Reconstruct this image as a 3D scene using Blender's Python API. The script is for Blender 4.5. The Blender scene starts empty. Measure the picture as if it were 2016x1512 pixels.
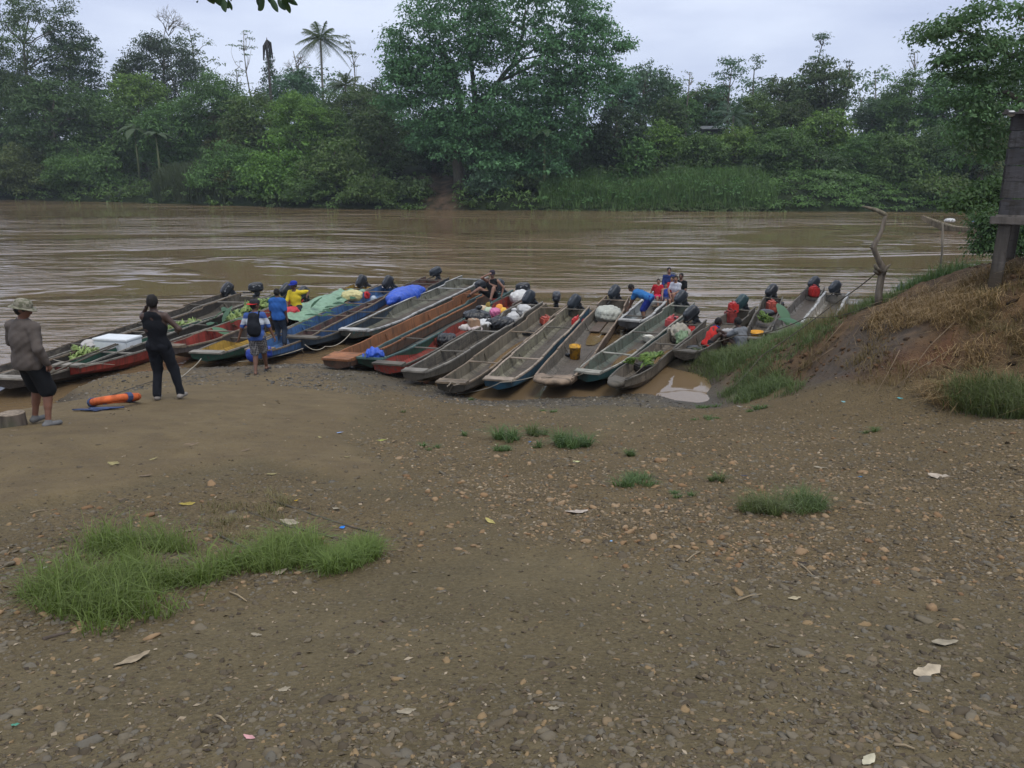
import bpy, bmesh, math, random
import numpy as np
from mathutils import Vector, Matrix, noise as mnoise

R = math.radians
SC = bpy.context.scene
COL = SC.collection

# ------------------------------------------------------------------ camera, sky, sun, exposure
CAMZ = 4.8
FPX = 1630.0
PITCH = math.atan((756 - 330) / FPX)
cam_d = bpy.data.cameras.new('camera')
cam = bpy.data.objects.new('camera', cam_d)
COL.objects.link(cam)
cam_d.sensor_width = 36
cam_d.lens = 36 * FPX / 2016
cam_d.clip_end = 2000
cam_d.clip_start = 0.05
cam.location = (0, 0, CAMZ)
cam.rotation_euler = (math.pi / 2 - PITCH, 0, 0)
SC.camera = cam

SUN_EL, SUN_AZ = R(62), R(150)      # azimuth measured clockwise from +Y
W = bpy.data.worlds.new('World')
SC.world = W
W.use_nodes = True
nt = W.node_tree
nt.nodes.clear()
def wn(t, **k):
    n = nt.nodes.new(t)
    for a, b in k.items():
        setattr(n, a, b)
    return n
sky = wn('ShaderNodeTexSky', sky_type='NISHITA', sun_disc=False, sun_elevation=SUN_EL, sun_rotation=SUN_AZ)
tc = wn('ShaderNodeTexCoord')
mp = wn('ShaderNodeMapping')
mp.inputs['Scale'].default_value = (1, 1, 4.0)
n1 = wn('ShaderNodeTexNoise')
n1.inputs['Scale'].default_value = 2.2
n1.inputs['Detail'].default_value = 6
n1.inputs['Roughness'].default_value = .5
rp = wn('ShaderNodeValToRGB')
rp.color_ramp.elements[0].position = .40
rp.color_ramp.elements[0].color = (4.1, 4.65, 6.5, 1)
rp.color_ramp.elements[1].position = .60
rp.color_ramp.elements[1].color = (5.9, 6.5, 8.1, 1)
mix = wn('ShaderNodeMix', data_type='RGBA')
mix.inputs[0].default_value = .86
bg = wn('ShaderNodeBackground')
bg.inputs[1].default_value = .1
out = wn('ShaderNodeOutputWorld')
L = nt.links.new
L(tc.outputs['Generated'], mp.inputs[0]); L(mp.outputs[0], n1.inputs['Vector'])
L(n1.outputs[0], rp.inputs[0])
sx = wn('ShaderNodeSeparateXYZ'); L(tc.outputs['Generated'], sx.inputs[0])
zr = wn('ShaderNodeValToRGB'); L(sx.outputs[2], zr.inputs[0])       # overcast: brighter overhead than at the horizon
zr.color_ramp.elements[0].position = .05; zr.color_ramp.elements[0].color = (.57, .57, .57, 1)
zr.color_ramp.elements[1].position = .9; zr.color_ramp.elements[1].color = (1, .95, .82, 1)
mz = wn('ShaderNodeMix', data_type='RGBA', blend_type='MULTIPLY'); mz.inputs[0].default_value = 1
md = wn('ShaderNodeMix', data_type='RGBA', blend_type='MULTIPLY'); md.inputs[0].default_value = 1; md.inputs[7].default_value = (2, 2, 2, 1)
L(rp.outputs[0], mz.inputs[6]); L(zr.outputs[0], mz.inputs[7]); L(mz.outputs[2], md.inputs[6])
md.clamp_result = False
L(sky.outputs[0], mix.inputs[6]); L(md.outputs[2], mix.inputs[7])
L(mix.outputs[2], bg.inputs[0]); L(bg.outputs[0], out.inputs[0])
sl = bpy.data.lights.new('sun', 'SUN')
sl.energy = 1.4
sl.angle = R(25)
sl.color = (1, .95, .86)
so = bpy.data.objects.new('sun', sl)
COL.objects.link(so)
sd = Vector((math.sin(SUN_AZ) * math.cos(SUN_EL), math.cos(SUN_AZ) * math.cos(SUN_EL), math.sin(SUN_EL)))
so.rotation_euler = sd.to_track_quat('Z', 'Y').to_euler()
so.location = (0, 0, 60)
SC.view_settings.view_transform = 'Standard'
SC.view_settings.look = 'None'
SC.view_settings.exposure = 0.2
SC.view_settings.gamma = 1
SC.render.engine = 'CYCLES'
SC.cycles.max_bounces = 6
SC.cycles.diffuse_bounces = 2
SC.cycles.glossy_bounces = 3
SC.cycles.transmission_bounces = 3
SC.cycles.transparent_max_bounces = 6
SC.cycles.volume_bounces = 0
SC.cycles.caustics_reflective = False
SC.cycles.use_denoising = True

# ------------------------------------------------------------------ pixels of the photograph -> places
FW = np.array([0, math.cos(PITCH), -math.sin(PITCH)])
UP = np.array([0, math.sin(PITCH), math.cos(PITCH)])
def ray(px, py):
    return FW + np.array([1, 0, 0]) * ((px - 1008) / FPX) + UP * ((756 - py) / FPX)
def atz(px, py, z=0.0):
    r = ray(px, py); t = (z - CAMZ) / r[2]
    return Vector((r[0] * t, r[1] * t, z))
def aty(px, py, y):
    r = ray(px, py); t = y / r[1]
    return Vector((r[0] * t, y, CAMZ + r[2] * t))

# ------------------------------------------------------------------ mesh helpers
def link(o, parent=None):
    COL.objects.link(o)
    if parent is not None:
        o.parent = parent
    return o
def npmesh(name, V, F, mats=None, parent=None, smooth=False, attr=None, mi=None, attrs=None):
    """V (n,3) and F (m,k) arrays, or F a list of ragged faces."""
    me = bpy.data.meshes.new(name)
    V = np.asarray(V, dtype=np.float32)
    if isinstance(F, np.ndarray):
        m, k = F.shape
        me.vertices.add(len(V)); me.vertices.foreach_set('co', V.ravel())
        me.loops.add(m * k); me.loops.foreach_set('vertex_index', F.astype(np.int32).ravel())
        me.polygons.add(m)
        me.polygons.foreach_set('loop_start', np.arange(0, m * k, k, dtype=np.int32))
        me.update(calc_edges=True)
    else:
        me.from_pydata([tuple(map(float, v)) for v in V], [], F)
    if smooth:
        me.polygons.foreach_set('use_smooth', np.ones(len(me.polygons), dtype=bool))
    if mi is not None:
        me.polygons.foreach_set('material_index', np.asarray(mi, dtype=np.int32))
    if attr is not None:
        a = me.attributes.new('v', 'FLOAT', 'POINT')
        a.data.foreach_set('value', np.asarray(attr, dtype=np.float32))
    for m_ in (mats if isinstance(mats, (list, tuple)) else [mats]):
        if m_ is not None:
            me.materials.append(m_)
    return link(bpy.data.objects.new(name, me), parent)
def tag(o, label=None, cat=None, group=None, kind=None):
    if label: o['label'] = label
    if cat: o['category'] = cat
    if group: o['group'] = group
    if kind: o['kind'] = kind
    return o
def empty(name, loc=(0, 0, 0), rz=0.0, label=None, cat=None, group=None):
    o = bpy.data.objects.new(name, None)
    o.empty_display_size = .2
    o.location = loc; o.rotation_euler = (0, 0, rz)
    COL.objects.link(o)
    return tag(o, label, cat, group)

class MB:
    """collects simple shapes, then becomes ONE mesh object"""
    def __init__(s):
        s.V = []; s.F = []; s.M = []; s.n = 0
    def add(s, V, F, mi=0):
        V = [tuple(v) for v in V]
        for f in F:
            s.F.append([i + s.n for i in f]); s.M.append(mi)
        s.V += V; s.n += len(V)
    def box(s, c, size, rot=None, mi=0, bev=0.0, taper=1.0):
        x, y, z = [a / 2 for a in size]
        b = min(bev, x * .45, y * .45, z * .45)
        vs = []
        if b <= 0:
            for sx in (-1, 1):
                for sy in (-1, 1):
                    for sz in (-1, 1):
                        k = taper if sz > 0 else 1
                        vs.append(Vector((sx * x * k, sy * y * k, sz * z)))
            fs = [(0, 1, 3, 2), (4, 6, 7, 5), (0, 4, 5, 1), (2, 3, 7, 6), (0, 2, 6, 4), (1, 5, 7, 3)]
        else:
            bm = bmesh.new()
            bmesh.ops.create_cube(bm, size=1)
            for v in bm.verts:
                k = taper if v.co.z > 0 else 1
                v.co = Vector((v.co.x * 2 * x * k, v.co.y * 2 * y * k, v.co.z * 2 * z))
            bmesh.ops.bevel(bm, geom=list(bm.edges), offset=b, segments=2, affect='EDGES')
            vs = [v.co.copy() for v in bm.verts]
            fs = [[v.index for v in f.verts] for f in bm.faces]
            bm.free()
        if rot is not None:
            vs = [rot @ v for v in vs]
        c = Vector(c)
        s.add([v + c for v in vs], fs, mi)
    def beam(s, a, b, w, t, mi=0, bev=0.004, roll=0):
        a, b = Vector(a), Vector(b); d = b - a
        q = d.to_track_quat('X', 'Z').to_matrix()
        if roll: q = q @ Matrix.Rotation(roll, 3, 'X')
        s.box((a + b) / 2, (d.length, w, t), q, mi, bev)
    def tube(s, pts, rad, seg=8, mi=0, cap=True, wob=0, seed=0):
        pts = [Vector(p) for p in pts]; n = len(pts)
        if not hasattr(rad, '__len__'): rad = [rad] * n
        rnd = random.Random(seed)
        vs = []; fs = []
        up = Vector((0, 0, 1))
        prev = None
        for i, p in enumerate(pts):
            t = (pts[min(i + 1, n - 1)] - pts[max(i - 1, 0)])
            t = t.normalized() if t.length > 1e-9 else Vector((0, 0, 1))
            if prev is None:
                a = t.cross(up)
                if a.length < .1: a = t.cross(Vector((1, 0, 0)))
            else:
                a = prev - t * prev.dot(t)
                if a.length < 1e-6: a = t.cross(up)
            a.normalize(); prev = a; b = t.cross(a)
            for k in range(seg):
                an = 2 * math.pi * k / seg
                r = rad[i] * (1 + wob * rnd.uniform(-1, 1))
                vs.append(p + a * math.cos(an) * r + b * math.sin(an) * r)
        for i in range(n - 1):
            for k in range(seg):
                k2 = (k + 1) % seg
                fs.append((i * seg + k, i * seg + k2, (i + 1) * seg + k2, (i + 1) * seg + k))
        if cap:
            fs.append(tuple(range(seg))[::-1]); fs.append(tuple(range((n - 1) * seg, n * seg)))
        s.add(vs, fs, mi)
    def lathe(s, prof, c=(0, 0, 0), seg=16, rot=None, mi=0, cap=(True, True)):
        vs = []; fs = []; n = len(prof); c = Vector(c)
        for r, z in prof:
            for k in range(seg):
                an = 2 * math.pi * k / seg
                v = Vector((r * math.cos(an), r * math.sin(an), z))
                vs.append((rot @ v if rot is not None else v) + c)
        for i in range(n - 1):
            for k in range(seg):
                k2 = (k + 1) % seg
                fs.append((i * seg + k, i * seg + k2, (i + 1) * seg + k2, (i + 1) * seg + k))
        if cap[0]: fs.append(tuple(range(seg))[::-1])
        if cap[1]: fs.append(tuple(range((n - 1) * seg, n * seg)))
        s.add(vs, fs, mi)
    def build(s, name, mats, parent=None, smooth=False):
        return npmesh(name, s.V, s.F, mats, parent, smooth, mi=s.M)

# ------------------------------------------------------------------ implicit surfaces (bodies, clothes, sacks, cowls)
class SDF:
    def __init__(s, lo, hi, h):
        s.h = h
        s.lo = np.array(lo, float) - 2 * h
        n = np.ceil((np.array(hi, float) + 2 * h - s.lo) / h).astype(int) + 1
        s.n = n
        s.F = np.full(n, 9.0, dtype=np.float32)
    def grid(s, lo, hi):
        a = np.clip(np.floor((np.array(lo) - s.lo) / s.h).astype(int), 0, s.n - 1)
        b = np.clip(np.ceil((np.array(hi) - s.lo) / s.h).astype(int) + 1, 1, s.n)
        ax = [s.lo[i] + s.h * np.arange(a[i], b[i]) for i in range(3)]
        sl_ = tuple(slice(a[i], b[i]) for i in range(3))
        X, Y, Z = np.meshgrid(*ax, indexing='ij')
        return sl_, X, Y, Z
    def put(s, sl_, d, k, op):
        A = s.F[sl_]
        if A.size == 0: return
        if op == 'add':
            if k > 0:
                hh = np.clip(.5 + .5 * (A - d) / k, 0, 1)
                s.F[sl_] = A * (1 - hh) + d * hh - k * hh * (1 - hh)
            else:
                s.F[sl_] = np.minimum(A, d)
        else:
            s.F[sl_] = np.maximum(A, -d)
    def cap(s, a, b, ra, rb=None, k=.02, flat=1.0, fdir=None, op='add'):
        a = np.array(a, float); b = np.array(b, float)
        rb = ra if rb is None else rb
        m = max(ra, rb) + k + 2 * s.h
        sl_, X, Y, Z = s.grid(np.minimum(a, b) - m, np.maximum(a, b) + m)
        ab = b - a; L2 = max(ab @ ab, 1e-9)
        px, py, pz = X - a[0], Y - a[1], Z - a[2]
        t = np.clip((px * ab[0] + py * ab[1] + pz * ab[2]) / L2, 0, 1)
        qx, qy, qz = px - t * ab[0], py - t * ab[1], pz - t * ab[2]
        if fdir is not None:
            f = np.array(fdir, float); f /= np.linalg.norm(f)
            q = qx * f[0] + qy * f[1] + qz * f[2]
            e = q * (1 / flat - 1)
            qx, qy, qz = qx + e * f[0], qy + e * f[1], qz + e * f[2]
        d = np.sqrt(qx * qx + qy * qy + qz * qz) - (ra + (rb - ra) * t)
        s.put(sl_, d * (flat if fdir is not None else 1), k, op)
    def ell(s, c, r, rot=None, k=.02, op='add', pw=2.0):
        c = np.array(c, float); r = np.array(r, float)
        m = max(r) + k + 2 * s.h
        sl_, X, Y, Z = s.grid(c - m, c + m)
        P = np.stack([X - c[0], Y - c[1], Z - c[2]], -1)
        if rot is not None: P = P @ np.array(rot)
        q = np.abs(P) / r
        g = (q ** pw).sum(-1) ** (1 / pw)
        s.put(sl_, (g - 1) * min(r), k, op)
    def cut(s, p, n):
        """remove everything on the side n points to"""
        n = np.array(n, float); n /= np.linalg.norm(n)
        sl_, X, Y, Z = s.grid(s.lo, s.lo + s.n * s.h)
        d = (X - p[0]) * n[0] + (Y - p[1]) * n[1] + (Z - p[2]) * n[2]
        s.F = np.maximum(s.F, d.astype(np.float32))
    def wrinkle(s, amp, freq, seed=0, stretch=(1, 1, 1)):
        rng = np.random.RandomState(seed)
        sl_, X, Y, Z = s.grid(s.lo, s.lo + s.n * s.h)
        w = 0
        for i in range(5):
            k = rng.normal(size=3) * freq * (1 + .5 * i) * np.array(stretch)
            w = w + np.sin(k[0] * X + k[1] * Y + k[2] * Z + rng.uniform(0, 6.3) + 1.5 * np.sin(freq * .6 * Y + i)) / (1 + .4 * i)
        s.F = (s.F + amp * w / 2.2).astype(np.float32)
    def mesh(s):
        F = s.F.copy(); n = np.array(F.shape)
        F[0] = F[-1] = 1; F[:, 0] = F[:, -1] = 1; F[:, :, 0] = F[:, :, -1] = 1
        ins = F < 0
        cs = [(i, j, k) for i in (0, 1) for j in (0, 1) for k in (0, 1)]
        cnt = sum(ins[i:n[0] - 1 + i, j:n[1] - 1 + j, k:n[2] - 1 + k].astype(np.int8) for i, j, k in cs)
        C = np.argwhere((cnt > 0) & (cnt < 8))
        if len(C) == 0: return np.zeros((0, 3)), np.zeros((0, 4), int)
        idx = np.full(n - 1, -1, dtype=np.int64)
        idx[C[:, 0], C[:, 1], C[:, 2]] = np.arange(len(C))
        val = {c: F[C[:, 0] + c[0], C[:, 1] + c[1], C[:, 2] + c[2]] for c in cs}
        P = np.zeros((len(C), 3)); N = np.zeros(len(C))
        for a in cs:
            for ax in range(3):
                if a[ax]: continue
                b = list(a); b[ax] = 1; b = tuple(b)
                va, vb = val[a], val[b]
                cr = (va < 0) != (vb < 0)
                t = np.where(cr, va / np.where(cr, va - vb, 1), 0)
                pt = np.tile(np.array(a, float), (len(C), 1)); pt[:, ax] += t
                P += pt * cr[:, None]; N += cr
        V = s.lo + (C + P / N[:, None]) * s.h
        faces = []
        for ax in range(3):
            u, w = (ax + 1) % 3, (ax + 2) % 3
            sa = [slice(None)] * 3; sb = [slice(None)] * 3
            sa[ax] = slice(0, n[ax] - 1); sb[ax] = slice(1, n[ax])
            a, b = ins[tuple(sa)], ins[tuple(sb)]
            E = np.argwhere(a != b)
            E = E[(E[:, u] > 0) & (E[:, w] > 0) & (E[:, u] < n[u] - 1) & (E[:, w] < n[w] - 1)]
            fl = a[E[:, 0], E[:, 1], E[:, 2]]
            def g(du, dw):
                e = E.copy(); e[:, u] += du; e[:, w] += dw
                return idx[e[:, 0], e[:, 1], e[:, 2]]
            q = np.stack([g(-1, -1), g(0, -1), g(0, 0), g(-1, 0)], 1)
            q[~fl] = q[~fl][:, ::-1]
            faces.append(q)
        Fq = np.concatenate(faces)
        return V, Fq
    def build(s, name, mat, parent=None):
        V, Fq = s.mesh()
        return npmesh(name, V, Fq, mat, parent, smooth=True)

# ------------------------------------------------------------------ materials
MATS = {}
class NT:
    def __init__(s, m):
        s.t = m.node_tree; s.t.nodes.clear()
    def n(s, t, ins=None, **k):
        nd = s.t.nodes.new(t)
        for a, b in k.items(): setattr(nd, a, b)
        for a, b in (ins or {}).items(): s.set(nd, a, b)
        return nd
    def set(s, nd, a, b):
        i = nd.inputs[a]
        if isinstance(b, bpy.types.NodeSocket): s.t.links.new(b, i)
        else: i.default_value = b
    def noise(s, vec, scale, det=4, rough=.55, dist=0):
        return s.n('ShaderNodeTexNoise', {'Vector': vec, 'Scale': scale, 'Detail': det, 'Roughness': rough, 'Distortion': dist}).outputs[0]
    def ramp(s, f, *stops):
        r = s.n('ShaderNodeValToRGB', {'Fac': f}); e = r.color_ramp.elements
        while len(e) < len(stops): e.new(.5)
        for i, (p, c) in enumerate(stops):
            e[i].position = p
            e[i].color = (c, c, c, 1) if not hasattr(c, '__len__') else (*c[:3], 1)
        return r.outputs[0]
    def mix(s, f, a, b, bl='MIX'):
        m = s.n('ShaderNodeMix', data_type='RGBA', blend_type=bl)
        s.set(m, 0, f)
        for i, c in ((6, a), (7, b)):
            s.set(m, i, c if isinstance(c, bpy.types.NodeSocket) else (*c[:3], 1))
        return m.outputs[2]
    def math(s, op, a, b=0.0, clamp=False):
        m = s.n('ShaderNodeMath', operation=op, use_clamp=clamp)
        s.set(m, 0, a); s.set(m, 1, b)
        return m.outputs[0]
    def mapping(s, vec, sc=(1, 1, 1), rot=(0, 0, 0), loc=(0, 0, 0)):
        return s.n('ShaderNodeMapping', {'Vector': vec, 'Scale': sc, 'Rotation': rot, 'Location': loc}).outputs[0]
    def bump(s, h, st=.5, dist=.02, nrm=None):
        b = s.n('ShaderNodeBump', {'Height': h, 'Strength': st, 'Distance': dist})
        if nrm is not None: s.set(b, 'Normal', nrm)
        return b.outputs[0]
    def out(s, col, rough=.8, nrm=None, spec=.3, metal=0.0, **k):
        p = s.n('ShaderNodeBsdfPrincipled', {'Roughness': rough, 'Specular IOR Level': spec, 'Metallic': metal})
        s.set(p, 'Base Color', col if isinstance(col, bpy.types.NodeSocket) else (*col[:3], 1))
        if nrm is not None: s.set(p, 'Normal', nrm)
        for a, b in k.items(): s.set(p, a.replace('_', ' '), b)
        o = s.n('ShaderNodeOutputMaterial', {'Surface': p.outputs[0]})
        return p
def newmat(name):
    m = bpy.data.materials.new(name); m.use_nodes = True
    return m, NT(m)
def memo(f):
    def g(*a):
        k = (f.__name__,) + a
        if k not in MATS: MATS[k] = f(*a)
        return MATS[k]
    return g
@memo
def leafmat(c1, c2, transl=.25):
    m, t = newmat('foliage')
    at = t.n('ShaderNodeAttribute', attribute_name='v').outputs['Fac']
    oi = t.n('ShaderNodeObjectInfo').outputs['Random']
    geo = t.n('ShaderNodeNewGeometry').outputs['Position']
    big = t.noise(geo, .35, 2)
    f = t.math('ADD', t.math('MULTIPLY', at, .7), t.math('MULTIPLY', big, .5))
    c = t.mix(t.ramp(f, (.15, 0), (.9, 1)), c1, c2)
    c = t.mix(t.math('MULTIPLY', oi, .35), c, (c2[0] * .9, c1[1] * 1.0, c1[2] * 1.3))
    p = t.n('ShaderNodeBsdfPrincipled', {'Base Color': c, 'Roughness': .6, 'Specular IOR Level': .25})
    tr = t.n('ShaderNodeBsdfTranslucent', {'Color': t.mix(.5, c, (c2[0] * 1.3, c2[1] * 1.3, c2[2] * .6))})
    mx = t.n('ShaderNodeMixShader', {0: transl, 1: p.outputs[0], 2: tr.outputs[0]})
    t.n('ShaderNodeOutputMaterial', {'Surface': mx.outputs[0]})
    return m
@memo
def plain(c, rough=.7, spec=.3, amp=.15, sc=6.0, metal=0.0, bmp=.2):
    m, t = newmat('surface')
    tc_ = t.n('ShaderNodeTexCoord').outputs['Object']
    n = t.noise(tc_, sc, 5)
    n2 = t.noise(tc_, sc * 7, 3)
    dk = tuple(x * (1 - amp * 2) for x in c); lt = tuple(min(1, x * (1 + amp)) for x in c)
    col = t.mix(t.ramp(n, (.3, 0), (.7, 1)), dk, lt)
    t.out(col, t.math('ADD', t.math('MULTIPLY', n2, .2), rough - .1, True), t.bump(n2, bmp, .005), spec, metal)
    return m
@memo
def bark(c=(.13, .11, .09)):
    m, t = newmat('bark')
    o = t.n('ShaderNodeTexCoord').outputs['Object']
    n = t.noise(t.mapping(o, (6, 6, 1.2)), 2.0, 6)
    n2 = t.noise(o, 1.1, 3)
    col = t.mix(t.ramp(n, (.3, 0), (.7, 1)), tuple(x * .5 for x in c), tuple(x * 1.4 for x in c))
    col = t.mix(t.ramp(n2, (.5, 0), (.7, .6)), col, (.09, .11, .06))
    t.out(col, .9, t.bump(n, .6, .03), .15)
    return m
# ------------------------------------------------------------------ terrain heights
def fbm(x, y, sc, octv=4, seed=0, gain=.5):
    x = np.asarray(x, float) * sc; y = np.asarray(y, float) * sc
    tot = 0; amp = 1; nrm = 0
    for o in range(octv):
        rng = np.random.RandomState(seed * 31 + o)
        T = rng.rand(256, 256)
        xi = np.floor(x).astype(int); yi = np.floor(y).astype(int)
        fx = x - xi; fy = y - yi
        fx = fx * fx * (3 - 2 * fx); fy = fy * fy * (3 - 2 * fy)
        a = T[xi % 256, yi % 256]; b = T[(xi + 1) % 256, yi % 256]
        c = T[xi % 256, (yi + 1) % 256]; d = T[(xi + 1) % 256, (yi + 1) % 256]
        tot = tot + amp * ((a * (1 - fx) + b * fx) * (1 - fy) + (c * (1 - fx) + d * fx) * fy)
        nrm += amp; amp *= gain; x = x * 2.03 + 7.1; y = y * 2.03 + 3.7
    return tot / nrm - .5

SHX = [-40, -14, -10.3, -9.4, -8.6, -7.0, -5.0, -4.3, -2.5, -1.5, -.8, 0, 3.0, 4.2]
SHY = [12, 15, 16, 16.6, 19, 20, 20.4, 20.2, 19, 17.9, 17.1, 17.0, 17.4, 17.5]
DSX = [-40, -14, -10.3, -9.2, -8.2, -5, -2.5, -.8, 3, 4.2, 5.2, 6, 12]
DSY = [13, 15, 16.2, 17, 19.6, 20.4, 19, 17.05, 17.4, 17.6, 19.5, 22, 24]
def base(x, y):
    return 3.2 * (1 - y / np.interp(x, DSX, DSY))
pts = []
for y in (-4, 0, 3, 6, 9, 12):
    for x in (-26, -18, -12, -9.5, -7, -4.5, -2, 0.5, 3, 4.8):
        pts.append((x, y, float(base(x, max(y, -1)))))
for x in (-4.5, -2, .5, 3):
    pts.append((x, 14.5, float(base(x, 14.5))))
pts += [(-7, 14.5, .86), (-9.5, 14, .55), (-12, 14, .3), (-8, 17, .42), (-8.9, 17.6, .28), (-7.8, 18.4, .30), (-9.3, 16.9, .25), (-6.5, 19.0, .24), (-5, 19.4, .2), (-8.4, 18.6, .18)]
for x, y in zip(SHX, SHY):                       # waterline, and the bed just beyond it
    pts.append((x, y, 0.0)); pts.append((x - .0, y + 1.2, -.35)); pts.append((x, y + 4, -1.0))
pts += [(-7, 18, .3), (-5.5, 18.6, .28), (-3, 17, .3)]
# foot of the right-hand mound, then its crest and its water side
foot = [(4.25, 17.3, .02), (4.75, 16.2, .38), (5.2, 14.6, .95), (5.65, 12.6, 1.45), (6.8, 11.2, 1.7), (9, 10, 1.95), (14, 9.4, 2.2)]
pts += foot
pts += [(6, 9, 1.95), (8, 7, 2.3), (12, 6, 2.6), (8, 3, 2.8), (14, 2, 3.0), (8, 0, 3.2), (14, -4, 3.3), (30, 0, 3.4), (30, 8, 3.3), (20, 5, 3.0)]
pts += [(4.7, 18.6, .2), (5.3, 18.2, .72), (5.9, 17.4, 1.1), (6.1, 16.6, 1.5), (6.6, 15.2, 2.12), (6.2, 14.2, 1.75), (6.4, 13.2, 2.0),
        (7.6, 14.4, 2.7), (7.4, 13, 2.5), (8.3, 14.1, 3.0), (8.6, 12.4, 3.0), (10, 13, 3.25), (10, 11.5, 2.85), (14, 12, 3.3), (20, 13, 3.3), (30, 16, 3.4), (45, 20, 3.4),
        (12, 17, 2.8), (10, 17.2, 2.6), (8, 17.4, 2.05), (18, 20, 3.2), (14, 20, 2.9)]
shore2 = [(4.2, 19.6), (4.35, 20.8), (5.6, 21.4), (7.4, 23.3), (8.8, 24.4), (10.6, 24.8), (12.6, 26.2), (14.6, 28.2), (18, 31), (26, 35), (40, 42), (58, 55)]
for i, (x, y) in enumerate(shore2):
    pts.append((x, y, 0)); pts.append((x - .9, y + 1.2, -.5)); pts.append((x - 2.5, y + 4, -1.1))
pts += [(5.6, 20, .3), (6.6, 21, .42), (7.0, 19.6, .85), (8.6, 22.4, .5), (10.4, 23.2, .55), (9.4, 20.4, 1.3), (12.6, 23.6, 1.3), (15.5, 26, 1.4), (20, 28, 2.2), (28, 30, 2.8), (44, 36, 3), (-2, 26, -1.3), (0, 34, -1.6), (-12, 24, -1.3), (-25, 24, -1.2), (60, 40, 3), (60, 0, 3.4), (10, 44, -1.5), (-40, 40, -1.5), (-40, 0, 3.2), (-40, -6, 3.3), (60, -6, 3.4), (40, 58, -1.5)]
PT = np.array(pts, float)
def tps_fit(P, lam=.002):
    n = len(P); d = np.hypot(P[:, None, 0] - P[None, :, 0], P[:, None, 1] - P[None, :, 1])
    K = np.where(d > 0, d * d * np.log(d + 1e-9), 0) + lam * np.eye(n)
    A = np.zeros((n + 3, n + 3)); A[:n, :n] = K
    A[:n, n] = 1; A[:n, n + 1:] = P[:, :2]; A[n:, :n] = A[:n, n:].T
    return np.linalg.solve(A, np.concatenate([P[:, 2], [0, 0, 0]]))
TW = tps_fit(PT)
def moundmask(x, y):
    fx = [p[0] for p in foot]; 
    fy = np.interp(x, fx, [p[1] for p in foot])
    m = np.clip((y - fy) / 1.2, 0, 1) * np.clip((x - 4.3) / .8, 0, 1)
    return m
def hg(x, y, rough=True):
    x = np.asarray(x, float); y = np.asarray(y, float)
    sh = x.shape; xf, yf = x.ravel(), y.ravel()
    z = TW[-3] + TW[-2] * xf + TW[-1] * yf
    for i in range(len(PT)):
        d2 = (xf - PT[i, 0]) ** 2 + (yf - PT[i, 1]) ** 2
        z = z + TW[i] * .5 * d2 * np.log(d2 + 1e-9)
    if rough:
        mm = moundmask(xf, yf)
        z = z + fbm(xf, yf, .45, 3, 1) * (.10 + .35 * mm) + fbm(xf, yf, 2.2, 3, 2) * (.05 + .16 * mm) + fbm(xf, yf, 7, 2, 3) * (.022 + .04 * mm)
    return z.reshape(sh)
def hz(x, y):
    return float(hg(np.array([x]), np.array([y]))[0])
_gt = np.concatenate([np.arange(1.2, 30, .04), np.arange(30, 60, .3)])
def G(px, py, dz=0.0):
    """where the ray through a pixel of the photograph meets the ground"""
    r = ray(px, py)
    X, Y, Z = r[0] * _gt, r[1] * _gt, CAMZ + r[2] * _gt
    H = hg(X, Y)
    k = np.argmax(Z < H)
    if not (Z < H).any(): k = len(_gt) - 1
    if k > 0:
        a, b = Z[k - 1] - H[k - 1], H[k] - Z[k]
        t = _gt[k - 1] + (_gt[k] - _gt[k - 1]) * a / max(a + b, 1e-6)
    else: t = _gt[k]
    return Vector((r[0] * t, r[1] * t, hz(r[0] * t, r[1] * t) + dz))

def inpoly(x, y, poly, soft=.25):
    """soft membership of world polygon"""
    P = [(p[0], p[1]) for p in poly]
    ins = np.zeros(x.shape, bool); dm = np.full(x.shape, 1e9)
    for i in range(len(P)):
        (x1, y1), (x2, y2) = P[i], P[(i + 1) % len(P)]
        c = ((y1 > y) != (y2 > y)) & (x < (x2 - x1) * (y - y1) / (y2 - y1 + 1e-12) + x1)
        ins ^= c
        dx, dy = x2 - x1, y2 - y1
        t = np.clip(((x - x1) * dx + (y - y1) * dy) / (dx * dx + dy * dy + 1e-12), 0, 1)
        dm = np.minimum(dm, np.hypot(x - x1 - t * dx, y - y1 - t * dy))
    return np.clip(.5 + np.where(ins, dm, -dm) / (2 * soft), 0, 1)
def gp(*pp): return [G(a, b) for a, b in pp]
DIRT = gp((-500, 1045), (0, 1000), (180, 965), (360, 925), (480, 900), (560, 918), (700, 945), (760, 925), (700, 895), (690, 850), (720, 800), (700, 770), (640, 735)) + [Vector((-5, 24, 0)), Vector((-30, 24, 0)), Vector((-30, 12, 0))]
GRAV = gp((720, 760), (730, 800), (690, 880), (770, 940), (900, 985), (1000, 1060), (1200, 1090), (1500, 1150), (2300, 1180), (2300, 800), (1400, 790), (1200, 850), (1000, 800), (870, 775))
GRAV2 = gp((-200, 1080), (120, 990), (400, 935), (520, 915), (700, 960), (850, 1000), (880, 1080), (700, 1120), (400, 1190), (0, 1290), (-200, 1300))
def ground_masks(x, y):
    n = fbm(x, y, 1.3, 3, 5)
    xx, yy = x + n * .5, y + fbm(x, y, 1.1, 3, 6) * .5
    dirt = inpoly(xx, yy, DIRT, .12)
    grav = np.maximum(inpoly(xx, yy, GRAV, .45), .8 * inpoly(xx, yy, GRAV2, .4)) * (1 - dirt)
    return dirt, grav

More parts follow.
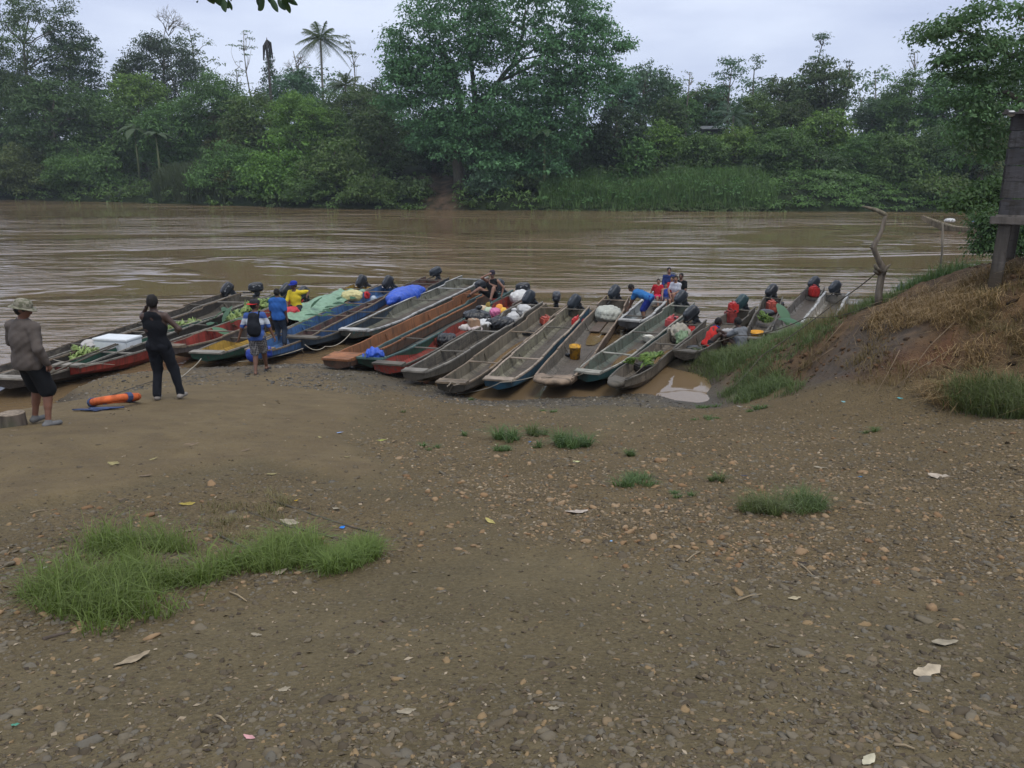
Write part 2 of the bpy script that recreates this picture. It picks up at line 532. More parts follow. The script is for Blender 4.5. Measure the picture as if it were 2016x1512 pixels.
_hg0 = hg
def hg(x, y, rough=True):
    x = np.asarray(x, float); y = np.asarray(y, float)
    z = _hg0(x, y, rough); D, _ = ground_masks(x.ravel(), y.ravel())
    return z - (.045 * (1 - D) * np.clip((.6 - x.ravel()) / 2.5, 0, 1) * np.clip((14 - y.ravel()) / 2, 0, 1)).reshape(z.shape)

# ------------------------------------------------------------------ the near bank
def axis(segs):
    a = []
    for lo, hi, st in segs: a += list(np.arange(lo, hi, st))
    return np.array(a)
ax_ = axis([(-60, -16, 1.5), (-16, -11, .3), (-11, 14, .085), (14, 24, .3), (24, 61, 1.5)])
ay_ = axis([(-8, 0, .5), (0, 2, .15), (2, 26, .085), (26, 32, .3), (32, 59, 1.0)])
GX, GY = np.meshgrid(ax_, ay_, indexing='ij')
GZ = hg(GX, GY)
dirt, grav = ground_masks(GX.ravel(), GY.ravel())
nx_, ny_ = GX.shape
ii = (np.arange(nx_ - 1)[:, None] * ny_ + np.arange(ny_ - 1)[None]).ravel()
gf = np.stack([ii, ii + ny_, ii + ny_ + 1, ii + 1], 1)

m, t = newmat('mud_and_gravel')
pos = t.n('ShaderNodeNewGeometry').outputs['Position']
aD = t.n('ShaderNodeAttribute', attribute_name='dirt').outputs['Fac']
aG = t.n('ShaderNodeAttribute', attribute_name='grav').outputs['Fac']
aM = t.n('ShaderNodeAttribute', attribute_name='mound').outputs['Fac']
aR = t.n('ShaderNodeAttribute', attribute_name='red').outputs['Fac']
aK = t.n('ShaderNodeAttribute', attribute_name='wet').outputs['Fac']
nb = t.noise(pos, .9, 5); nm = t.noise(pos, 5, 5); nf = t.noise(pos, 38, 4, .7)
soil = t.mix(t.ramp(nb, (.3, 0), (.7, 1)), (0.077, 0.059, 0.029), (0.125, 0.097, 0.050))
soil = t.mix(t.ramp(nm, (.35, 0), (.75, .7)), soil, (0.070, 0.055, 0.029))
soil = t.mix(t.ramp(nf, (.42, 0), (.7, .55)), soil, (0.176, 0.143, 0.080))
smooth_d = t.mix(t.ramp(nb, (.3, 0), (.75, 1)), (0.121, 0.088, 0.043), (0.166, 0.125, 0.063))
smooth_d = t.mix(t.ramp(t.noise(pos, 2.3, 6, .7), (.45, 0), (.62, .55)), smooth_d, (0.090, 0.066, 0.036))
smooth_d = t.mix(t.ramp(nf, (.5, 0), (.68, .5)), smooth_d, (.17, .132, .085))
smooth_d = t.mix(t.ramp(nm, (.45, 0), (.8, .5)), smooth_d, (0.106, 0.076, 0.043))
vor = t.n('ShaderNodeTexVoronoi', {'Vector': t.mapping(pos, (1, 1.3, 1)), 'Scale': 30.0, 'Randomness': 1.0})
peb = t.ramp(vor.outputs['Distance'], (.12, 1), (.42, 0))
vc = t.n('ShaderNodeSeparateColor', {0: vor.outputs['Color']})
pcol = t.ramp(vc.outputs[0], (.0, (.05, .040, .026)), (.35, (.115, .092, .060)), (.7, (.18, .143, .090)), (.93, (.30, .21, .115)))
gravel = t.mix(t.math('MULTIPLY', peb, t.ramp(vc.outputs[1], (.2, 1), (.8, .4))), soil, pcol)
vor2 = t.n('ShaderNodeTexVoronoi', {'Vector': pos, 'Scale': 75.0})
peb2 = t.ramp(vor2.outputs['Distance'], (.1, 1), (.4, 0))
v2 = t.n('ShaderNodeSeparateColor', {0: vor2.outputs['Color']})
gravel = t.mix(t.math('MULTIPLY', peb2, t.ramp(v2.outputs[0], (.35, .0), (.8, .8))), gravel, (0.167, 0.134, 0.088))
c = t.mix(t.math('MAXIMUM', aG, .3), soil, gravel)
c = t.mix(aG, c, t.mix(1.0, c, (1.06, .98, .89), 'MULTIPLY'))
c = t.mix(aD, c, smooth_d)
ms = t.mix(t.ramp(nm, (.35, 0), (.65, 1)), (.060, .038, .021), (.140, .084, .040))
ms = t.mix(t.math('MULTIPLY', aR, .75), ms, (.115, .045, .022))
c = t.mix(aM, c, ms)
wetc = t.mix(.72, c, (.040, .033, .024))
c = t.mix(aK, c, wetc)
rough = t.math('SUBTRACT', .92, t.math('MULTIPLY', aK, .45))
hh = t.math('ADD', t.math('MULTIPLY', t.math('MULTIPLY', peb, t.math('MAXIMUM', aG, .35)), 1.0), t.math('MULTIPLY', nf, .8))
hh = t.math('ADD', hh, t.math('MULTIPLY', nm, 1.2))
t.out(c, rough, t.bump(hh, 1.0, .02), .25)
mat_ground = m
mound = moundmask(GX.ravel(), GY.ravel())
red = inpoly(GX.ravel() + fbm(GX, GY, 1.5, 3, 11).ravel() * .8, GY.ravel() + fbm(GX, GY, 1.5, 3, 12).ravel() * .8, gp((1600, 800), (1640, 745), (1760, 700), (1880, 640), (1860, 700), (1790, 790)), .25)
zz = GZ.ravel()
wet = np.clip(1.15 - zz / .42 + fbm(GX, GY, 1.2, 3, 15).ravel() * .8, 0, 1) * (zz < .7) * (1 - .3 * mound) + .8 * inpoly(GX.ravel(), GY.ravel(), gp((1560, 770), (1620, 700), (1720, 620), (1830, 610), (1790, 690), (1700, 740)), .3)
go = npmesh('ground', np.stack([GX.ravel(), GY.ravel(), zz], 1), gf, mat_ground, smooth=True)
for nm_, ar in (('dirt', dirt), ('grav', grav), ('mound', mound), ('red', red), ('wet', np.clip(wet, 0, 1))):
    a = go.data.attributes.new(nm_, 'FLOAT', 'POINT'); a.data.foreach_set('value', ar.astype(np.float32))
tag(go, kind='structure')

# ------------------------------------------------------------------ river
m, t = newmat('river_water')
pos = t.n('ShaderNodeNewGeometry').outputs['Position']
patch = t.noise(t.mapping(pos, (.03, .075, 1)), 1.0, 4, .6, .8)
patch = t.ramp(patch, (.44, .05), (.60, 1.0))
chop = t.ramp(t.noise(t.mapping(pos, (.045, .13, 1), (0, 0, 0), (31, 7, 0)), 1.0, 3, .6, .5), (.48, .0), (.62, 1.0))
sep = t.n('ShaderNodeSeparateXYZ', {0: pos})
w1 = t.noise(t.mapping(pos, (.22, .62, 1), (0, 0, R(-5))), 1.0, 3, .52, 1.1)
w2 = t.noise(t.mapping(pos, (1.5, 3.2, 1), (0, 0, R(5))), 1.0, 3, .55, .3)
w3 = t.noise(t.mapping(pos, (6, 9, 1)), 1.0, 2, .5)
h = t.math('ADD', t.math('MULTIPLY', w1, 1.6), t.math('MULTIPLY', t.math('MULTIPLY', w2, t.math('ADD', t.math('MULTIPLY', chop, 1.1), .25)), .42))
h = t.math('ADD', h, t.math('MULTIPLY', w3, .018))
calm = t.ramp(t.math('DIVIDE', t.math('SUBTRACT', sep.outputs[1], 18.5), 30.0), (.0, .05), (.12, .5), (.45, .95), (1.0, 1.0))
h = t.math('MULTIPLY', h, t.math('MULTIPLY', patch, calm))
cn = t.noise(t.mapping(pos, (.03, .09, 1)), 1.0, 4)
wc = t.mix(t.ramp(cn, (.35, 0), (.65, 1)), (.138, .093, .048), (.172, .120, .068))
t.out(wc, .03, t.bump(h, 1.0, .21), .5, IOR=1.33)
wx = np.array([-400, -100, -30, 0, 30, 100, 400.]); wy = np.array([10, 20, 40, 80, 160, 260.])
WX, WY = np.meshgrid(wx, wy, indexing='ij')
ii = (np.arange(6)[:, None] * 6 + np.arange(5)[None]).ravel()
tag(npmesh('river_water', np.stack([WX.ravel(), WY.ravel(), WX.ravel() * 0], 1), np.stack([ii, ii + 6, ii + 7, ii + 1], 1), m), kind='structure')

# ------------------------------------------------------------------ far bank
FSX = [-300, -130, -83, -60, -43, -27, -12, 0, 29, 52, 80, 130, 300]
FSY = [150, 146, 134, 123, 114, 104.5, 99.5, 98, 95.5, 95, 93, 90, 86]
def fs(x): return np.interp(x, FSX, FSY)
def hf(x, y):
    x = np.asarray(x, float); y = np.asarray(y, float)
    s = y - fs(x)
    rise = np.interp(s, [-4, 0, 2, 6, 18, 35, 60, 110, 400], [-1.2, 0, 1.4, 2.4, 5.0, 8.0, 9.5, 10.5, 12])
    return rise + fbm(x, y, .08, 3, 21) * np.clip(s / 8, 0, 1) * 3
fx_ = axis([(-260, -120, 8), (-120, 100, 1.6), (100, 270, 8)])
fo_ = np.concatenate([np.arange(-4, 10, .8), np.arange(10, 60, 3), np.arange(60, 260, 20)])
FX, FO = np.meshgrid(fx_, fo_, indexing='ij')
FY = FO + fs(FX)
FZ = hf(FX, FY)
ii = (np.arange(len(fx_) - 1)[:, None] * len(fo_) + np.arange(len(fo_) - 1)[None]).ravel()
m, t = newmat('far_bank_earth')
pos = t.n('ShaderNodeNewGeometry').outputs['Position']
n = t.noise(pos, .8, 5)
cc = t.mix(t.ramp(n, (.35, 0), (.65, 1)), (.010, .017, .007), (.024, .034, .013))
path = t.n('ShaderNodeAttribute', attribute_name='path').outputs['Fac']
cc = t.mix(path, cc, t.mix(t.ramp(n, (.4, 0), (.6, 1)), (.035, .028, .018), (.10, .065, .042)))
t.out(cc, .95, t.bump(t.noise(pos, 3, 4), .8, .3), .1)
fo = npmesh('far_bank', np.stack([FX.ravel(), FY.ravel(), FZ.ravel()], 1), np.stack([ii, ii + len(fo_), ii + len(fo_) + 1, ii + 1], 1), m, smooth=True)
pc = np.array([-27 + 0.0]); 
pth = np.clip(1 - np.abs((FX.ravel() - (atz(890, 400).x * (FY.ravel() / 100))) / 2.8) ** 2, 0, 1) * (FO.ravel() < 16)
a = fo.data.attributes.new('path', 'FLOAT', 'POINT'); a.data.foreach_set('value', pth.astype(np.float32))
tag(fo, kind='structure')

# ------------------------------------------------------------------ leaves, trunks, trees
def leafquads(C, D, N, ln, wd, droop=.25):
    """C centres, D along-leaf directions, N normals -> folded rhombus leaves (2 quads' worth in one 4-gon)"""
    D = D / (np.linalg.norm(D, axis=1, keepdims=True) + 1e-9)
    S = np.cross(D, N); S /= (np.linalg.norm(S, axis=1, keepdims=True) + 1e-9)
    ln = np.asarray(ln).reshape(-1, 1); wd = np.asarray(wd).reshape(-1, 1)
    a = C - D * ln * .5
    b = C + S * wd * .5
    c_ = C + D * ln * .5; c_[:, 2] -= (droop * ln)[:, 0]
    d = C - S * wd * .5
    V = np.stack([a, b, c_, d], 1).reshape(-1, 3)
    F = np.arange(len(C) * 4).reshape(-1, 4)
    return V, F
def clump_leaves(rng, cen, rad, count, ln, up=.5, flat=.6):
    """leaves on the outside of a flattened clump"""
    u = rng.normal(size=(count, 3)); u /= np.linalg.norm(u, axis=1, keepdims=True)
    u[:, 2] = np.where(u[:, 2] < -.3, -u[:, 2] * .6, u[:, 2])
    r = rad * (rng.rand(count, 1) ** .4) * (1 + .18 * rng.normal(size=(count, 1)))
    P = cen + u * r * np.array([1, 1, flat])
    N = u * .5 + np.array([0, 0, up]) + rng.normal(size=(count, 3)) * .45
    N /= np.linalg.norm(N, axis=1, keepdims=True)
    D = u + rng.normal(size=(count, 3)) * .6
    D = D - N * (D * N).sum(1, keepdims=True)
    s = ln * rng.uniform(.65, 1.35, count)
    return P, D, N, s
def crown_mesh(name, rng, clumps, ln, dens, mat, parent, up=.5, flat=.6, wd=.5):
    Ps, Ds, Ns, Ss, As = [], [], [], [], []
    for (c, r) in clumps:
        cnt = max(6, int(dens * r * r / (ln * ln)))
        P, D, N, s = clump_leaves(rng, np.array(c), r, cnt, ln, up, flat)
        Ps.append(P); Ds.append(D); Ns.append(N); Ss.append(s)
        As.append(np.clip(rng.choice([0, .1, .3, .6]) + rng.uniform(0, .45, cnt), 0, 1))
    P = np.concatenate(Ps); s = np.concatenate(Ss)
    V, F = leafquads(P, np.concatenate(Ds), np.concatenate(Ns), s, s * wd)
    return npmesh(name, V, F, mat, parent, attr=np.repeat(np.concatenate(As), 4))
def limb(mb, rng, a, b, r0, r1, n=5, bend=.12, seg=6):
    a, b = np.array(a, float), np.array(b, float); L_ = np.linalg.norm(b - a)
    off = rng.normal(size=3) * bend * L_
    P = []
    for i in range(n + 1):
        t_ = i / n
        P.append(a + (b - a) * t_ + off * math.sin(math.pi * t_) + rng.normal(size=3) * .015 * L_ * (0 < i < n))
    mb.tube(P, [r0 + (r1 - r0) * i / n for i in range(n + 1)], seg)
GREENS = {
    'dark': ((.014, .040, .015), (.088, .180, .060)),
    'deep': ((.011, .028, .015), (.058, .112, .050)),
    'mid': ((.018, .056, .016), (.110, .230, .062)),
    'bright': ((.026, .075, .014), (.155, .300, .060)),
    'pale': ((.035, .068, .032), (.145, .225, .110)),
    'olive': ((.028, .050, .018), (.140, .190, .065)),
    'giant': ((.020, .064, .026), (.115, .255, .105)),
    'blue': ((.019, .062, .036), (.110, .235, .125)),
}
TREES = []
def tree(label, style, px, ytop, ybot, hw, off, col='mid', y=None, cat=None, name=None, ln=None, dens=6.5, seed=None, lobes=None, trunkpx=None, group=None):
    """crown box given by what the photograph shows, distance by the offset behind the far waterline"""
    seed = seed if seed is not None else int(px * 7 + ytop * 3 + off * 11) % 99991
    rng = np.random.RandomState(seed)
    if y is None:
        x = atz(px, 400).x * 0
        d = 100.0
        for _ in range(4):
            x = ray(px, 400)[0] / ray(px, 400)[1] * d
            d = float(fs(x)) + off
        y = d
    top = aty(px, ytop, y); bot = aty(px, ybot, y)
    m_px = y / FPX
    w = hw * m_px
    hgt = top.z - bot.z
    near = y < 60
    z0 = hz(top.x, y) if near else float(hf(top.x, y))
    zb = max(bot.z, z0 - .3)
    hgt = top.z - zb
    ln = ln or (float(rng.uniform(.27, .46)) if not near else .2)
    root = empty(name or ('bush' if style in ('bush', 'vine') else 'broadleaf_tree'), (top.x, y, z0), 0, label, cat or ('bush' if style in ('bush', 'vine') else 'tree'), group)
    mat = leafmat(*GREENS[col])
    cl = []
    cx, cy, cz = 0, 0, (top.z + zb) / 2 - z0
    if lobes:
        for (lx, ly, lw, lh) in lobes:
            c0 = aty(lx, ly, y)
            rw, rh = lw * m_px, lh * m_px
            k = max(12, int(rw * rh * (4.6 if not near else 3.6)))
            for _ in range(k):
                u = rng.normal(size=3); u /= np.linalg.norm(u); q = rng.uniform(.3, 1.08)
                cl.append((np.array([c0.x - top.x, rng.uniform(-.35, .15) * w, c0.z - z0]) + u * np.array([rw, rw * .8, rh]) * q, rng.uniform(.9, 2.0) * (1 if not near else .35)))
    elif style in ('bush', 'vine', 'broad'):
        rr = np.clip(w * .28, .55, 1.8)
        k = int(np.clip(11 * (w * hgt) / (rr * rr), 26, 220))
        for _ in range(k):
            u = rng.normal(size=3); u /= np.linalg.norm(u)
            if style != 'broad' and u[2] < -.2: u[2] *= -.5
            q = rng.uniform(.5, 1.0)
            tz = u[2]
            P = np.array([u[0] * w * .95, u[1] * w * .7 - (0 if style == 'broad' else .3 * w * (1 - max(tz, 0))), 0])
            if style == 'broad':
                z_ = cz + u[2] * hgt * .5 * q
            else:
                z_ = (zb - z0) + (.12 + .88 * abs(tz) * q + .0) * hgt * .92
                if rng.rand() < .45: z_ = (zb - z0) + rng.uniform(0, .6) * hgt
            cl.append((np.array([P[0] * q, P[1] * q, z_ - .1]), rr * rng.uniform(.55, 1.15)))
        # a few shoots that break the outline
        for _ in range(int(6 + w)):
            an = rng.uniform(0, 6.28)
            cl.append((np.array([math.cos(an) * w * rng.uniform(.3, 1.05), math.sin(an) * w * .6, (zb - z0) + hgt * rng.uniform(.7, 1.03) * (1 - .25 * abs(math.cos(an)))]), rr * .35))
    elif style in ('tall', 'layered'):
        k = int(np.clip(w * hgt * 1.1, 14, 60)) if style == 'tall' else int(np.clip(w * hgt * .45, 9, 26))
        for i in range(k):
            f = rng.rand()
            env = math.sin(math.pi * min(1, .18 + .75 * f)) if style == 'tall' else rng.uniform(.4, 1)
            an = rng.uniform(0, 6.28); q = rng.uniform(.2, 1)
            cl.append((np.array([math.cos(an) * w * env * q, math.sin(an) * w * env * q * .8, (zb - z0) + f * hgt * .95]), rng.uniform(.5, 1.05) * (1.0 if style == 'tall' else .8) * min(1.5, w / 2.4)))
    elif style == 'conifer':
        for i in range(34):
            f = i / 33
            for k in range(3):
                an = rng.uniform(0, 6.28); q = rng.uniform(.3, 1)
                cl.append((np.array([math.cos(an), math.sin(an), 0]) * w * (1.05 - f) * q + np.array([0, 0, (zb - z0) + f * hgt]), .45 + .5 * (1 - f)))
    fl = {'layered': .35, 'tall': .6, 'vine': .9}.get(style, .8)
    tb = MB()
    tx = 0.0
    topc = (zb - z0) + hgt * (.75 if style != 'bush' else .5)
    tr = {'bush': .12, 'vine': .14, 'broad': .32, 'tall': .2, 'layered': .14, 'conifer': .2, 'bare': .16}.get(style, .2) * (1 if not near else .8)
    tw = rng.normal(size=2) * .04 * topc
    tp = [np.array([tw[0] * math.sin(i * 1.1), tw[1] * math.sin(i * .9), topc * i / 6 - .3 * (i == 0)]) for i in range(7)]
    if lobes is None:
        tb.tube(tp, [tr * (1.3 - i * .16) for i in range(7)], 7)
        order = rng.permutation(len(cl))[:(16 if style != 'bush' else 7)]
        for j in order:
            c, r = cl[j]
            k = min(6, max(1, int(6 * max(.1, (c[2] - abs(c[0]) * .5)) / max(topc, .1))))
            limb(tb, rng, tp[k], c, tr * .38, tr * .1)
    if trunkpx:
        for (pp, r0, r1) in trunkpx:
            P = [np.array(aty(a, b, y + k_)) - np.array([top.x, y, z0]) for (a, b, k_) in pp]
            nP = []
            for a, b in zip(P[:-1], P[1:]):
                for q in range(3): nP.append(a + (b - a) * q / 3 + rng.normal(size=3) * .06)
            nP.append(P[-1])
            tb.tube(nP, [r0 + (r1 - r0) * i / (len(nP) - 1) for i in range(len(nP))], 8)
    if style == 'bare':
        def br(a, d, L_, r, dep):
            b = a + d * L_
            limb(tb, rng, a, b, r, r * .6, 3, .06, 5)
            if dep == 0: return
            for _ in range(3):
                nd = d + rng.normal(size=3) * .55 + np.array([0, 0, .12]); nd /= np.linalg.norm(nd)
                br(a + (b - a) * rng.uniform(.6, 1), nd, L_ * rng.uniform(.55, .8), r * .6, dep - 1)
        for _ in range(6):
            d = np.array([rng.uniform(-1, 1), rng.uniform(-.6, .6), rng.uniform(.4, 1)]); d /= np.linalg.norm(d)
            br(np.array([0, 0, (zb - z0) + hgt * rng.uniform(0, .35)]), d, max(w, hgt * .4) * .55, .10, 3)
    tb.build('trunk', bark((.20, .18, .15) if style in ('bare', 'layered') else (.11, .095, .075)), root, True)
    if cl:
        crown_mesh('foliage' if style in ('bush', 'vine') else 'crown', rng, cl, ln, dens * .8, mat, root, .3, fl)
    return root

# big dark masses, left
T = tree
T('towering dark tree at the far left edge of the photo, crown above the frame', 'broad', 40, -60, 300, 105, 7, 'dark', dens=6.8)
T('dark tree with drooping outer branches right of the towering left tree', 'broad', 128, 22, 290, 66, 12, 'deep')
T('shaggy dark tree low beside the towering left tree', 'broad', 95, 150, 330, 95, 5, 'dark')
T('dark tree filling the extreme left edge of the photo', 'broad', -40, 90, 380, 80, 9, 'dark')
T('dark tree behind the towering left tree, seen through its gaps', 'broad', 30, 130, 330, 90, 14, 'deep')
T('mid green tree between the dark left mass and the pointed bright tree', 'broad', 185, 175, 330, 50, 13, 'mid')
T('olive tree under the skyline gap on the left', 'broad', 455, 215, 330, 55, 18, 'olive')
T('mid green tree under the coconut palm', 'broad', 640, 200, 340, 55, 16, 'mid')
T('dark tree between the young palm and the giant tree', 'broad', 735, 150, 300, 42, 28, 'deep')
T('mid green tree behind the stem of the pale umbrella tree', 'broad', 1345, 175, 290, 42, 34, 'mid')
T('blue green tree in the right skyline behind the ragged tip', 'broad', 1580, 165, 270, 42, 42, 'blue')
T('low dark tree left of the slim white stem', 'broad', 1320, 185, 290, 40, 28, 'dark')
T('mid green tree beneath the narrow high topped tree', 'broad', 1490, 185, 290, 48, 26, 'mid')
T('dull tree beneath the skyline dip', 'broad', 1560, 195, 290, 45, 27, 'dark')
T('dark tree between the skyline gap and the hazy tree', 'broad', 1755, 175, 280, 42, 36, 'dark')
T('blue green tree low in the right skyline gap', 'broad', 1730, 195, 280, 48, 30, 'blue')
T('dull olive bush hanging over the water at the far left', 'vine', 35, 245, 380, 80, 2, 'olive')
T('green bush with a light cap arching over the dark hollow on the left', 'vine', 150, 265, 372, 62, 3, 'mid')
T('slender shrub beside the tall reeds on the left', 'vine', 205, 290, 395, 38, 4, 'mid')
T('bright green tree on the left slope with a pointed top', 'broad', 265, 138, 290, 62, 16, 'bright')
T('dim green tree below the pointed bright tree', 'broad', 215, 195, 350, 62, 10, 'mid')
T('grey green tree behind the tall reeds', 'broad', 320, 205, 340, 70, 11, 'mid')
T('round dark tree with a broken top against the sky, left of the palm', 'broad', 315, 62, 215, 82, 34, 'deep', dens=5.6)
T('pale tree whose top peeks from behind the round dark tree', 'tall', 375, 48, 170, 50, 44, 'pale', dens=3.2)
T('leafless tree with spreading bare twigs on the left skyline', 'bare', 327, 14, 75, 40, 48, 'pale')
T('small dark tree at the left end of the skyline gap', 'broad', 245, 112, 230, 40, 30, 'dark')
T('layered green tree below the round dark tree', 'broad', 410, 148, 290, 72, 16, 'mid')
T('tall thin tree with a flat layered crown on the skyline', 'layered', 480, 38, 128, 38, 30, 'dark', dens=4.8)
T('thin veil of twiggy leaves below the tall layered tree', 'layered', 462, 110, 215, 42, 28, 'olive', dens=2.8)
T('dark cone shaped tree under the dead palm', 'conifer', 530, 104, 205, 40, 29, 'deep')
T('leafless grey tree left of the coconut palm', 'bare', 580, 85, 150, 26, 34, 'pale')
T('green tree in front of the dark cone shaped tree', 'broad', 505, 180, 330, 72, 14, 'mid')
T('sparse pale tree right of the coconut palm', 'layered', 690, 58, 200, 42, 34, 'pale', dens=4.4)
T('leafy tree filling the gap behind the coconut palm', 'broad', 580, 135, 240, 55, 26, 'blue')
T('yellow green tree at the foot of the coconut palm', 'broad', 590, 182, 330, 66, 12, 'bright')
T('mid green tree left of the giant tree', 'broad', 700, 170, 300, 70, 22, 'dark')
T('dark leaning tree beside the giant tree', 'broad', 745, 200, 350, 62, 12, 'dark')
T('vine draped bush with a bright crest above the left waterline', 'vine', 545, 250, 404, 70, 4, 'bright')
T('vine draped bush between the reeds and the bright crest', 'vine', 445, 262, 398, 72, 4, 'mid')
T('vine draped bush under the mid green tree', 'vine', 655, 255, 404, 72, 5, 'mid')
T('yellowish bush standing out low above the water', 'bush', 440, 320, 362, 26, 2, 'olive')
T('low bush trailing in the water left of the bare path', 'vine', 735, 325, 408, 58, 2, 'mid')
T('dark bush at the left side of the bare path', 'vine', 815, 335, 407, 38, 3, 'dark')
T('low bright bush at the water left of the vine draped bushes', 'vine', 600, 335, 407, 50, 1.5, 'mid')
# the giant
T('giant broad tree in the middle of the far bank cut by the frame top', 'lobed', 985, -40, 380, 225, 7, 'giant', dens=5.3, name='giant_tree',
  lobes=[(800, 118, 48, 50), (868, 70, 66, 46), (848, 20, 42, 26), (935, 10, 70, 42), (930, 110, 46, 40), (1040, 25, 100, 40), (1150, 45, 50, 46), (1178, 118, 32, 40), (1120, 120, 58, 52),
         (850, 175, 78, 46), (940, 200, 60, 30), (1030, 190, 90, 34), (1120, 195, 66, 42), (790, 215, 40, 40), (880, 245, 78, 36), (1000, 250, 92, 40), (1090, 265, 70, 40),
         (900, 300, 60, 26), (985, 320, 70, 30), (1070, 325, 60, 30), (835, 280, 48, 36), (1205, 158, 16, 12), (1222, 98, 8, 6), (970, 360, 44, 32), (1010, 95, 46, 20), (955, 60, 60, 40), (985, 130, 44, 26), (1075, 95, 50, 26), (880, 130, 50, 34), (800, 160, 44, 40), (1060, 150, 50, 26), (1140, 160, 40, 30), (780, 100, 22, 26), (1180, 70, 30, 26), (920, 250, 60, 40), (1050, 230, 70, 40)],
  trunkpx=[([(905, 372, 0), (902, 320, 0), (906, 250, 0), (905, 185, 0), (888, 130, 0), (860, 80, 0)], .75, .28), ([(906, 300, 0), (932, 240, 0), (935, 180, 1), (925, 110, 1)], .5, .22),
           ([(906, 270, 0), (960, 190, 0), (1010, 125, 1), (1030, 70, 1), (1035, 20, 0)], .36, .11), ([(1000, 140, 0), (1050, 95, 0), (1120, 60, 0)], .16, .06), ([(1015, 120, 0), (1060, 110, 0), (1110, 100, 0)], .13, .05),
           ([(985, 160, 0), (1050, 130, 0), (1090, 80, 1)], .22, .08), ([(888, 150, 0), (840, 110, 0), (800, 100, 0)], .25, .08), ([(1035, 60, 0), (1000, 40, -1), (960, 20, 0)], .16, .06)])
T('dark understorey tree beneath the giant tree', 'broad', 1000, 235, 372, 105, 13, 'dark')
T('dark understorey tree left of the giant trunk', 'broad', 850, 215, 345, 62, 16, 'deep')
T('leafy bush right of the giant trunk', 'vine', 960, 318, 408, 48, 3, 'blue')
T('leafy bush with hanging sprays under the giant crown', 'vine', 1040, 325, 404, 58, 6, 'dark')
# right
T('dark dense tree at the right side of the giant tree', 'broad', 1215, 196, 350, 58, 12, 'deep', dens=7.2)
T('green tree tucked between the giant and the dark dense tree', 'broad', 1140, 225, 358, 52, 12, 'dark')
T('soft rounded tree on the skyline right of the giant', 'broad', 1272, 118, 250, 56, 36, 'blue', dens=4.8)
T('small tree at the right edge of the giant crown', 'broad', 1222, 148, 230, 34, 30, 'blue')
T('slim white stemmed tree with an airy umbrella top', 'layered', 1357, 134, 170, 30, 32, 'pale', dens=3.6)
T('low skyline tree left of the slim white stem', 'broad', 1312, 150, 260, 40, 38, 'dark')
T('tall bushy tree on the skyline above the tin roof', 'tall', 1440, 112, 260, 52, 32, 'blue', dens=6.0)
T('narrow high topped tree right of the bushy skyline tree', 'tall', 1490, 100, 250, 32, 36, 'blue', dens=6.0)
T('rounded dark tree behind the tin roof', 'broad', 1400, 165, 262, 52, 40, 'dark')
T('grey green tree in the skyline dip', 'broad', 1540, 150, 262, 46, 38, 'dark')
T('tallest tree of the right skyline with a ragged tip', 'tall', 1620, 58, 180, 34, 32, 'blue', dens=5.2)
T('dense body tree under the ragged tip', 'broad', 1625, 112, 240, 56, 31, 'dark')
T('dark tree leaning out right of the ragged tip', 'tall', 1672, 116, 210, 26, 33, 'deep')
T('thin pale tree standing in the right skyline gap', 'layered', 1728, 130, 210, 20, 34, 'pale', dens=3.6)
T('second thin dark tree in the right skyline gap', 'layered', 1695, 165, 235, 26, 38, 'dark')
T('thin flat topped tree beside the overhanging crown', 'layered', 1802, 92, 140, 22, 32, 'dark', dens=4.8)
T('broad hazy tree right of the skyline gap', 'broad', 1805, 135, 290, 62, 26, 'mid')
T('hazy green tree behind the wooden hut', 'broad', 1890, 130, 300, 72, 22, 'mid')
T('dark hazy tree at the right edge behind the hut', 'broad', 1985, 110, 330, 75, 20, 'dark')
T('leafy tree with a bright cap left of the tin roof', 'broad', 1300, 238, 345, 46, 16, 'bright')
T('low leafy tree right below the tin roof', 'broad', 1385, 262, 350, 48, 13, 'mid')
T('round leafy tree in the middle of the right slope', 'broad', 1450, 246, 345, 46, 17, 'bright')
T('wide leafy tree above the long grass bank', 'broad', 1540, 252, 362, 70, 12, 'mid', dens=7.6)
T('big round tree with a yellow green cap on the right slope', 'broad', 1632, 216, 310, 56, 20, 'bright')
T('dark leafy tree below the yellow green cap', 'broad', 1610, 292, 368, 52, 12, 'dark')
T('mid green tree on the right slope beneath the thin pale tree', 'broad', 1708, 262, 372, 55, 13, 'mid')
T('feathery tree sloping down to the water on the right', 'vine', 1790, 220, 385, 70, 9, 'mid')
T('feathery dark tree behind the hut wall', 'vine', 1890, 215, 395, 78, 8, 'dark')
T('olive tree beside the hut wall', 'broad', 1950, 230, 350, 40, 5, 'olive')
T('leafy bush at the right end of the creeper bank', 'vine', 1850, 332, 405, 62, 3, 'mid')
T('leafy tree between the dark dense tree and the bright cap', 'broad', 1255, 270, 352, 42, 10, 'mid')
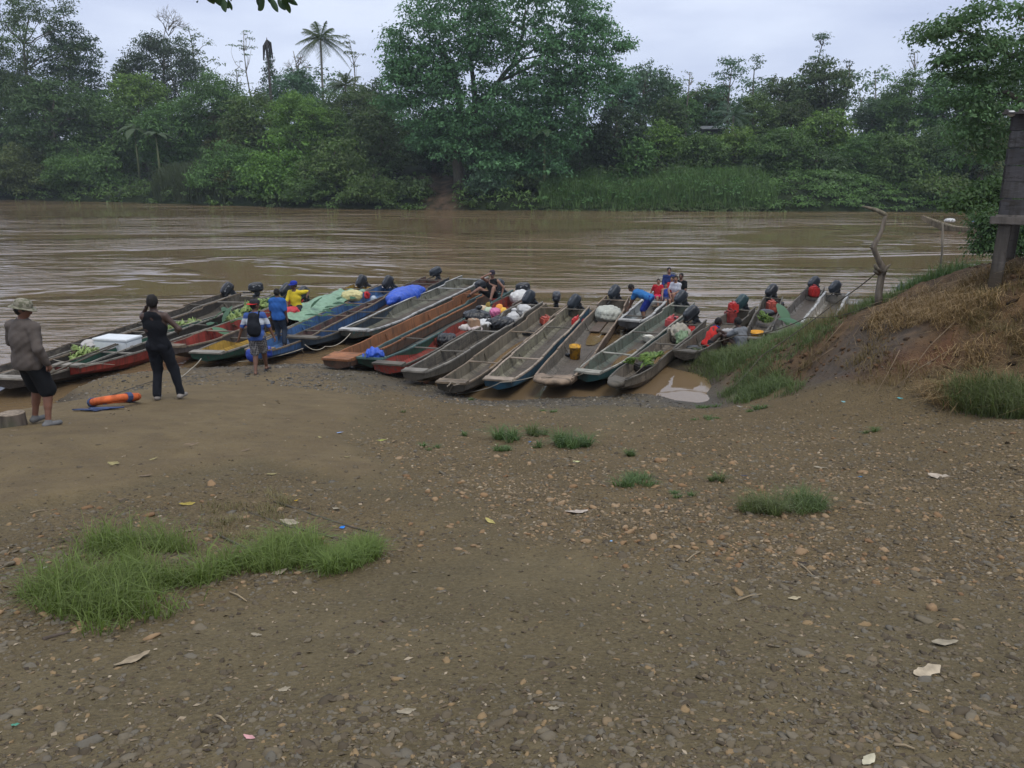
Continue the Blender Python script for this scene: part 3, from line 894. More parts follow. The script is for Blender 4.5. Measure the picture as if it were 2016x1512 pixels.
# palms
def frond(mb, base, az, el, length, nleaf, lw, droop, rng, mi=0):
    d = np.array([math.cos(az) * math.cos(el), math.sin(az) * math.cos(el), math.sin(el)])
    side = np.array([-math.sin(az), math.cos(az), 0])
    P = []
    for i in range(9):
        f = i / 8
        P.append(np.array(base) + d * length * f + np.array([0, 0, -droop * length * f * f]))
    mb.tube(P, [.05 * (1 - .8 * i / 8) for i in range(9)], 4, mi)
    for i in range(nleaf):
        f = .12 + .88 * i / nleaf
        k = min(7, int(f * 8)); q = f * 8 - k
        p = P[k] + (P[k + 1] - P[k]) * q
        tdir = P[k + 1] - P[k]; tdir /= np.linalg.norm(tdir)
        ll = lw * math.sin(math.pi * (.15 + .8 * f))
        for s_ in (-1, 1):
            e = p + side * s_ * ll * .75 + tdir * ll * .45 + np.array([0, 0, -ll * .55 * rng.uniform(.5, 1.2)])
            w_ = tdir * .055
            mb.add([p - w_, p + w_, e + w_ * .2, e - w_ * .2], [(0, 1, 2, 3)], mi)
def palm(label, px, ycrown, ybase, off, size, n=18, col='mid', lean=.3):
    rng = np.random.RandomState(int(px)); d = 100.
    for _ in range(4):
        x = ray(px, 400)[0] / ray(px, 400)[1] * d; d = float(fs(x)) + off
    top = aty(px, ycrown, d); z0 = float(hf(top.x, d))
    root = empty('coconut_palm', (top.x, d, z0), 0, label, 'palm')
    h_ = top.z - z0
    mb = MB(); mb.tube([(lean * math.sin(i / 8 * 1.5), 0, h_ * i / 8) for i in range(9)], [.24 - .012 * i for i in range(9)], 8)
    mb.build('trunk', bark((.24, .22, .18)), root, True)
    mb = MB()
    for i in range(n):
        el = R(75 - 95 * (i / n) ** .8); az = i * 2.4 + rng.uniform(-.3, .3)
        frond(mb, (lean, 0, h_), az, el, size * rng.uniform(.85, 1.1), 30, size * .26, .35 + .3 * i / n, rng)
    o = mb.build('crown', leafmat(*GREENS[col]), root)
    return root
palm('tall coconut palm with a slender pale trunk on the left skyline', 627, 78, 210, 30, 4.6, 22, 'mid')
palm('short young palm to the right of the tall coconut palm', 676, 168, 210, 27, 3.8, 15, 'olive')
palm('small palm with fine fronds below the slim white stemmed tree', 1440, 228, 250, 22, 3.4, 12, 'blue')
# dead palm stub with hanging fronds
d_ = 128.; tp_ = aty(525, 74, d_); root = empty('dead_palm', (tp_.x, d_, float(hf(tp_.x, d_))), 0, 'dead palm with collapsed black fronds poking above the dark cone shaped tree', 'palm')
h_ = tp_.z - root.location.z; mb = MB(); mb.tube([(0, 0, h_ * i / 5) for i in range(6)], [.22] * 4 + [.15, .05], 7); mb.build('trunk', bark((.06, .055, .05)), root)
rng = np.random.RandomState(3); mb = MB()
for i in range(9):
    a = i * .7; mb.tube([(0, 0, h_ - .3), (math.cos(a) * .5, math.sin(a) * .5, h_ - .7 - .1 * i % 1), (math.cos(a) * .7, math.sin(a) * .6, h_ - 2.2 - rng.rand())], [.10, .16, .05], 5)
mb.build('crown', plain((.03, .028, .028)), root)
# banana plants
def banana(label, px, ytop, off, size, seed):
    rng = np.random.RandomState(seed); d = 100.
    for _ in range(4):
        x = ray(px, 400)[0] / ray(px, 400)[1] * d; d = float(fs(x)) + off
    top = aty(px, ytop, d); z0 = float(hf(top.x, d)); h_ = max(1.5, top.z - z0 - size * .4)
    root = empty('banana_plant', (top.x, d, z0), 0, label, 'plant')
    mb = MB(); mb.tube([(0, 0, 0), (.05, 0, h_ * .5), (0, 0, h_)], [.2, .16, .1], 7); mb.build('stem', plain((.12, .14, .06)), root, True)
    V = []; F = []
    for i in range(9):
        az = i * 2.4; el = R(rng.uniform(20, 75)); dd = np.array([math.cos(az) * math.cos(el), math.sin(az) * math.cos(el), math.sin(el)]); sd_ = np.array([-math.sin(az), math.cos(az), 0])
        b0 = len(V)
        for k in range(7):
            f = k / 6; p = np.array([0, 0, h_]) + dd * size * f - np.array([0, 0, .75 * size * f * f]); w_ = size * .17 * math.sin(math.pi * (.08 + .88 * f))
            V += [p - sd_ * w_ - np.array([0, 0, w_ * .3]), p, p + sd_ * w_ - np.array([0, 0, w_ * .3])]
        for k in range(6):
            a = b0 + k * 3; F += [(a, a + 1, a + 4, a + 3), (a + 1, a + 2, a + 5, a + 4)]
    npmesh('leaf', V, F, leafmat((.03, .075, .03), (.10, .18, .08)), root, True)
banana('banana plant with pale drooping leaves among the left trees', 262, 235, 7, 3.6, 1)
banana('banana plant in the dark gap below the bright left tree', 305, 250, 6.5, 3.2, 2)
banana('banana plant with ragged pale leaves under the giant crown', 1072, 235, 3.5, 3.6, 3)

# a far-off wood behind everything and the undergrowth between the trees: read as one mass
rng = np.random.RandomState(77)
N_ = 1500; xs = rng.uniform(-95, 85, N_); off_ = rng.uniform(3, 60, N_) ** 1.0
ys = fs(xs) + off_; keep = ~((off_ < 12) & (np.abs(xs - atz(890, 400).x) < 3.0))
xs, ys, off_ = xs[keep], ys[keep], off_[keep]
zs = hf(xs, ys)
cl = [(np.array([a, b, c + rng.uniform(0, 1.6 if o > 8 else .5)]), rng.uniform(.9, 2.0)) for a, b, c, o in zip(xs, ys, zs, off_)]
tag(crown_mesh('undergrowth', rng, cl, .5, 5, leafmat(*GREENS['dark']), None, .5, .8), 'tangled undergrowth covering the slope between the far trees', 'undergrowth', kind='stuff')
N_ = 2700; xs = rng.uniform(-270, 250, N_); off_ = np.where(np.abs(xs + 15) > 95, rng.uniform(2, 60, N_), rng.uniform(48, 75, N_)); ys = fs(xs) + off_; zs = hf(xs, ys)
cl = [(np.array([a, b, c + rng.uniform(0, 9.5 + 4 * (abs(a + 15) > 95)) + 2.0 * math.sin(a * .13) + 1.5 * math.sin(a * .31)]), rng.uniform(1.2, 2.4)) for a, b, c in zip(xs, ys, zs)]
tag(crown_mesh('distant_wood', rng, cl, .6, 4, leafmat(*GREENS['blue']), None, .5, .8), 'distant wood showing between the trees of the far bank', 'wood', kind='stuff')
P = np.array([(x_, 0, 0) for x_ in np.arange(-150, 62, .36)]) ; P[:, 0] += rng.normal(size=len(P)) * .3; P[:, 1] = fs(P[:, 0]) + rng.uniform(-.5, 2.5, len(P)); P[:, 2] = np.maximum(hf(P[:, 0], P[:, 1]), 0) + rng.uniform(0, 1.3, len(P))
P = P[np.abs(P[:, 0] - atz(890, 400).x) > 1.6]; P = P[P[:, 0] < atz(1050, 400).x]
cl = [(p, rng.uniform(.5, 1.2)) for p in P]
tag(crown_mesh('riverside_scrub', rng, cl, .4, 6, leafmat(*GREENS['mid']), None, .5, .8), 'low scrub trailing into the water along the left half of the far bank', 'scrub', kind='stuff')
# creepers on the right slope, tall reeds and bank grass: blades
def blades(name, P, H, lean, wd, mat, seed, label, cat, az=None):
    rng = np.random.RandomState(seed); n = len(P)
    az = rng.uniform(0, 6.283, n) if az is None else az + rng.normal(size=n) * .5; d = np.stack([np.cos(az), np.sin(az), 0 * az], 1)
    s = np.stack([-np.sin(az + rng.uniform(-.8, .8, n)), np.cos(az), 0 * az], 1)
    H = H.reshape(-1, 1); ln = (lean * rng.uniform(.3, 1.4, n)).reshape(-1, 1)
    w = (wd * rng.uniform(.6, 1.3, n)).reshape(-1, 1)
    z = np.array([0, 0, 1.0])
    p0 = P; p1 = P + z * H * .55 + d * H * ln * .3
    p2 = P + z * H * (1 - ln * .35) + d * H * ln
    V = np.stack([p0 - s * w, p0 + s * w, p1 + s * w * .8, p1 - s * w * .8, p2 + s * w * .12, p2 - s * w * .12], 1).reshape(-1, 3)
    b = np.arange(n)[:, None] * 6
    F = np.concatenate([b + np.array([0, 1, 2, 3]), b + np.array([3, 2, 4, 5])])
    o = npmesh(name, V, F, mat, None, attr=np.repeat(rng.rand(n), 6))
    return tag(o, label, cat, kind='stuff')
def bankpts(px0, px1, o0, o1, n, rng):
    xs = rng.uniform(atz(px0, 410).x, atz(px1, 410).x, n); o = rng.uniform(o0, o1, n); ys = fs(xs) + o
    return np.stack([xs, ys, hf(xs, ys)], 1)
P = bankpts(205, 400, .3, 7, 9000, rng)
blades('reeds', P, rng.uniform(1.6, 4.2, len(P)), .35, .05, leafmat((.030, .050, .022), (.085, .115, .055)), 5, 'tall reeds at the water on the left of the far bank', 'reeds')
P = bankpts(1060, 1500, .2, 10, 16000, rng)
blades('tall_grass', P, rng.uniform(.5, 2.0, len(P)) * (.70 + .6 * (fbm(P[:, 0], P[:, 1], .3, 2, 9) + .3)) * np.clip(.4 + P[:, 0] * 0 + (P[:, 1] - fs(P[:, 0])) / 3, .4, 1.2), .4, .05, leafmat((.028, .075, .020), (.115, .240, .070)), 6, 'long green grass on the sloping far bank right of the giant tree', 'grass')
P = bankpts(1060, 1440, .5, 10, 260, rng)
cl = [(p + np.array([0, 0, rng.uniform(.2, 1.3)]), rng.uniform(.5, 1.1)) for p in P]
tag(crown_mesh('bank_weeds', rng, cl, .32, 4.5, leafmat((.024, .070, .018), (.105, .220, .065)), None, .6, .7), 'leafy weeds mixed through the long grass bank', 'weeds', kind='stuff')
P = bankpts(1420, 1960, 0, 13, 420, rng)
cl = [(p + np.array([0, 0, rng.uniform(-.2, .7)]), rng.uniform(.6, 1.3)) for p in P]
tag(crown_mesh('creepers', rng, cl, .32, 6, leafmat((.022, .065, .016), (.110, .230, .060)), None, .8, .5), 'bright green creepers covering the low far bank on the right', 'creepers', kind='stuff')
P = bankpts(1050, 1500, -.6, 1.2, 130, rng)
cl = [(p + np.array([0, 0, .1]), rng.uniform(.4, .8)) for p in P]
tag(crown_mesh('water_weeds', rng, cl, .25, 5, leafmat((.03, .065, .02), (.10, .18, .06)), None, .8, .4), 'pale green weeds along the foot of the long grass bank', 'weeds', kind='stuff')

# near tree over the hut, right
NT_Y = 27
T('large overhanging tree on the near bank at the right edge, leaning over the river', 'lobed', 2105, -60, 330, 200, 0, 'giant', y=NT_Y, name='overhanging_tree', ln=.135, dens=4.6,
  lobes=[(1862, 58, 36, 14), (1900, 42, 46, 16), (1905, 92, 38, 14), (1935, 112, 58, 18), (1990, 95, 56, 22), (1890, 118, 32, 8), (2010, 30, 38, 34), (1965, 150, 66, 20), (1885, 152, 26, 10), (2030, 140, 50, 40),
         (1925, 185, 66, 22), (2005, 200, 60, 26), (1940, 225, 46, 16), (2070, 60, 60, 60), (2090, 180, 70, 60), (1880, 205, 30, 14), (1900, 240, 44, 20), (1960, 265, 54, 26), (2030, 260, 50, 34), (1885, 275, 36, 18), (1930, 310, 46, 22), (2000, 320, 44, 30), (1830, 75, 18, 8), (1845, 130, 20, 8)],
  trunkpx=[([(2150, 560, 0), (2140, 420, 0), (2120, 280, 0), (2090, 160, 0), (2060, 60, 0)], .32, .14), ([(2120, 280, 0), (2050, 215, -.5), (1985, 180, -.5), (1925, 175, 0)], .14, .03), ([(2090, 180, 0), (2030, 120, 0), (1965, 100, 0), (1900, 60, 0), (1860, 55, 0)], .13, .02), ([(2075, 100, 0), (2030, 50, .5), (2005, 20, .5)], .1, .03)])
T('small leafy bough reaching out low from behind the hut', 'lobed', 1945, 350, 415, 60, 0, 'dark', y=26, name='leafy_sapling', ln=.14, dens=5,
  lobes=[(1905, 395, 30, 10), (1940, 378, 34, 14), (1960, 400, 26, 12), (1890, 408, 16, 5), (1975, 380, 24, 18)],
  trunkpx=[([(1990, 560, 0), (1985, 470, 0), (1968, 410, 0), (1935, 385, 0), (1895, 400, 0)], .06, .015)])
T('small green shrub standing beside the post of the hut', 'lobed', 1955, 436, 505, 25, 0, 'dark', y=21, name='shrub', cat='shrub', ln=.09, dens=5,
  lobes=[(1950, 445, 12, 10), (1958, 468, 12, 16), (1951, 492, 8, 12)], trunkpx=[([(1958, 525, 0), (1957, 480, 0), (1952, 440, 0)], .03, .01)])
T('dark shrub seen between the hut post and the right edge', 'lobed', 2000, 440, 530, 30, 0, 'dark', y=21, name='shrub', cat='shrub', ln=.09, dens=5,
  lobes=[(1998, 465, 16, 22), (2012, 490, 16, 20), (2004, 445, 18, 10)], trunkpx=[([(2008, 545, 0), (2006, 500, 0), (2000, 450, 0)], .03, .01)])

# haze: one closed box of pale air
m = bpy.data.materials.new('pale_haze'); m.use_nodes = True; t = NT(m)
v = t.n('ShaderNodeVolumePrincipled', {'Color': (.78, .88, 1, 1), 'Density': .00033})
t.n('ShaderNodeOutputMaterial', {'Volume': v.outputs[0]})
mb = MB(); mb.box((0, 130, 22), (640, 400, 50)); hz_o = mb.build('haze', m); tag(hz_o, 'thin pale haze in the air over the river', 'haze', kind='stuff')
# ------------------------------------------------------------------ weathered boat wood
@memo
def paintwood(paint, wood, wear, seed=0):
    m, t = newmat('weathered_wood')
    o = t.n('ShaderNodeTexCoord').outputs['Object']
    o = t.mapping(o, loc=(seed * 3.7, seed * 1.3, 0))
    grain = t.noise(t.mapping(o, (1.2, 14, 14)), 2.2, 6, .65)
    blot = t.noise(o, 1.7, 5, .65)
    chip = t.noise(t.mapping(o, (2.0, 5, 5)), 2.6, 8, .75)
    drip = t.noise(t.mapping(o, (7, 2, .6)), 1.6, 4)
    wc_ = t.mix(t.ramp(grain, (.3, 0), (.7, 1)), tuple(x * .45 for x in wood), tuple(min(1, x * 1.35) for x in wood))
    wc_ = t.mix(t.ramp(blot, (.45, 0), (.75, .6)), wc_, tuple(x * .35 for x in wood))
    pc_ = t.mix(t.ramp(blot, (.3, 0), (.7, 1)), tuple(x * .5 for x in paint), tuple(min(1, x * 1.1) for x in paint))
    c = t.mix(t.ramp(chip, (1 - wear * .9 - .03, 0), (1 - wear * .9 + .03, 1)), pc_, wc_)
    c = t.mix(t.ramp(drip, (.48, 0), (.68, .7)), c, (.03, .026, .019))
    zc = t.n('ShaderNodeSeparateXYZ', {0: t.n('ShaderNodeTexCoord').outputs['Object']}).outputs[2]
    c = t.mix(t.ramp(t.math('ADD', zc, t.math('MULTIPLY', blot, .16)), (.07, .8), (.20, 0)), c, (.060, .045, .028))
    t.out(c, t.math('ADD', .45, t.math('MULTIPLY', chip, .5)), t.bump(t.math('ADD', grain, t.math('MULTIPLY', chip, .8)), .7, .012), .3)
    return m
GREYW = (.125, .11, .086); DARKW = (.065, .056, .047); TANW = (.22, .168, .115); PALE = (.26, .238, .20); REDW = (.20, .10, .06)
black_pl = plain((.018, .021, .026), .38, .45, .1, 9.0, 0.0, .05)
grey_pl = plain((.022, .029, .038), .42, .45, .15, 8.0, 0.0, .06)
green_pl = plain((.02, .05, .055), .42, .45, .15, 8.0, 0.0, .06)
steel = plain((.16, .165, .17), .45, .5, .2, 20., .6, .1)
MOT = {}
def motor_meshes(style):
    if style in MOT: return MOT[style]
    pl = {'black': black_pl, 'grey': grey_pl, 'green': green_pl}[style]
    s = SDF((-.28, -.22, .1), (.46, .22, .68), .014)
    s.ell((.08, 0, .42), (.31, .165, .185), k=0, pw=3.2)
    s.ell((.12, 0, .30), (.25, .135, .14), k=.06, pw=2.6)
    s.cap((-.2, 0, .36), (-.12, 0, .40), .06, .08, .06)
    s.cut((0, 0, .20), (0, 0, -1)); s.cut((0, 0, .60), (-.18, 0, 1))
    cowl = s.build('cowl', pl); MB_ = MB()
    MB_.box((.08, 0, .335), (.60, .325, .016), None, 0, .004)
    MB_.box((.02, 0, .605), (.16, .07, .02), None, 0, .008)
    band = MB_.build('trim_band', steel if style != 'green' else pl)
    b = MB()
    b.box((.10, 0, .13), (.24, .17, .16), None, 0, .03, .9)
    b.tube([(.11, 0, .1), (.12, 0, -.25), (.13, 0, -.62)], [.075, .06, .05], 8)
    b.box((.17, 0, -.52), (.30, .16, .018), None, 0, .006)
    b.tube([(-.02, 0, -.68), (.04, 0, -.68), (.2, 0, -.68), (.27, 0, -.68)], [.01, .05, .05, .03], 8)
    b.box((.10, 0, -.78), (.16, .014, .14), Matrix.Rotation(R(-15), 3, 'Y'), 0, .005)
    b.box((-.03, 0, -.02), (.10, .20, .24), None, 0, .02)
    b.tube([(-.09, .07, .06), (-.09, .07, -.1)], .016, 6); b.tube([(-.09, -.07, .06), (-.09, -.07, -.1)], .016, 6)
    leg = b.build('outboard_motor', black_pl)
    b = MB(); b.tube([(-.1, .05, .18), (-.3, .07, .22), (-.48, .09, .24)], [.022, .018, .024], 7)
    b.tube([(-.16, -.08, .24), (-.24, -.1, .36), (-.10, -.1, .42)], .012, 6)
    tiller = b.build('tiller', black_pl)
    b = MB()
    for k in range(3):
        q = Matrix.Rotation(k * 2.094, 3, 'X')
        b.box(q @ Vector((.29, 0, .07)) + Vector((0, 0, -.68)), (.015, .075, .12), q @ Matrix.Rotation(.5, 3, 'Z'), 0, .005)
    prop = b.build('propeller', steel)
    r = [o.data for o in (leg, cowl, band, tiller, prop)]
    for o in (leg, cowl, band, tiller, prop): bpy.data.objects.remove(o)
    MOT[style] = r
    return r
def add_motor(boat, x, z, style, tilt, yaw, text=None, y=0.0):
    me = motor_meshes(style)
    leg = link(bpy.data.objects.new('outboard_motor', me[0]), boat)
    leg.location = (x, y, z); leg.rotation_euler = (0, -R(tilt), R(yaw - (38 if tilt > 20 else 0))); leg.scale = (.82, .82, .82)
    for nm_, d in zip(('cowl', 'trim_band', 'tiller', 'propeller'), me[1:]):
        link(bpy.data.objects.new(nm_, d), leg)
    if text:
        fc = bpy.data.curves.new('lettering', 'FONT'); fc.body = text; fc.size = .095; fc.align_x = 'CENTER'; fc.extrude = .001
        tmp = link(bpy.data.objects.new('tmp', fc)); bpy.context.view_layer.update()
        me_ = bpy.data.meshes.new_from_object(tmp.evaluated_get(bpy.context.evaluated_depsgraph_get())); bpy.data.objects.remove(tmp)
        me_.materials.clear(); me_.materials.append(plain((.62, .64, .66), .6, .3, .02))
        fo_ = link(bpy.data.objects.new('lettering', me_), leg)
        fo_.location = (.08, -.162, .43); fo_.rotation_euler = (R(90), 0, 0)
    return leg

def boat(label, bf, bn, sf, sn, wmid=None, outer=GREYW, inner=GREYW, ow=.55, iw=.55, thw=(.22, .5, .8), motor='black', tilt=55, yaw=0, text=None, hg_=.37, bowrise=.07, sternstep=.07, seed=0, cap=TANW, bowtype='plank', capw=.034, wet=None, zoff=0.0, bd=.22):
    zr = hg_ + .03 + zoff
    BF, BN, SF, SN = [atz(p[0], p[1], zr) for p in (bf, bn, sf, sn)]
    B, S_ = (BF + BN) / 2, (SF + SN) / 2
    A = S_ - B; A.z = 0; L_ = A.length; A.normalize(); n = Vector((-A.y, A.x, 0))
    wb = abs((BF - BN).dot(n)) / 2; ws = abs((SF - SN).dot(n)) / 2
    wm = (wmid / 2) if wmid else max(wb, ws) * 1.08
    rnd = random.Random(seed + 5)
    root = empty('dugout_canoe', (B.x, B.y, zoff), math.atan2(A.y, A.x), label, 'boat', 'canoes moored side by side along the landing')
    NS = 46
    ph = rnd.uniform(0, 6)
    steps = sorted([rnd.uniform(.16, .3), rnd.uniform(.45, .6), rnd.uniform(.74, .84)])
    def half(t_):
        k = min(1, t_ / .22); k = math.sin(k * math.pi / 2) ** .9
        w1 = wb + (wm - wb) * k
        if t_ > .6: w1 = wm + (ws - wm) * ((t_ - .6) / .4) ** 1.4
        return w1
    def gz(t_, sd=1):
        z = hg_ + bowrise * max(0, 1 - t_ / .2) ** 1.5
        if t_ > steps[2]: z += sternstep
        if t_ > steps[0] and t_ < steps[1]: z += .018
        return z + .007 * math.sin(t_ * 13 + ph * sd) + .003 * math.sin(t_ * 53 + ph)
    def bz(t_):
        k = max(0, 1 - t_ / .27)
        return -.10 + (hg_ - .03) * k ** 1.6
    th = .035
    V = []; F = []; M = []
    def section(t_):
        w_ = half(t_); lat = .006 * math.sin(t_ * 23 + ph)
        zl, zr_ = gz(t_, 1), gz(t_, -1); zb = bz(t_)
        wbt = w_ * (.62 - .04 * min(1, max(0, 1 - t_ / .17)))
        zm = zb + (hg_ - zb) * .45
        O = [(w_, zl), (w_ * .93, zm), (wbt, zb + .03), (0, zb - .02), (-wbt, zb + .03), (-w_ * .93, zm), (-w_, zr_)]
        zf = max(zb + .06, .045 - zoff * 0)
        I = [(-w_ + th, zr_), (-w_ * .93 + th, max(zm, zf + .02)), (-wbt + th * .6, zf + .015), (0, zf), (wbt - th * .6, zf + .015), (w_ * .93 - th, max(zm, zf + .02)), (w_ - th, zl)]
        return [(y + lat, z) for y, z in O + I]
    for i in range(NS + 1):
        t_ = i / NS
        for (y, z) in section(t_):
            # raked bow: lower points sit further aft
            rk = max(0, 1 - t_ / .1) * (gz(t_) - z) * .25
            V.append((t_ * L_ + rk, y, z))
    for i in range(NS):
        for k in range(14):
            k2 = (k + 1) % 14
            F.append((i * 14 + k, (i + 1) * 14 + k, (i + 1) * 14 + k2, i * 14 + k2))
            M.append(0 if k < 6 else (2 if k in (6, 13) else (3 if k in (9, 10) else 1)))
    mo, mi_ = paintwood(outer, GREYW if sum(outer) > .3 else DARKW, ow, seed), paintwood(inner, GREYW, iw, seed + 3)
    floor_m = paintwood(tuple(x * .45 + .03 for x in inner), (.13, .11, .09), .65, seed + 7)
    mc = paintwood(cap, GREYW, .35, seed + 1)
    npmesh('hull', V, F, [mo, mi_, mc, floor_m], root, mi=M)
    # gunwale strips
    for sgn in (1, -1):
        g = MB(); t0 = .0; segs = [0, steps[0], steps[1], steps[2], 1]
        for a_, b_ in zip(segs[:-1], segs[1:]):
            ns = 8; vs = []
            for i in range(ns + 1):
                t_ = a_ + (b_ - a_) * (i / ns) * .995 + .001
                y = sgn * (half(t_) + .004) + .006 * math.sin(t_ * 23 + ph); z = gz(t_, sgn) + .004
                jw = capw * (1 + .15 * math.sin(t_ * 40 + ph))
                for dy, dz in ((.006, -.028), (.007, .012), (-jw, .012), (-jw + .006, -.004)):
                    vs.append((t_ * L_, y + sgn * dy, z + dz))
            fs_ = []
            for i in range(ns):
                for k in range(4):
                    k2 = (k + 1) % 4
                    fs_.append((i * 4 + k, i * 4 + k2, i * 4 + 4 + k2, i * 4 + 4 + k))
            fs_ += [(0, 3, 2, 1), (ns * 4, ns * 4 + 1, ns * 4 + 2, ns * 4 + 3)]
            g.add(vs, fs_)
        g.build('gunwale', mc, root)
    # end boards
    def plate(name, t_, thick, mat, zcut=0.0):
        sec = section(t_)[:7]; vs = []
        for dx in (-thick / 2, thick / 2):
            for (y, z) in sec:
                rk = max(0, 1 - t_ / .1) * (gz(t_) - z) * .25
                vs.append((t_ * L_ + dx + rk, y * .99, z - zcut))
        fs_ = [tuple(range(7)), tuple(range(7, 14))[::-1]] + [(k, k + 7, (k + 1) % 7 + 7, (k + 1) % 7) for k in range(7)]
        p = MB(); p.add(vs, fs_); return p.build(name, mat, root)
    plate('bow_transom', 0, .05, mo); plate('stern_transom', 1 - .03 / L_, .05, mi_, .10)
    if bowtype == 'plank':
        p = MB(); hw_ = half(bd / L_)
        vs = []
        for x_, w_ in ((-.06, wb * 1.04), (bd * .5, half(bd * .5 / L_) * 1.0), (bd, hw_)):
            for z_ in (gz(0) - .01, gz(0) + .032):
                vs += [(x_, -w_, z_ + .01 * rnd.random()), (x_, w_, z_ + .01 * rnd.random())]
        fs_ = [(0, 1, 3, 2), (8, 10, 11, 9)]
        for a_ in (0, 4): fs_ += [(a_ + 2, a_ + 3, a_ + 7, a_ + 6), (a_, a_ + 4, a_ + 5, a_ + 1), (a_, a_ + 2, a_ + 6, a_ + 4), (a_ + 1, a_ + 5, a_ + 7, a_ + 3)]
        p.add(vs, fs_); p.build('bow_board', mc, root)
    elif bowtype == 'solid':
        s = SDF((-.35, -wb - .1, .0), (bd * 1.6, wb + .1, gz(0) + .08), .025)
        s.ell((.12, 0, gz(0) - .04), (.42, wb * 1.0, .085), k=0, pw=2.8); s.ell((bd * 1.5, 0, gz(0) + .06), (bd * .9, wb * .8, .12), k=0, op='sub')
        s.wrinkle(.006, 9, seed); s.build('bow_board', mc, root)
    for t_ in thw:
        w_ = half(t_) - .01
        q = MB(); zt = (gz(t_, 1) + gz(t_, -1)) / 2 - rnd.uniform(.0, .03)
        a = (t_ * L_ + rnd.uniform(-.04, .04), -w_, zt); b = (t_ * L_ + rnd.uniform(-.04, .04), w_, zt)
        q.beam(a, b, rnd.uniform(.07, .11), .025, 0, .005); q.build('thwart', mc if rnd.random() < .6 else paintwood(GREYW, DARKW, .4, 2), root)
    for t_ in (.33, .62, .9):
        q = MB(); w_ = half(t_)
        for sgn in (-1, 1):
            q.beam((t_ * L_, sgn * (w_ - th - .012), hg_ - .06), (t_ * L_, sgn * (w_ * .66), .07), .05, .02, 0, .004)
        q.build('rib', mi_, root)
    if motor:
        add_motor(root, L_ + .03, gz(1) - .10, motor, tilt, yaw, text)
    root['L'] = 0; del root['L']
    return dict(root=root, B=B, A=A, n=n, L=L_, half=half, gz=gz)
BLUE = (.035, .11, .17); BLUE2 = (.05, .13, .30); GRN = (.03, .10, .065); RED = (.30, .045, .03); YEL = (.42, .26, .04); WHT = (.46, .46, .44); ORG = (.33, .135, .055); TEAL = (.05, .13, .125)
BT = {}
def bt(k, *a, **kw): BT[k] = boat(*a, seed=len(BT) + 1, **kw)
bt('A', 'outermost dark grey canoe at the left, beyond the one with the white cooler', (-75, 744), (-34, 750), (444, 578), (473, 580), outer=DARKW, inner=DARKW, ow=.7, motor='black', tilt=50, yaw=-10, thw=(.3, .55, .8), text='SUZUKI')
bt('B', 'dark grey canoe carrying the white cooler', (-14, 748), (44, 753), (474, 579), (530, 583), outer=DARKW, inner=GREYW, ow=.7, motor='black', tilt=4, yaw=-50, text='SUZUKI', thw=(.12, .3, .45, .6, .86), cap=PALE)
bt('C', 'canoe with green inside and peeling red bow beyond the man in the tank top', (112, 722), (150, 728), (550, 581), (590, 584), outer=RED, inner=GRN, ow=.42, iw=.3, motor='black', tilt=40, yaw=10, thw=(.16, .5), cap=PALE)
bt('D', 'canoe with grey hull and flaking red strake, bow beside the yellow lined one', (325, 683), (348, 689), (583, 588), (622, 592), outer=(.12, .10, .09), inner=RED, ow=.4, iw=.4, motor='black', tilt=38, yaw=8, thw=(.3, .7), hg_=.46)
bt('E', 'yellow lined green canoe covered with a pale green sheet', (379, 696), (430, 701), (699, 560), (743, 563), outer=GRN, inner=YEL, ow=.5, iw=.35, motor='black', tilt=55, thw=(.18, .9), cap=PALE, bowtype='plank')
bt('F', 'blue lined canoe with a red cloth tied near its stern', (488, 690), (530, 695), (752, 562), (795, 565), outer=BLUE2, inner=BLUE2, ow=.4, iw=.25, motor='black', tilt=55, yaw=-5, thw=(.2, .45, .66, .86), cap=TANW)
bt('G', 'dark blue grey canoe holding the big blue tarpaulin', (571, 666), (620, 672), (838, 546), (884, 548), outer=(.05, .075, .10), inner=(.13, .06, .05), ow=.45, iw=.5, motor='grey', tilt=25, yaw=-20, thw=(.1, .35, .62, .84, .93), cap=GREYW)
bt('H', 'long pale grey canoe with white gunwales and a dark square bow end', (673, 651), (716, 657), (913, 543), (958, 548), outer=TEAL, inner=(.17, .17, .13), ow=.6, iw=.4, motor=None, thw=(.2, .5, .74, .93), cap=WHT, capw=.06)
bt('I', 'orange brown dugout with a broad pointed wooden bow', (640, 709), (684, 716), (928, 573), (966, 577), outer=(.16, .09, .06), inner=(.27, .115, .05), ow=.5, iw=.2, motor='black', tilt=10, yaw=-30, thw=(.93,), cap=ORG, bowtype='plank', bd=.7)
bt('J', 'dark green and blue canoe with a blue sack on its bow', (708, 705), (749, 713), (970, 571), (1009, 574), outer=GRN, inner=(.05, .085, .09), ow=.45, iw=.4, motor='grey', tilt=48, thw=(.24, .93), cap=(.09, .16, .15))
bt('K', 'red lined canoe loaded with groceries', (741, 717), (786, 727), (1012, 579), (1043, 583), outer=RED, inner=RED, ow=.5, iw=.45, motor='black', tilt=6, yaw=-60, text='SUZUKI', thw=(.2, .55, .94), cap=GREYW)
bt('L', 'dark grey canoe with a flared log hull beside the red lined one', (796, 732), (832, 739), (1033, 594), (1068, 597), outer=GREYW, inner=DARKW, ow=.5, iw=.6, motor='grey', tilt=52, thw=(.25, .5, .93), cap=PALE, hg_=.44)
bt('N', 'grey canoe with brown bilge water and a flat plank on its bow', (863, 755), (914, 763), (1076, 599), (1114, 604), wmid=.74, outer=GREYW, inner=(.18, .155, .11), ow=.5, iw=.4, motor='black', tilt=5, yaw=10, thw=(.22, .58, .93), cap=TANW)
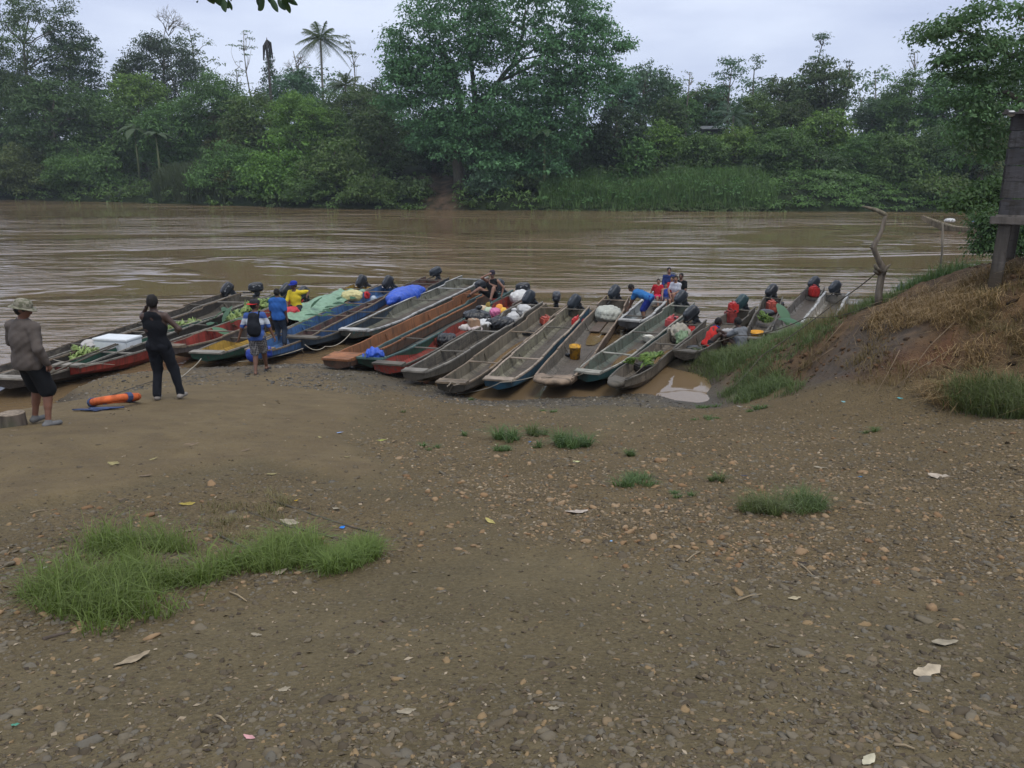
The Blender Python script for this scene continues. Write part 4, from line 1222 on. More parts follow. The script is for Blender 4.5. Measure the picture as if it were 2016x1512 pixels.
bt('O', 'mottled canoe with a bright blue square bow', (955, 748), (1005, 756), (1117, 605), (1163, 604), wmid=.80, outer=BLUE, inner=(.22, .205, .14), ow=.28, iw=.5, motor='grey', tilt=50, yaw=-5, thw=(.25, .66, .94), cap=(.36, .29, .22), capw=.045)
bt('P', 'wide brown dugout with a rounded prow and a yellow bucket inside', (1052, 744), (1126, 750), (1194, 585), (1238, 590), wmid=.98, outer=(.15, .10, .065), inner=(.17, .145, .115), ow=.4, iw=.6, motor='grey', tilt=45, thw=(.93,), cap=(.27, .20, .14), bowtype='solid', sternstep=.1)
bt('Q', 'white edged canoe with the family sitting in its stern', (1219, 633), (1257, 638), (1300, 562), (1346, 557), wmid=.86, outer=(.10, .10, .10), inner=(.20, .22, .22), ow=.4, iw=.4, motor='black', tilt=8, yaw=25, thw=(.15, .5, .72, .86), cap=WHT, capw=.07)
bt('R', 'green canoe with blue trim and a red fuel tank amidships', (1133, 734), (1178, 741), (1330, 595), (1366, 600), wmid=.82, outer=(.03, .10, .10), inner=(.13, .16, .125), ow=.35, iw=.5, motor='grey', tilt=45, thw=(.23, .5, .94), cap=(.32, .31, .26))
bt('S', 'grey dugout with a bunch of green bananas near its rounded bow', (1199, 748), (1229, 755), (1348, 629), (1390, 634), wmid=.66, outer=(.17, .145, .115), inner=(.22, .185, .145), ow=.5, iw=.5, motor='black', tilt=40, yaw=-10, thw=(.55, .9), cap=GREYW, bowtype='solid', bd=.28)
bt('T', 'weathered canoe where two men sit bent over the fuel cans', (1329, 692), (1366, 700), (1448, 603), (1486, 609), wmid=.72, outer=GREYW, inner=(.17, .14, .11), ow=.6, iw=.6, motor='green', tilt=45, thw=(.62, .92), cap=GREYW)
bt('U', 'canoe holding a bunch of bananas and a faded red tank near the grassy bank', (1462, 668), (1506, 676), (1507, 583), (1541, 586), wmid=.68, outer=DARKW, inner=DARKW, ow=.6, motor='black', tilt=40, thw=(.5, .93), cap=GREYW)
bt('V', 'grey canoe with a square red can at its stern, left of the white one', (1506, 656), (1548, 663), (1588, 569), (1626, 566), wmid=.72, outer=DARKW, inner=(.17, .16, .15), ow=.6, motor='grey', tilt=40, thw=(.92,), cap=GREYW)
bt('W', 'white painted canoe moored beside the grassy bank', (1560, 660), (1612, 668), (1626, 574), (1672, 580), wmid=.84, outer=WHT, inner=(.38, .35, .30), ow=.2, iw=.35, motor='grey', tilt=40, thw=(.1, .95), cap=WHT, capw=.07)
bt('X', 'canoe mostly hidden by the bank with only its grey motor in view', (1690, 650), (1730, 655), (1752, 585), (1790, 588), outer=GREYW, inner=GREYW, motor='grey', tilt=12, thw=(.3, .6, .9))
bt('Y', 'canoe hidden behind the grassy crest with a dark motor showing', (1800, 605), (1840, 610), (1866, 556), (1902, 558), outer=DARKW, inner=DARKW, motor='black', tilt=65, yaw=-40, thw=(.3, .6, .9))

# the canoe underway far out on the river
def far_canoe():
    a, b = atz(1812, 448, .1), atz(1945, 456, .1); a.y -= 0
    A = b - a; L_ = A.length; root = empty('river_canoe', (a.x, a.y, 0), math.atan2(A.y, A.x), 'long thin canoe underway far out on the river at the right', 'boat')
    mb = MB(); vs = []; fs_ = []; n = 20
    for i in range(n + 1):
        t_ = i / n; w_ = .42 * math.sin(math.pi * min(.5, .12 + t_ * .8)) ; zt = .34 + .75 * max(0, 1 - t_ / .55) ** 1.3; zb = -.1 + .9 * max(0, 1 - t_ / .5) ** 1.6
        vs += [(t_ * L_, -w_, zt), (t_ * L_, -w_ * .6, zb), (t_ * L_, w_ * .6, zb), (t_ * L_, w_, zt), (t_ * L_, w_ * .85, zt - .03), (t_ * L_, w_ * .5, max(zb + .06, .05)), (t_ * L_, -w_ * .5, max(zb + .06, .05)), (t_ * L_, -w_ * .85, zt - .03)]
    for i in range(n):
        for k in range(8):
            k2 = (k + 1) % 8; fs_.append((i * 8 + k, i * 8 + 8 + k, i * 8 + 8 + k2, i * 8 + k2))
    fs_ += [tuple(range(8)), tuple(range(n * 8, n * 8 + 8))[::-1]]
    mb.add(vs, fs_); mb.build('hull', paintwood((.26, .22, .15), GREYW, .4, 4), root)
    return root, L_
far_root, far_L = far_canoe()

# ------------------------------------------------------------------ cargo
def place(o, v, rz=0):
    o.location = v; o.rotation_euler = (0, 0, rz); return o
redp = plain((.50, .035, .03), .45, .4, .2, 12.); redf = plain((.45, .10, .07), .6, .3, .3, 9.)
def fuel_tank(px, py, label, z=.07, rz=0.0, s=1.0, mat=None, grp='red fuel tanks in the canoes', slim=False, tall=False):
    r = empty('fuel_tank', atz(px, py, z), rz, label, 'fuel tank', grp)
    sx, sy, sz = (.34, .50, .26) if not tall else (.30, .42, .38)
    mb = MB(); mb.box((0, 0, sz / 2 * s), (sx * s, sy * s, sz * s), None, 0, .05 * s, .94)
    for k in (-1, 0, 1): mb.box((0, k * .13 * s, sz * .45 * s), (sx * 1.02 * s, .025 * s, sz * .6 * s), None, 0, .006)
    mb.build('body', mat or redp, r, False)
    h = MB(); h.tube([(0, -.13 * s, sz * s * .98), (0, -.11 * s, (sz + .05) * s), (0, .11 * s, (sz + .05) * s), (0, .13 * s, sz * s * .98)], .016 * s, 7); h.build('handle', mat or redp, r, True)
    c = MB(); c.lathe([(.035 * s, 0), (.035 * s, .035 * s), (.02 * s, .04 * s)], (.08 * s, -.17 * s, sz * .99 * s), 10); c.build('cap', black_pl, r)
    return r
fuel_tank(1076, 640, 'weathered red fuel tank in the canoe with brown bilge water', rz=.3, mat=redf)
fuel_tank(1137, 641, 'plain red fuel tank in the blue bowed canoe', rz=-.2)
fuel_tank(1324, 644, 'large flat red tank on the floor of the green canoe with blue trim', rz=-.35, s=1.2, mat=plain((.42, .07, .07), .6, .3, .25, 6.))
fuel_tank(1361, 663, 'bright red fuel tank lying behind the grey cloth in the dugout with bananas', rz=.5)
fuel_tank(1443, 616, 'red can on the thwart between the two seated men and the green motor', z=.36, rz=.2, tall=True, s=.85)
fuel_tank(1437, 636, 'dull red can on the floor behind the man in grey', rz=.1, tall=True, s=1.05, mat=plain((.22, .035, .03), .6, .3, .2, 9.))
fuel_tank(1519, 616, 'faded red and white tank behind the banana bunch', rz=.1, s=1.05, tall=True, mat=redf)
fuel_tank(1602, 584, 'square red can with a moulded cross at the stern of the grey canoe', z=.2, rz=.1, tall=True)
fuel_tank(1019, 607, 'small red tank below the white sheet in the red lined canoe', s=.8)
fuel_tank(598, 594, 'red tank behind the man in the yellow shirt', z=.2, s=1.0, rz=.4)
fuel_tank(971, 592, 'dark red tank in the stern of the dark green canoe', s=.8, mat=plain((.22, .04, .035), .6))
def blob(name, label, cat, px, py, r, mat, seed, z=.08, knot=False, rz=0.0, amp=.018, frq=11, grp=None, pw=2.3, extra=(), at=None):
    s = SDF((-r[0] * 1.25, -r[1] * 1.25, -.02), (r[0] * 1.25, r[1] * 1.25, r[2] * 2.4), max(.016, max(r) / 22))
    s.ell((0, 0, r[2] * .85), r, k=0, pw=pw)
    for e in extra: s.ell(e[:3], e[3:6], k=.06)
    if knot:
        s.cap((0, 0, r[2] * 1.5), (r[0] * .15, 0, r[2] * 2.1), r[0] * .35, r[0] * .10, .08); s.ell((r[0] * .2, 0, r[2] * 2.2), (r[0] * .3, r[0] * .25, r[0] * .16), k=.03)
    s.wrinkle(amp * 1.15, frq, seed, (1, 1, .7)); s.wrinkle(amp * .5, frq * 2.6, seed + 7)
    s.cut((0, 0, 0), (0, 0, -1))
    o = s.build(name, mat); place(o, at if at is not None else atz(px, py, z), rz)
    return tag(o, label, cat, grp)
@memo
def sheet_mat(c, rough=.35, seed=0, dirt=.3):
    m, t = newmat('sheeting')
    o = t.n('ShaderNodeTexCoord').outputs['Object']
    n = t.noise(o, 5, 5, .6, .6); f = t.noise(o, 16, 4, .6, 1.2)
    col = t.mix(t.ramp(n, (.35, 0), (.7, dirt * 2)), c, tuple(x * .45 for x in c))
    t.out(col, rough, t.bump(t.math('ADD', n, t.math('MULTIPLY', f, .5)), .8, .03), .5)
    return m
blackbag = sheet_mat((.012, .013, .015), .28); whitebag = sheet_mat((.55, .55, .54), .5); bluetarp = sheet_mat((.025, .09, .50), .4); greysack = sheet_mat((.42, .43, .37), .7)
blob('garbage_bag', 'shiny black bag on the floor of the red lined canoe near its bow', 'bag', 880, 682, (.27, .23, .20), blackbag, 1, knot=False)
blob('garbage_bag', 'black bag with a knotted top heaped behind the cardboard box', 'bag', 938, 634, (.42, .28, .20), blackbag, 2, z=.25, knot=True)
blob('garbage_bag', 'flat black bag hanging over the side beside the knotted white sack', 'bag', 986, 648, (.42, .25, .20), blackbag, 3, z=.22)
blob('rice_sack', 'white printed food sack left of the cardboard box base', 'sack', 919, 650, (.20, .15, .09), sheet_mat((.55, .50, .46), .6, 1), 4, z=.32, grp='printed food sacks')
blob('rice_sack', 'white printed food sack right of the cardboard box base', 'sack', 938, 652, (.20, .15, .09), sheet_mat((.55, .46, .44), .6, 1), 5, z=.32, grp='printed food sacks')
blob('rice_sack', 'clear wrapped white sack behind the printed food sacks', 'sack', 950, 645, (.22, .15, .09), whitebag, 6, z=.32)
o = MB(); o.box((0, 0, .12), (.30, .38, .22), None, 0, .02, .95); o.box((0, 0, .232), (.05, .385, .004), None, 1); o.box((0, .0, .2), (.302, .05, .05), None, 1)
tag(place(o.build('cardboard_box', [plain((.30, .19, .12), .8), plain((.42, .34, .24), .5)]), atz(933, 644, .42), .3), 'small brown cardboard box on top of the white food sacks', 'box')
blob('shopping_bag', 'pale cream package at the left of the bright groceries', 'package', 949, 618, (.17, .15, .15), sheet_mat((.55, .42, .27), .5), 7, z=.25)
blob('shopping_bag', 'white and green package among the bright groceries', 'package', 962, 622, (.15, .15, .15), sheet_mat((.42, .50, .36), .5), 8, z=.25)
blob('shopping_bag', 'pink and white package among the bright groceries', 'package', 975, 625, (.17, .15, .16), sheet_mat((.60, .16, .32), .5), 9, z=.25)
blob('shopping_bag', 'orange package beside the pink one', 'package', 983, 618, (.13, .14, .17), sheet_mat((.80, .30, .03), .5), 10, z=.25)
blob('shopping_bag', 'yellow package at the right of the bright groceries', 'package', 993, 622, (.13, .13, .14), sheet_mat((.75, .45, .04), .5), 11, z=.25)
blob('white_tray', 'white foam tray in front of the bright groceries', 'tray', 968, 637, (.36, .20, .07), whitebag, 12, z=.3)
blob('pineapple', 'small pineapple with green leaves behind the cream package', 'fruit', 961, 610, (.08, .08, .13), plain((.28, .2, .04), .7), 13, z=.35)
blob('woven_sack', 'knotted white sack beside the flat black bag', 'sack', 1010, 638, (.22, .20, .20), whitebag, 14, z=.14, knot=True)
blob('woven_sack', 'crumpled white sack behind the knotted one', 'sack', 1030, 624, (.26, .22, .22), whitebag, 15, z=.14, amp=.03)
blob('plastic_sheet', 'white plastic sheet over the stern of the red lined canoe', 'sheet', 1024, 598, (.42, .30, .26), sheet_mat((.62, .62, .60), .4), 16, z=.2, rz=.6, amp=.035, frq=6)
blob('woven_sack', 'large bulging greyish white sack in the wide brown dugout', 'sack', 1197, 633, (.42, .40, .27), greysack, 17, z=.08, amp=.02, extra=((.42, -.12, .12, .22, .2, .14),))
blob('cloth', 'black cloth lying on the floor of the canoe with brown bilge water', 'cloth', 1046, 659, (.24, .12, .05), plain((.02, .02, .02), .9), 18, amp=.02, frq=16)
blob('tarpaulin', 'big bright blue tarpaulin heaped in the dark blue grey canoe', 'tarpaulin', 797, 596, (.42, 1.3, .30), bluetarp, 19, z=.15, rz=-.28, amp=.035, frq=5)
blob('blue_sack', 'crumpled blue sack on the bow of the dark green and blue canoe', 'sack', 737, 705, (.24, .20, .13), bluetarp, 20, z=.42, amp=.03, frq=14)
blob('blue_bundle', 'blue plastic bundle hanging behind the legs of the man with the backpack', 'bundle', 496, 712, (.13, .12, .17), sheet_mat((.02, .05, .30), .5), 21, z=.25)
blob('blue_bundle', 'blue plastic bundle showing right of the plaid shorts', 'bundle', 530, 704, (.10, .10, .16), sheet_mat((.02, .05, .30), .5), 22, z=.25)
blob('plastic_bag', 'translucent white bag next to the white cooler', 'bag', 182, 694, (.24, .20, .17), sheet_mat((.45, .43, .41), .45), 23, z=.18, amp=.03)
blob('plastic_bag', 'red bag between the translucent bag and the cooler', 'bag', 200, 693, (.11, .12, .19), sheet_mat((.55, .02, .04), .5), 24, z=.18)
blob('red_cloth', 'red cloth tied at the gunwale of the blue lined canoe', 'cloth', 723, 588, (.11, .10, .15), sheet_mat((.45, .015, .02), .7), 25, z=.28, amp=.03)
blob('plastic_jug', 'clear plastic jug in the blue lined canoe', 'jug', 736, 598, (.12, .12, .16), sheet_mat((.35, .42, .50), .2), 26, z=.1, amp=.004)
blob('yellow_sack', 'yellow and white sack behind the pale green sheet', 'sack', 694, 592, (.36, .30, .2), sheet_mat((.58, .52, .24), .5), 27, z=.35)
blob('wet_cloth', 'draped grey tarp piled in the dugout with bananas', 'cloth', 1335, 672, (.30, .24, .26), sheet_mat((.34, .31, .25), .8), 28, z=.1, amp=.04, frq=8)
blob('wet_cloth', 'green plastic sack leaning on the draped grey tarp', 'sack', 1343, 679, (.20, .16, .20), sheet_mat((.16, .24, .13), .5), 29, z=.1, amp=.03)
blob('red_bundle', 'red packages in front of the man in the yellow shirt', 'package', 575, 622, (.22, .24, .15), sheet_mat((.48, .02, .03), .5), 30, z=.42)
blob('pink_bag', 'bright pink bag on the floor boards in front of the family', 'bag', 1311, 594, (.20, .15, .11), sheet_mat((.60, .02, .14), .5), 31, z=.18, amp=.025, frq=14)
blob('plastic_bag', 'grey plastic bag between the two seated men', 'bag', 1434, 660, (.20, .18, .10), sheet_mat((.35, .34, .33), .4), 32, z=.3, amp=.03, frq=13)
blob('paint_tin', 'pinkish tray of parts beside the grey plastic bag', 'tray', 1421, 662, (.2, .12, .06), sheet_mat((.42, .18, .16), .6), 33, z=.2)
blob('motor_housing', 'black engine part lying in the bow of the weathered canoe', 'engine part', 1365, 694, (.24, .16, .09), black_pl, 34, z=.12, amp=.02, frq=18)
blob('tyre_tube', 'round black inner tube behind the banana bunch', 'inner tube', 1508, 622, (.26, .22, .12), black_pl, 35, z=.12, amp=.004)
blob('river_sack', 'white sack lying on the far canoe underway', 'sack', 1866, 442, (.4, .3, .18), whitebag, 36, at=Vector((atz(1868, 448, .1).x, atz(1868, 448, .1).y + .0, .50)))
# white boxes
def crate_box(name, label, px, py, z, size, mat, rz, lid=True):
    r = empty(name, atz(px, py, z), rz, label, 'cooler' if lid else 'box')
    mb = MB(); mb.box((0, 0, size[2] * .42), (size[0], size[1], size[2] * .84), None, 0, .03, 1.04); mb.build('body', mat, r, False)
    if lid: mb = MB(); mb.box((0, 0, size[2] * .93), (size[0] * 1.06, size[1] * 1.06, size[2] * .16), None, 0, .03); mb.build('lid', mat, r, False)
    return r
crate_box('cooler', 'big white cooler box standing in the dark canoe on the left', 234, 690, .22, (.62, .95, .36), plain((.66, .69, .70), .4, .4, .05), 1.35)
crate_box('white_box', 'small white plastic box on the floor of the green canoe with blue trim', 1276, 672, .08, (.26, .28, .20), plain((.60, .58, .50), .5, .4, .1), .3, False)
# open buckets
def bucket(label, px, py, z, r_, h_, mat):
    r = empty('bucket', atz(px, py, z), .4, label, 'bucket')
    mb = MB(); mb.lathe([(r_ * .84, 0), (r_ * .97, h_ * .8), (r_ * 1.04, h_ * .81), (r_ * 1.04, h_ * .86), (r_ * .98, h_ * .87), (r_, h_), (r_ * .94, h_), (r_ * .8, .03)], (0, 0, 0), 20); mb.build('body', mat, r, True)
    mb = MB(); mb.tube([(math.cos(a) * r_ * 1.06, math.sin(a) * r_ * 1.06 * .3 + r_ * .2, h_ * .85 - abs(math.sin(a)) * r_ * .9) for a in np.linspace(0, math.pi, 9)], .005, 5); mb.build('handle', steel, r)
    return r
@memo
def yelbucket():
    m, t = newmat('stained_yellow'); o = t.n('ShaderNodeTexCoord').outputs['Object']
    n = t.noise(o, 7, 5, .6)
    t.out(t.mix(t.ramp(n, (.45, 0), (.6, 1)), (.62, .33, .03), (.20, .12, .04)), .6, None, .3); return m
bucket('yellow bucket with brown stains standing in the wide brown dugout', 1132, 706, .06, .15, .36, yelbucket())
bucket('bright orange yellow bucket behind the man in the grey shirt', 1489, 674, .15, .17, .32, plain((.70, .34, .03), .5, .3, .15))
blob('bailer', 'small black bailer beside the stained yellow bucket', 'bailer', 1118, 702, (.08, .06, .05), black_pl, 37, z=.07, amp=.002)
def boardthing(name, label, a, b, z, w, t_, mat, za=None, grp=None, cat='board'):
    A_, B_ = atz(*a, z), atz(*b, za if za is not None else z)
    mb = MB(); mb.beam(A_ - A_, B_ - A_, w, t_, 0, .008); o = mb.build(name, mat); o.location = A_
    return tag(o, label, cat, grp)
boardthing('plank', 'reddish brown board lying left in the wide brown dugout', (1170, 653), (1186, 634), .12, .30, .03, paintwood((.17, .11, .085), DARKW, .2, 1))
boardthing('plank', 'rough tan board lying right in the wide brown dugout', (1190, 656), (1206, 636), .13, .26, .045, paintwood(TANW, (.3, .21, .13), .3, 2))
boardthing('plank', 'left tan floor board in front of the seated family', (1290, 604), (1304, 586), .16, .24, .03, paintwood(TANW, GREYW, .3, 3))
boardthing('plank', 'right tan floor board in front of the seated family', (1302, 605), (1316, 592), .17, .24, .03, paintwood(TANW, GREYW, .3, 4))
boardthing('plank', 'thin plank on the floor of the red lined canoe', (868, 706), (912, 672), .1, .1, .02, paintwood(GREYW, DARKW, .3, 4))
boardthing('plank', 'long plank beside the black bag in the red lined canoe', (884, 708), (932, 668), .1, .1, .02, paintwood(GREYW, DARKW, .3, 5))
def pole(name, label, pts_, r0, r1, mat, cat='pole', seg=6):
    P = [Vector(p) for p in pts_]; mb = MB(); mb.tube([p - P[0] for p in P], [r0 + (r1 - r0) * i / (len(P) - 1) for i in range(len(P))], seg)
    o = mb.build(name, mat, None, True); o.location = P[0]; return tag(o, label, cat)
pole('push_pole', 'bent pole lying over the edge of the wide brown dugout', [atz(1135, 732, .45), atz(1145, 715, .42), atz(1166, 690, .45)], .02, .015, paintwood(TANW, GREYW, .3, 6))
pole('paddle', 'thin pole across the blue bowed canoe floor', [atz(1078, 674, .1), atz(1100, 650, .3), atz(1118, 638, .44)], .013, .01, bark())
pole('paddle', 'yellowish pole on the floor of the green canoe with blue trim', [atz(1236, 700, .1), atz(1262, 689, .12), atz(1285, 676, .3)], .022, .014, paintwood((.33, .25, .13), TANW, .3, 6))
for a_, b_, lb in (((60, 752), (320, 640), 'long pole resting along the dark canoe with the white cooler'), ((90, 728), (350, 632), 'second long pole beside the cooler in the dark canoe')):
    pole('bamboo_pole', lb, [atz(*a_, .50), atz((a_[0] + b_[0]) / 2, (a_[1] + b_[1]) / 2, .47), atz(*b_, .44)], .022, .018, paintwood(PALE, GREYW, .4, 8))
# bilge water
def puddle(k, t0, t1, label, dy=0.0):
    b = BT[k]; mb = MB(); vs = []; n = 10
    for i in range(n + 1):
        t_ = t0 + (t1 - t0) * i / n; w_ = b['half'](t_) * .58 * math.sin(math.pi * (.06 + .88 * i / n)) ** .5
        vs += [(t_ * b['L'], -w_ + dy, .068), (t_ * b['L'], w_ * .8 + dy, .068)]
    mb.add(vs, [(2 * i, 2 * i + 2, 2 * i + 3, 2 * i + 1) for i in range(n)])
    m, t = newmat('bilge'); t.out((.17, .105, .045), .06, None, .5)
    mb.build('bilge_water', m, b['root'])
puddle('N', .28, .60, ''); puddle('P', .45, .75, ''); puddle('S', .42, .68, ''); puddle('R', .2, .42, '')
# bananas
def banana_mesh(seed, n=16, ln=.2):
    rng = random.Random(seed); mb = MB()
    for i in range(n):
        ring = i // 6; a = (i % 6 - 2.5) * .22 + rng.uniform(-.05, .05); x0 = ring * .06
        P = []
        for k in range(6):
            f = k / 5; rr = .02 + f * ln; bend = .045 * math.sin(f * math.pi)
            P.append((x0 + math.sin(a) * rr, math.cos(a) * rr, .05 + ring * .035 + bend + rng.uniform(-.002, .002)))
        mb.tube(P, [.006, .012, .0145, .0145, .011, .004], 6)
    mb.tube([(0, -.01, .04), (.1, -.02, .14), (.16, -.05, .2)], [.022, .02, .012], 6)
    return mb
@memo
def bananamat(k):
    m, t = newmat('banana_skin'); o = t.n('ShaderNodeTexCoord').outputs['Object']; n = t.noise(o, 14, 3)
    c = {0: ((.16, .24, .06), (.34, .42, .15)), 1: ((.05, .11, .015), (.15, .22, .03))}[k]
    t.out(t.mix(t.ramp(n, (.35, 0), (.65, 1)), *c), .45, None, .4); return m
BM = [banana_mesh(i).build('banana_bunch', bananamat(i % 2)) for i in range(4)]
bmeshes = [o.data for o in BM]
for o in BM: bpy.data.objects.remove(o)
rb = random.Random(9)
def bunches(px0, py0, px1, py1, z0, z1, n, width, label, grp, s=(.7, .95), k=None):
    a, b = atz(px0, py0, z0), atz(px1, py1, z0)
    for i in range(n):
        f = rb.random(); p = a + (b - a) * f + Vector((rb.uniform(-width, width), rb.uniform(-width, width), rb.uniform(0, z1 - z0) * (1 - abs(2 * f - 1) ** 3)))
        o = link(bpy.data.objects.new('banana_bunch', bmeshes[(2 * rb.randrange(2) + k) if k is not None else rb.randrange(4)]))
        o.location = p; o.rotation_euler = (rb.uniform(-.7, .7), rb.uniform(-.7, .7), rb.uniform(0, 6.28)); q = rb.uniform(*s); o.scale = (q, q, q)
        tag(o, label, 'bananas', grp)
bunches(455, 642, 535, 606, .12, .50, 90, .17, 'pale green bananas heaped in the green lined canoe', 'bananas heaped in the green lined canoe', k=0)
bunches(322, 662, 384, 642, .18, .36, 34, .14, 'bananas in the middle of the dark canoe with the cooler', 'bananas amidships in the cooler canoe', k=0)
bunches(140, 713, 180, 702, .16, .34, 18, .12, 'bananas near the bow of the dark canoe with the cooler', 'bananas by the bow of the cooler canoe', k=0)
bunches(1254, 724, 1288, 716, .30, .44, 7, .09, 'dark green bananas piled on a crate in the grey dugout', 'bananas on the crate in the grey dugout', (.95, 1.25), k=1)
bunches(1492, 632, 1512, 640, .14, .34, 7, .10, 'bright green bananas beside the black inner tube', 'bananas beside the inner tube', (.95, 1.25), k=1)
crate_box('crate', 'dark wooden crate under the bananas in the grey dugout', 1270, 733, .07, (.42, .5, .24), paintwood(DARKW, DARKW, .5, 3), .4, False)
# big cut leaves
def bigleaf(px, py, z, ln, rz, tilt, label, grp=None, seed=0, mat=None):
    rng = random.Random(seed); V = []; F = []; n = 10
    for i in range(n + 1):
        f = i / n; w_ = ln * .2 * math.sin(math.pi * (.04 + .93 * f)) ** .7
        for j, sgn in enumerate((-1, -.5, 0, .5, 1)):
            V.append((f * ln, sgn * w_, .10 * math.sin(math.pi * f) * ln - .05 * abs(sgn) * w_ / .1 * .3 + rng.uniform(-.01, .01)))
    for i in range(n):
        for j in range(4): F.append((i * 5 + j, i * 5 + 5 + j, i * 5 + 6 + j, i * 5 + 1 + j))
    o = npmesh('banana_leaf', V, F, mat or leafmat((.03, .09, .05), (.09, .20, .11)), None, True, attr=np.full(len(V), rng.random()))
    o.location = atz(px, py, z); o.rotation_euler = (rng.uniform(-.3, .3), tilt, rz)
    return tag(o, label, 'leaf', grp)
for i, (px, py, z, rz, tl) in enumerate([(420, 628, .4, .3, -.5), (438, 634, .45, 1.2, -.7), (418, 645, .5, -.4, .3), (446, 622, .5, 2.0, -.3), (430, 640, .42, .9, .2), (455, 636, .45, -.6, -.3), (412, 640, .45, 1.8, .1)]):
    bigleaf(px, py, z, .62, rz, tl, 'broad cut leaves heaped beside the bananas in the green lined canoe', 'cut leaves beside the bananas', i)
# pale green sheet over the yellow canoe's load
b = BT['E']; V = []; F = []; nu, nv = 60, 18
rng = np.random.RandomState(4)
for i in range(nu + 1):
    t_ = .36 + .52 * i / nu; w_ = b['half'](t_) + .05
    for j in range(nv + 1):
        s_ = -1 + 2 * j / nv
        z = .44 + .16 * (1 - s_ ** 2) * math.sin(math.pi * min(1, .15 + .9 * i / nu)) + .02 * math.sin(i * .9 + j) + .025 * math.sin(i * .37 - j * .8)
        if abs(s_) > .9: z -= .05
        V.append((t_ * b['L'], s_ * w_, z))
for i in range(nu):
    for j in range(nv): F.append((i * (nv + 1) + j, (i + 1) * (nv + 1) + j, (i + 1) * (nv + 1) + j + 1, i * (nv + 1) + j + 1))
o = npmesh('green_sheet', V, F, sheet_mat((.20, .34, .22), .55, 2, .35), None, True); o.location = b['root'].location; o.rotation_euler = b['root'].rotation_euler
tag(o, 'pale green plastic sheet spread over the load of the yellow lined canoe', 'sheet')
for i, (px, py, rz, tl) in enumerate([(612, 606, .8, -.6), (628, 614, .3, .1), (640, 606, 1.0, 0.1), (655, 598, .5, .1), (666, 590, 1.6, .0), (600, 620, .1, .1), (676, 602, .4, .1), (650, 612, 2.2, 0.1), (590, 634, .5, .1), (690, 588, 1.4, .1), (575, 640, .3, .1), (636, 622, 1.2, .05)]):
    bigleaf(px, py, .60, .5, rz, tl, 'dark green leaf strewn on the pale green sheet', 'leaves strewn on the pale green sheet', 20 + i, leafmat((.02, .07, .035), (.05, .14, .07)))
bigleaf(1551, 640, .45, .9, 1.7, -.6, 'upright banana leaf beside the grey canoe with the square red can', None, 41)
bigleaf(1568, 645, .45, .8, .4, -.1, 'banana leaf lying over the bow of the grey canoe by the bank', None, 42)
bigleaf(1580, 641, .5, .7, 2.6, -.2, 'banana leaf lying against the white painted canoe', None, 43)

# ------------------------------------------------------------------ snag, stick, hut, stump, ring, ropes
sy = 15.6
sroot = empty('dead_snag', aty(1732, 604, sy), 0, 'crooked dead tree trunk standing on the crest of the bank', 'dead tree')
def rel(pp, y, o): return [aty(a, b, y + c) - o.location for a, b, c in pp]
mb = MB()
mb.tube(rel([(1731, 606, 0), (1730, 580, 0), (1734, 552, .03), (1739, 528, .05), (1731, 515, 0), (1722, 494, -.04), (1719, 486, -.04), (1729, 467, 0), (1737, 450, 0), (1742, 430, 0), (1744, 422, 0)], sy, sroot), [.085, .070, .066, .07, .055, .05, .052, .042, .036, .034, .036], 9, wob=.08, seed=3)
mb.build('trunk', bark((.17, .145, .115)), sroot, True)
mb = MB()
mb.tube(rel([(1744, 424, 0), (1737, 419, 0), (1724, 413, .1), (1710, 409, .15), (1697, 406, .2)], sy, sroot), [.040, .042, .034, .026, .012], 8, wob=.12, seed=4)
mb.build('limb', bark((.17, .15, .11)), sroot, True)
for P_, r_ in (([(1738, 540, 0), (1744, 528, 0), (1754, 520, 0)], (.05, .035, .012)), ([(1722, 492, 0), (1716, 488, -.05), (1713, 486, -.1)], (.03, .02, .012)), ([(1734, 535, 0), (1726, 528, -.1), (1722, 521, -.1)], (.035, .04, .03)), ([(1730, 540, 0), (1722, 533, -.1)], (.03, .035))):
    mb = MB(); mb.tube(rel(P_, sy, sroot), list(r_), 7, wob=.1, seed=5); mb.build('stub', bark((.15, .13, .10)), sroot, True)
p1_ = aty(1856, 440, 19); p0_ = aty(1849, 552, 19)
pole('thin_stick', 'thin upright stick planted behind the grassy crest', [p0_ - Vector((0, 0, .4)), (p0_ + p1_) / 2 + Vector((.03, 0, 0)), p1_], .028, .022, bark((.17, .15, .12)), 'stick')
# hut on posts
hy = 13.6
tl = aty(1977, 222, hy); bl = aty(1968, 425, hy); pb = aty(1962, 530, hy)
HR = R(-33)
bl.x -= .01
hut = empty('stilt_hut', (bl.x, hy, pb.z - .1), HR, 'weathered wooden hut on posts at the right edge of the photo', 'hut')
ox = Vector((bl.x, hy, pb.z - .1)); wH = tl.z - bl.z; wz0 = bl.z - ox.z
np_ = 6; ph_ = wH / np_; rr_ = random.Random(5)
w = MB()
for side in (0, 1):
    z = wz0
    for i in range(np_ + (1 if side else 0)):
        hgt = ph_ * rr_.uniform(.92, 1.05)
        if side == 0: w.box((2.0, rr_.uniform(-.008, .008), z + hgt / 2), (4.0, .035, hgt - .012), Matrix.Rotation(R(rr_.uniform(-.3, .3)), 3, 'Y'), i % 3, .004)
        else: w.box((-.01 + rr_.uniform(-.006, .006), 1.6, z + hgt / 2), (.035, 3.1, hgt - .012), None, i % 3, .004)
        z += ph_
        if z > wz0 + wH - .05: break
WM = [paintwood((.085, .082, .085), (.05, .045, .042), .5, 11), paintwood((.11, .105, .105), (.06, .055, .05), .5, 12), paintwood((.075, .07, .072), (.05, .045, .045), .5, 13)]
w.build('wall', WM, hut)
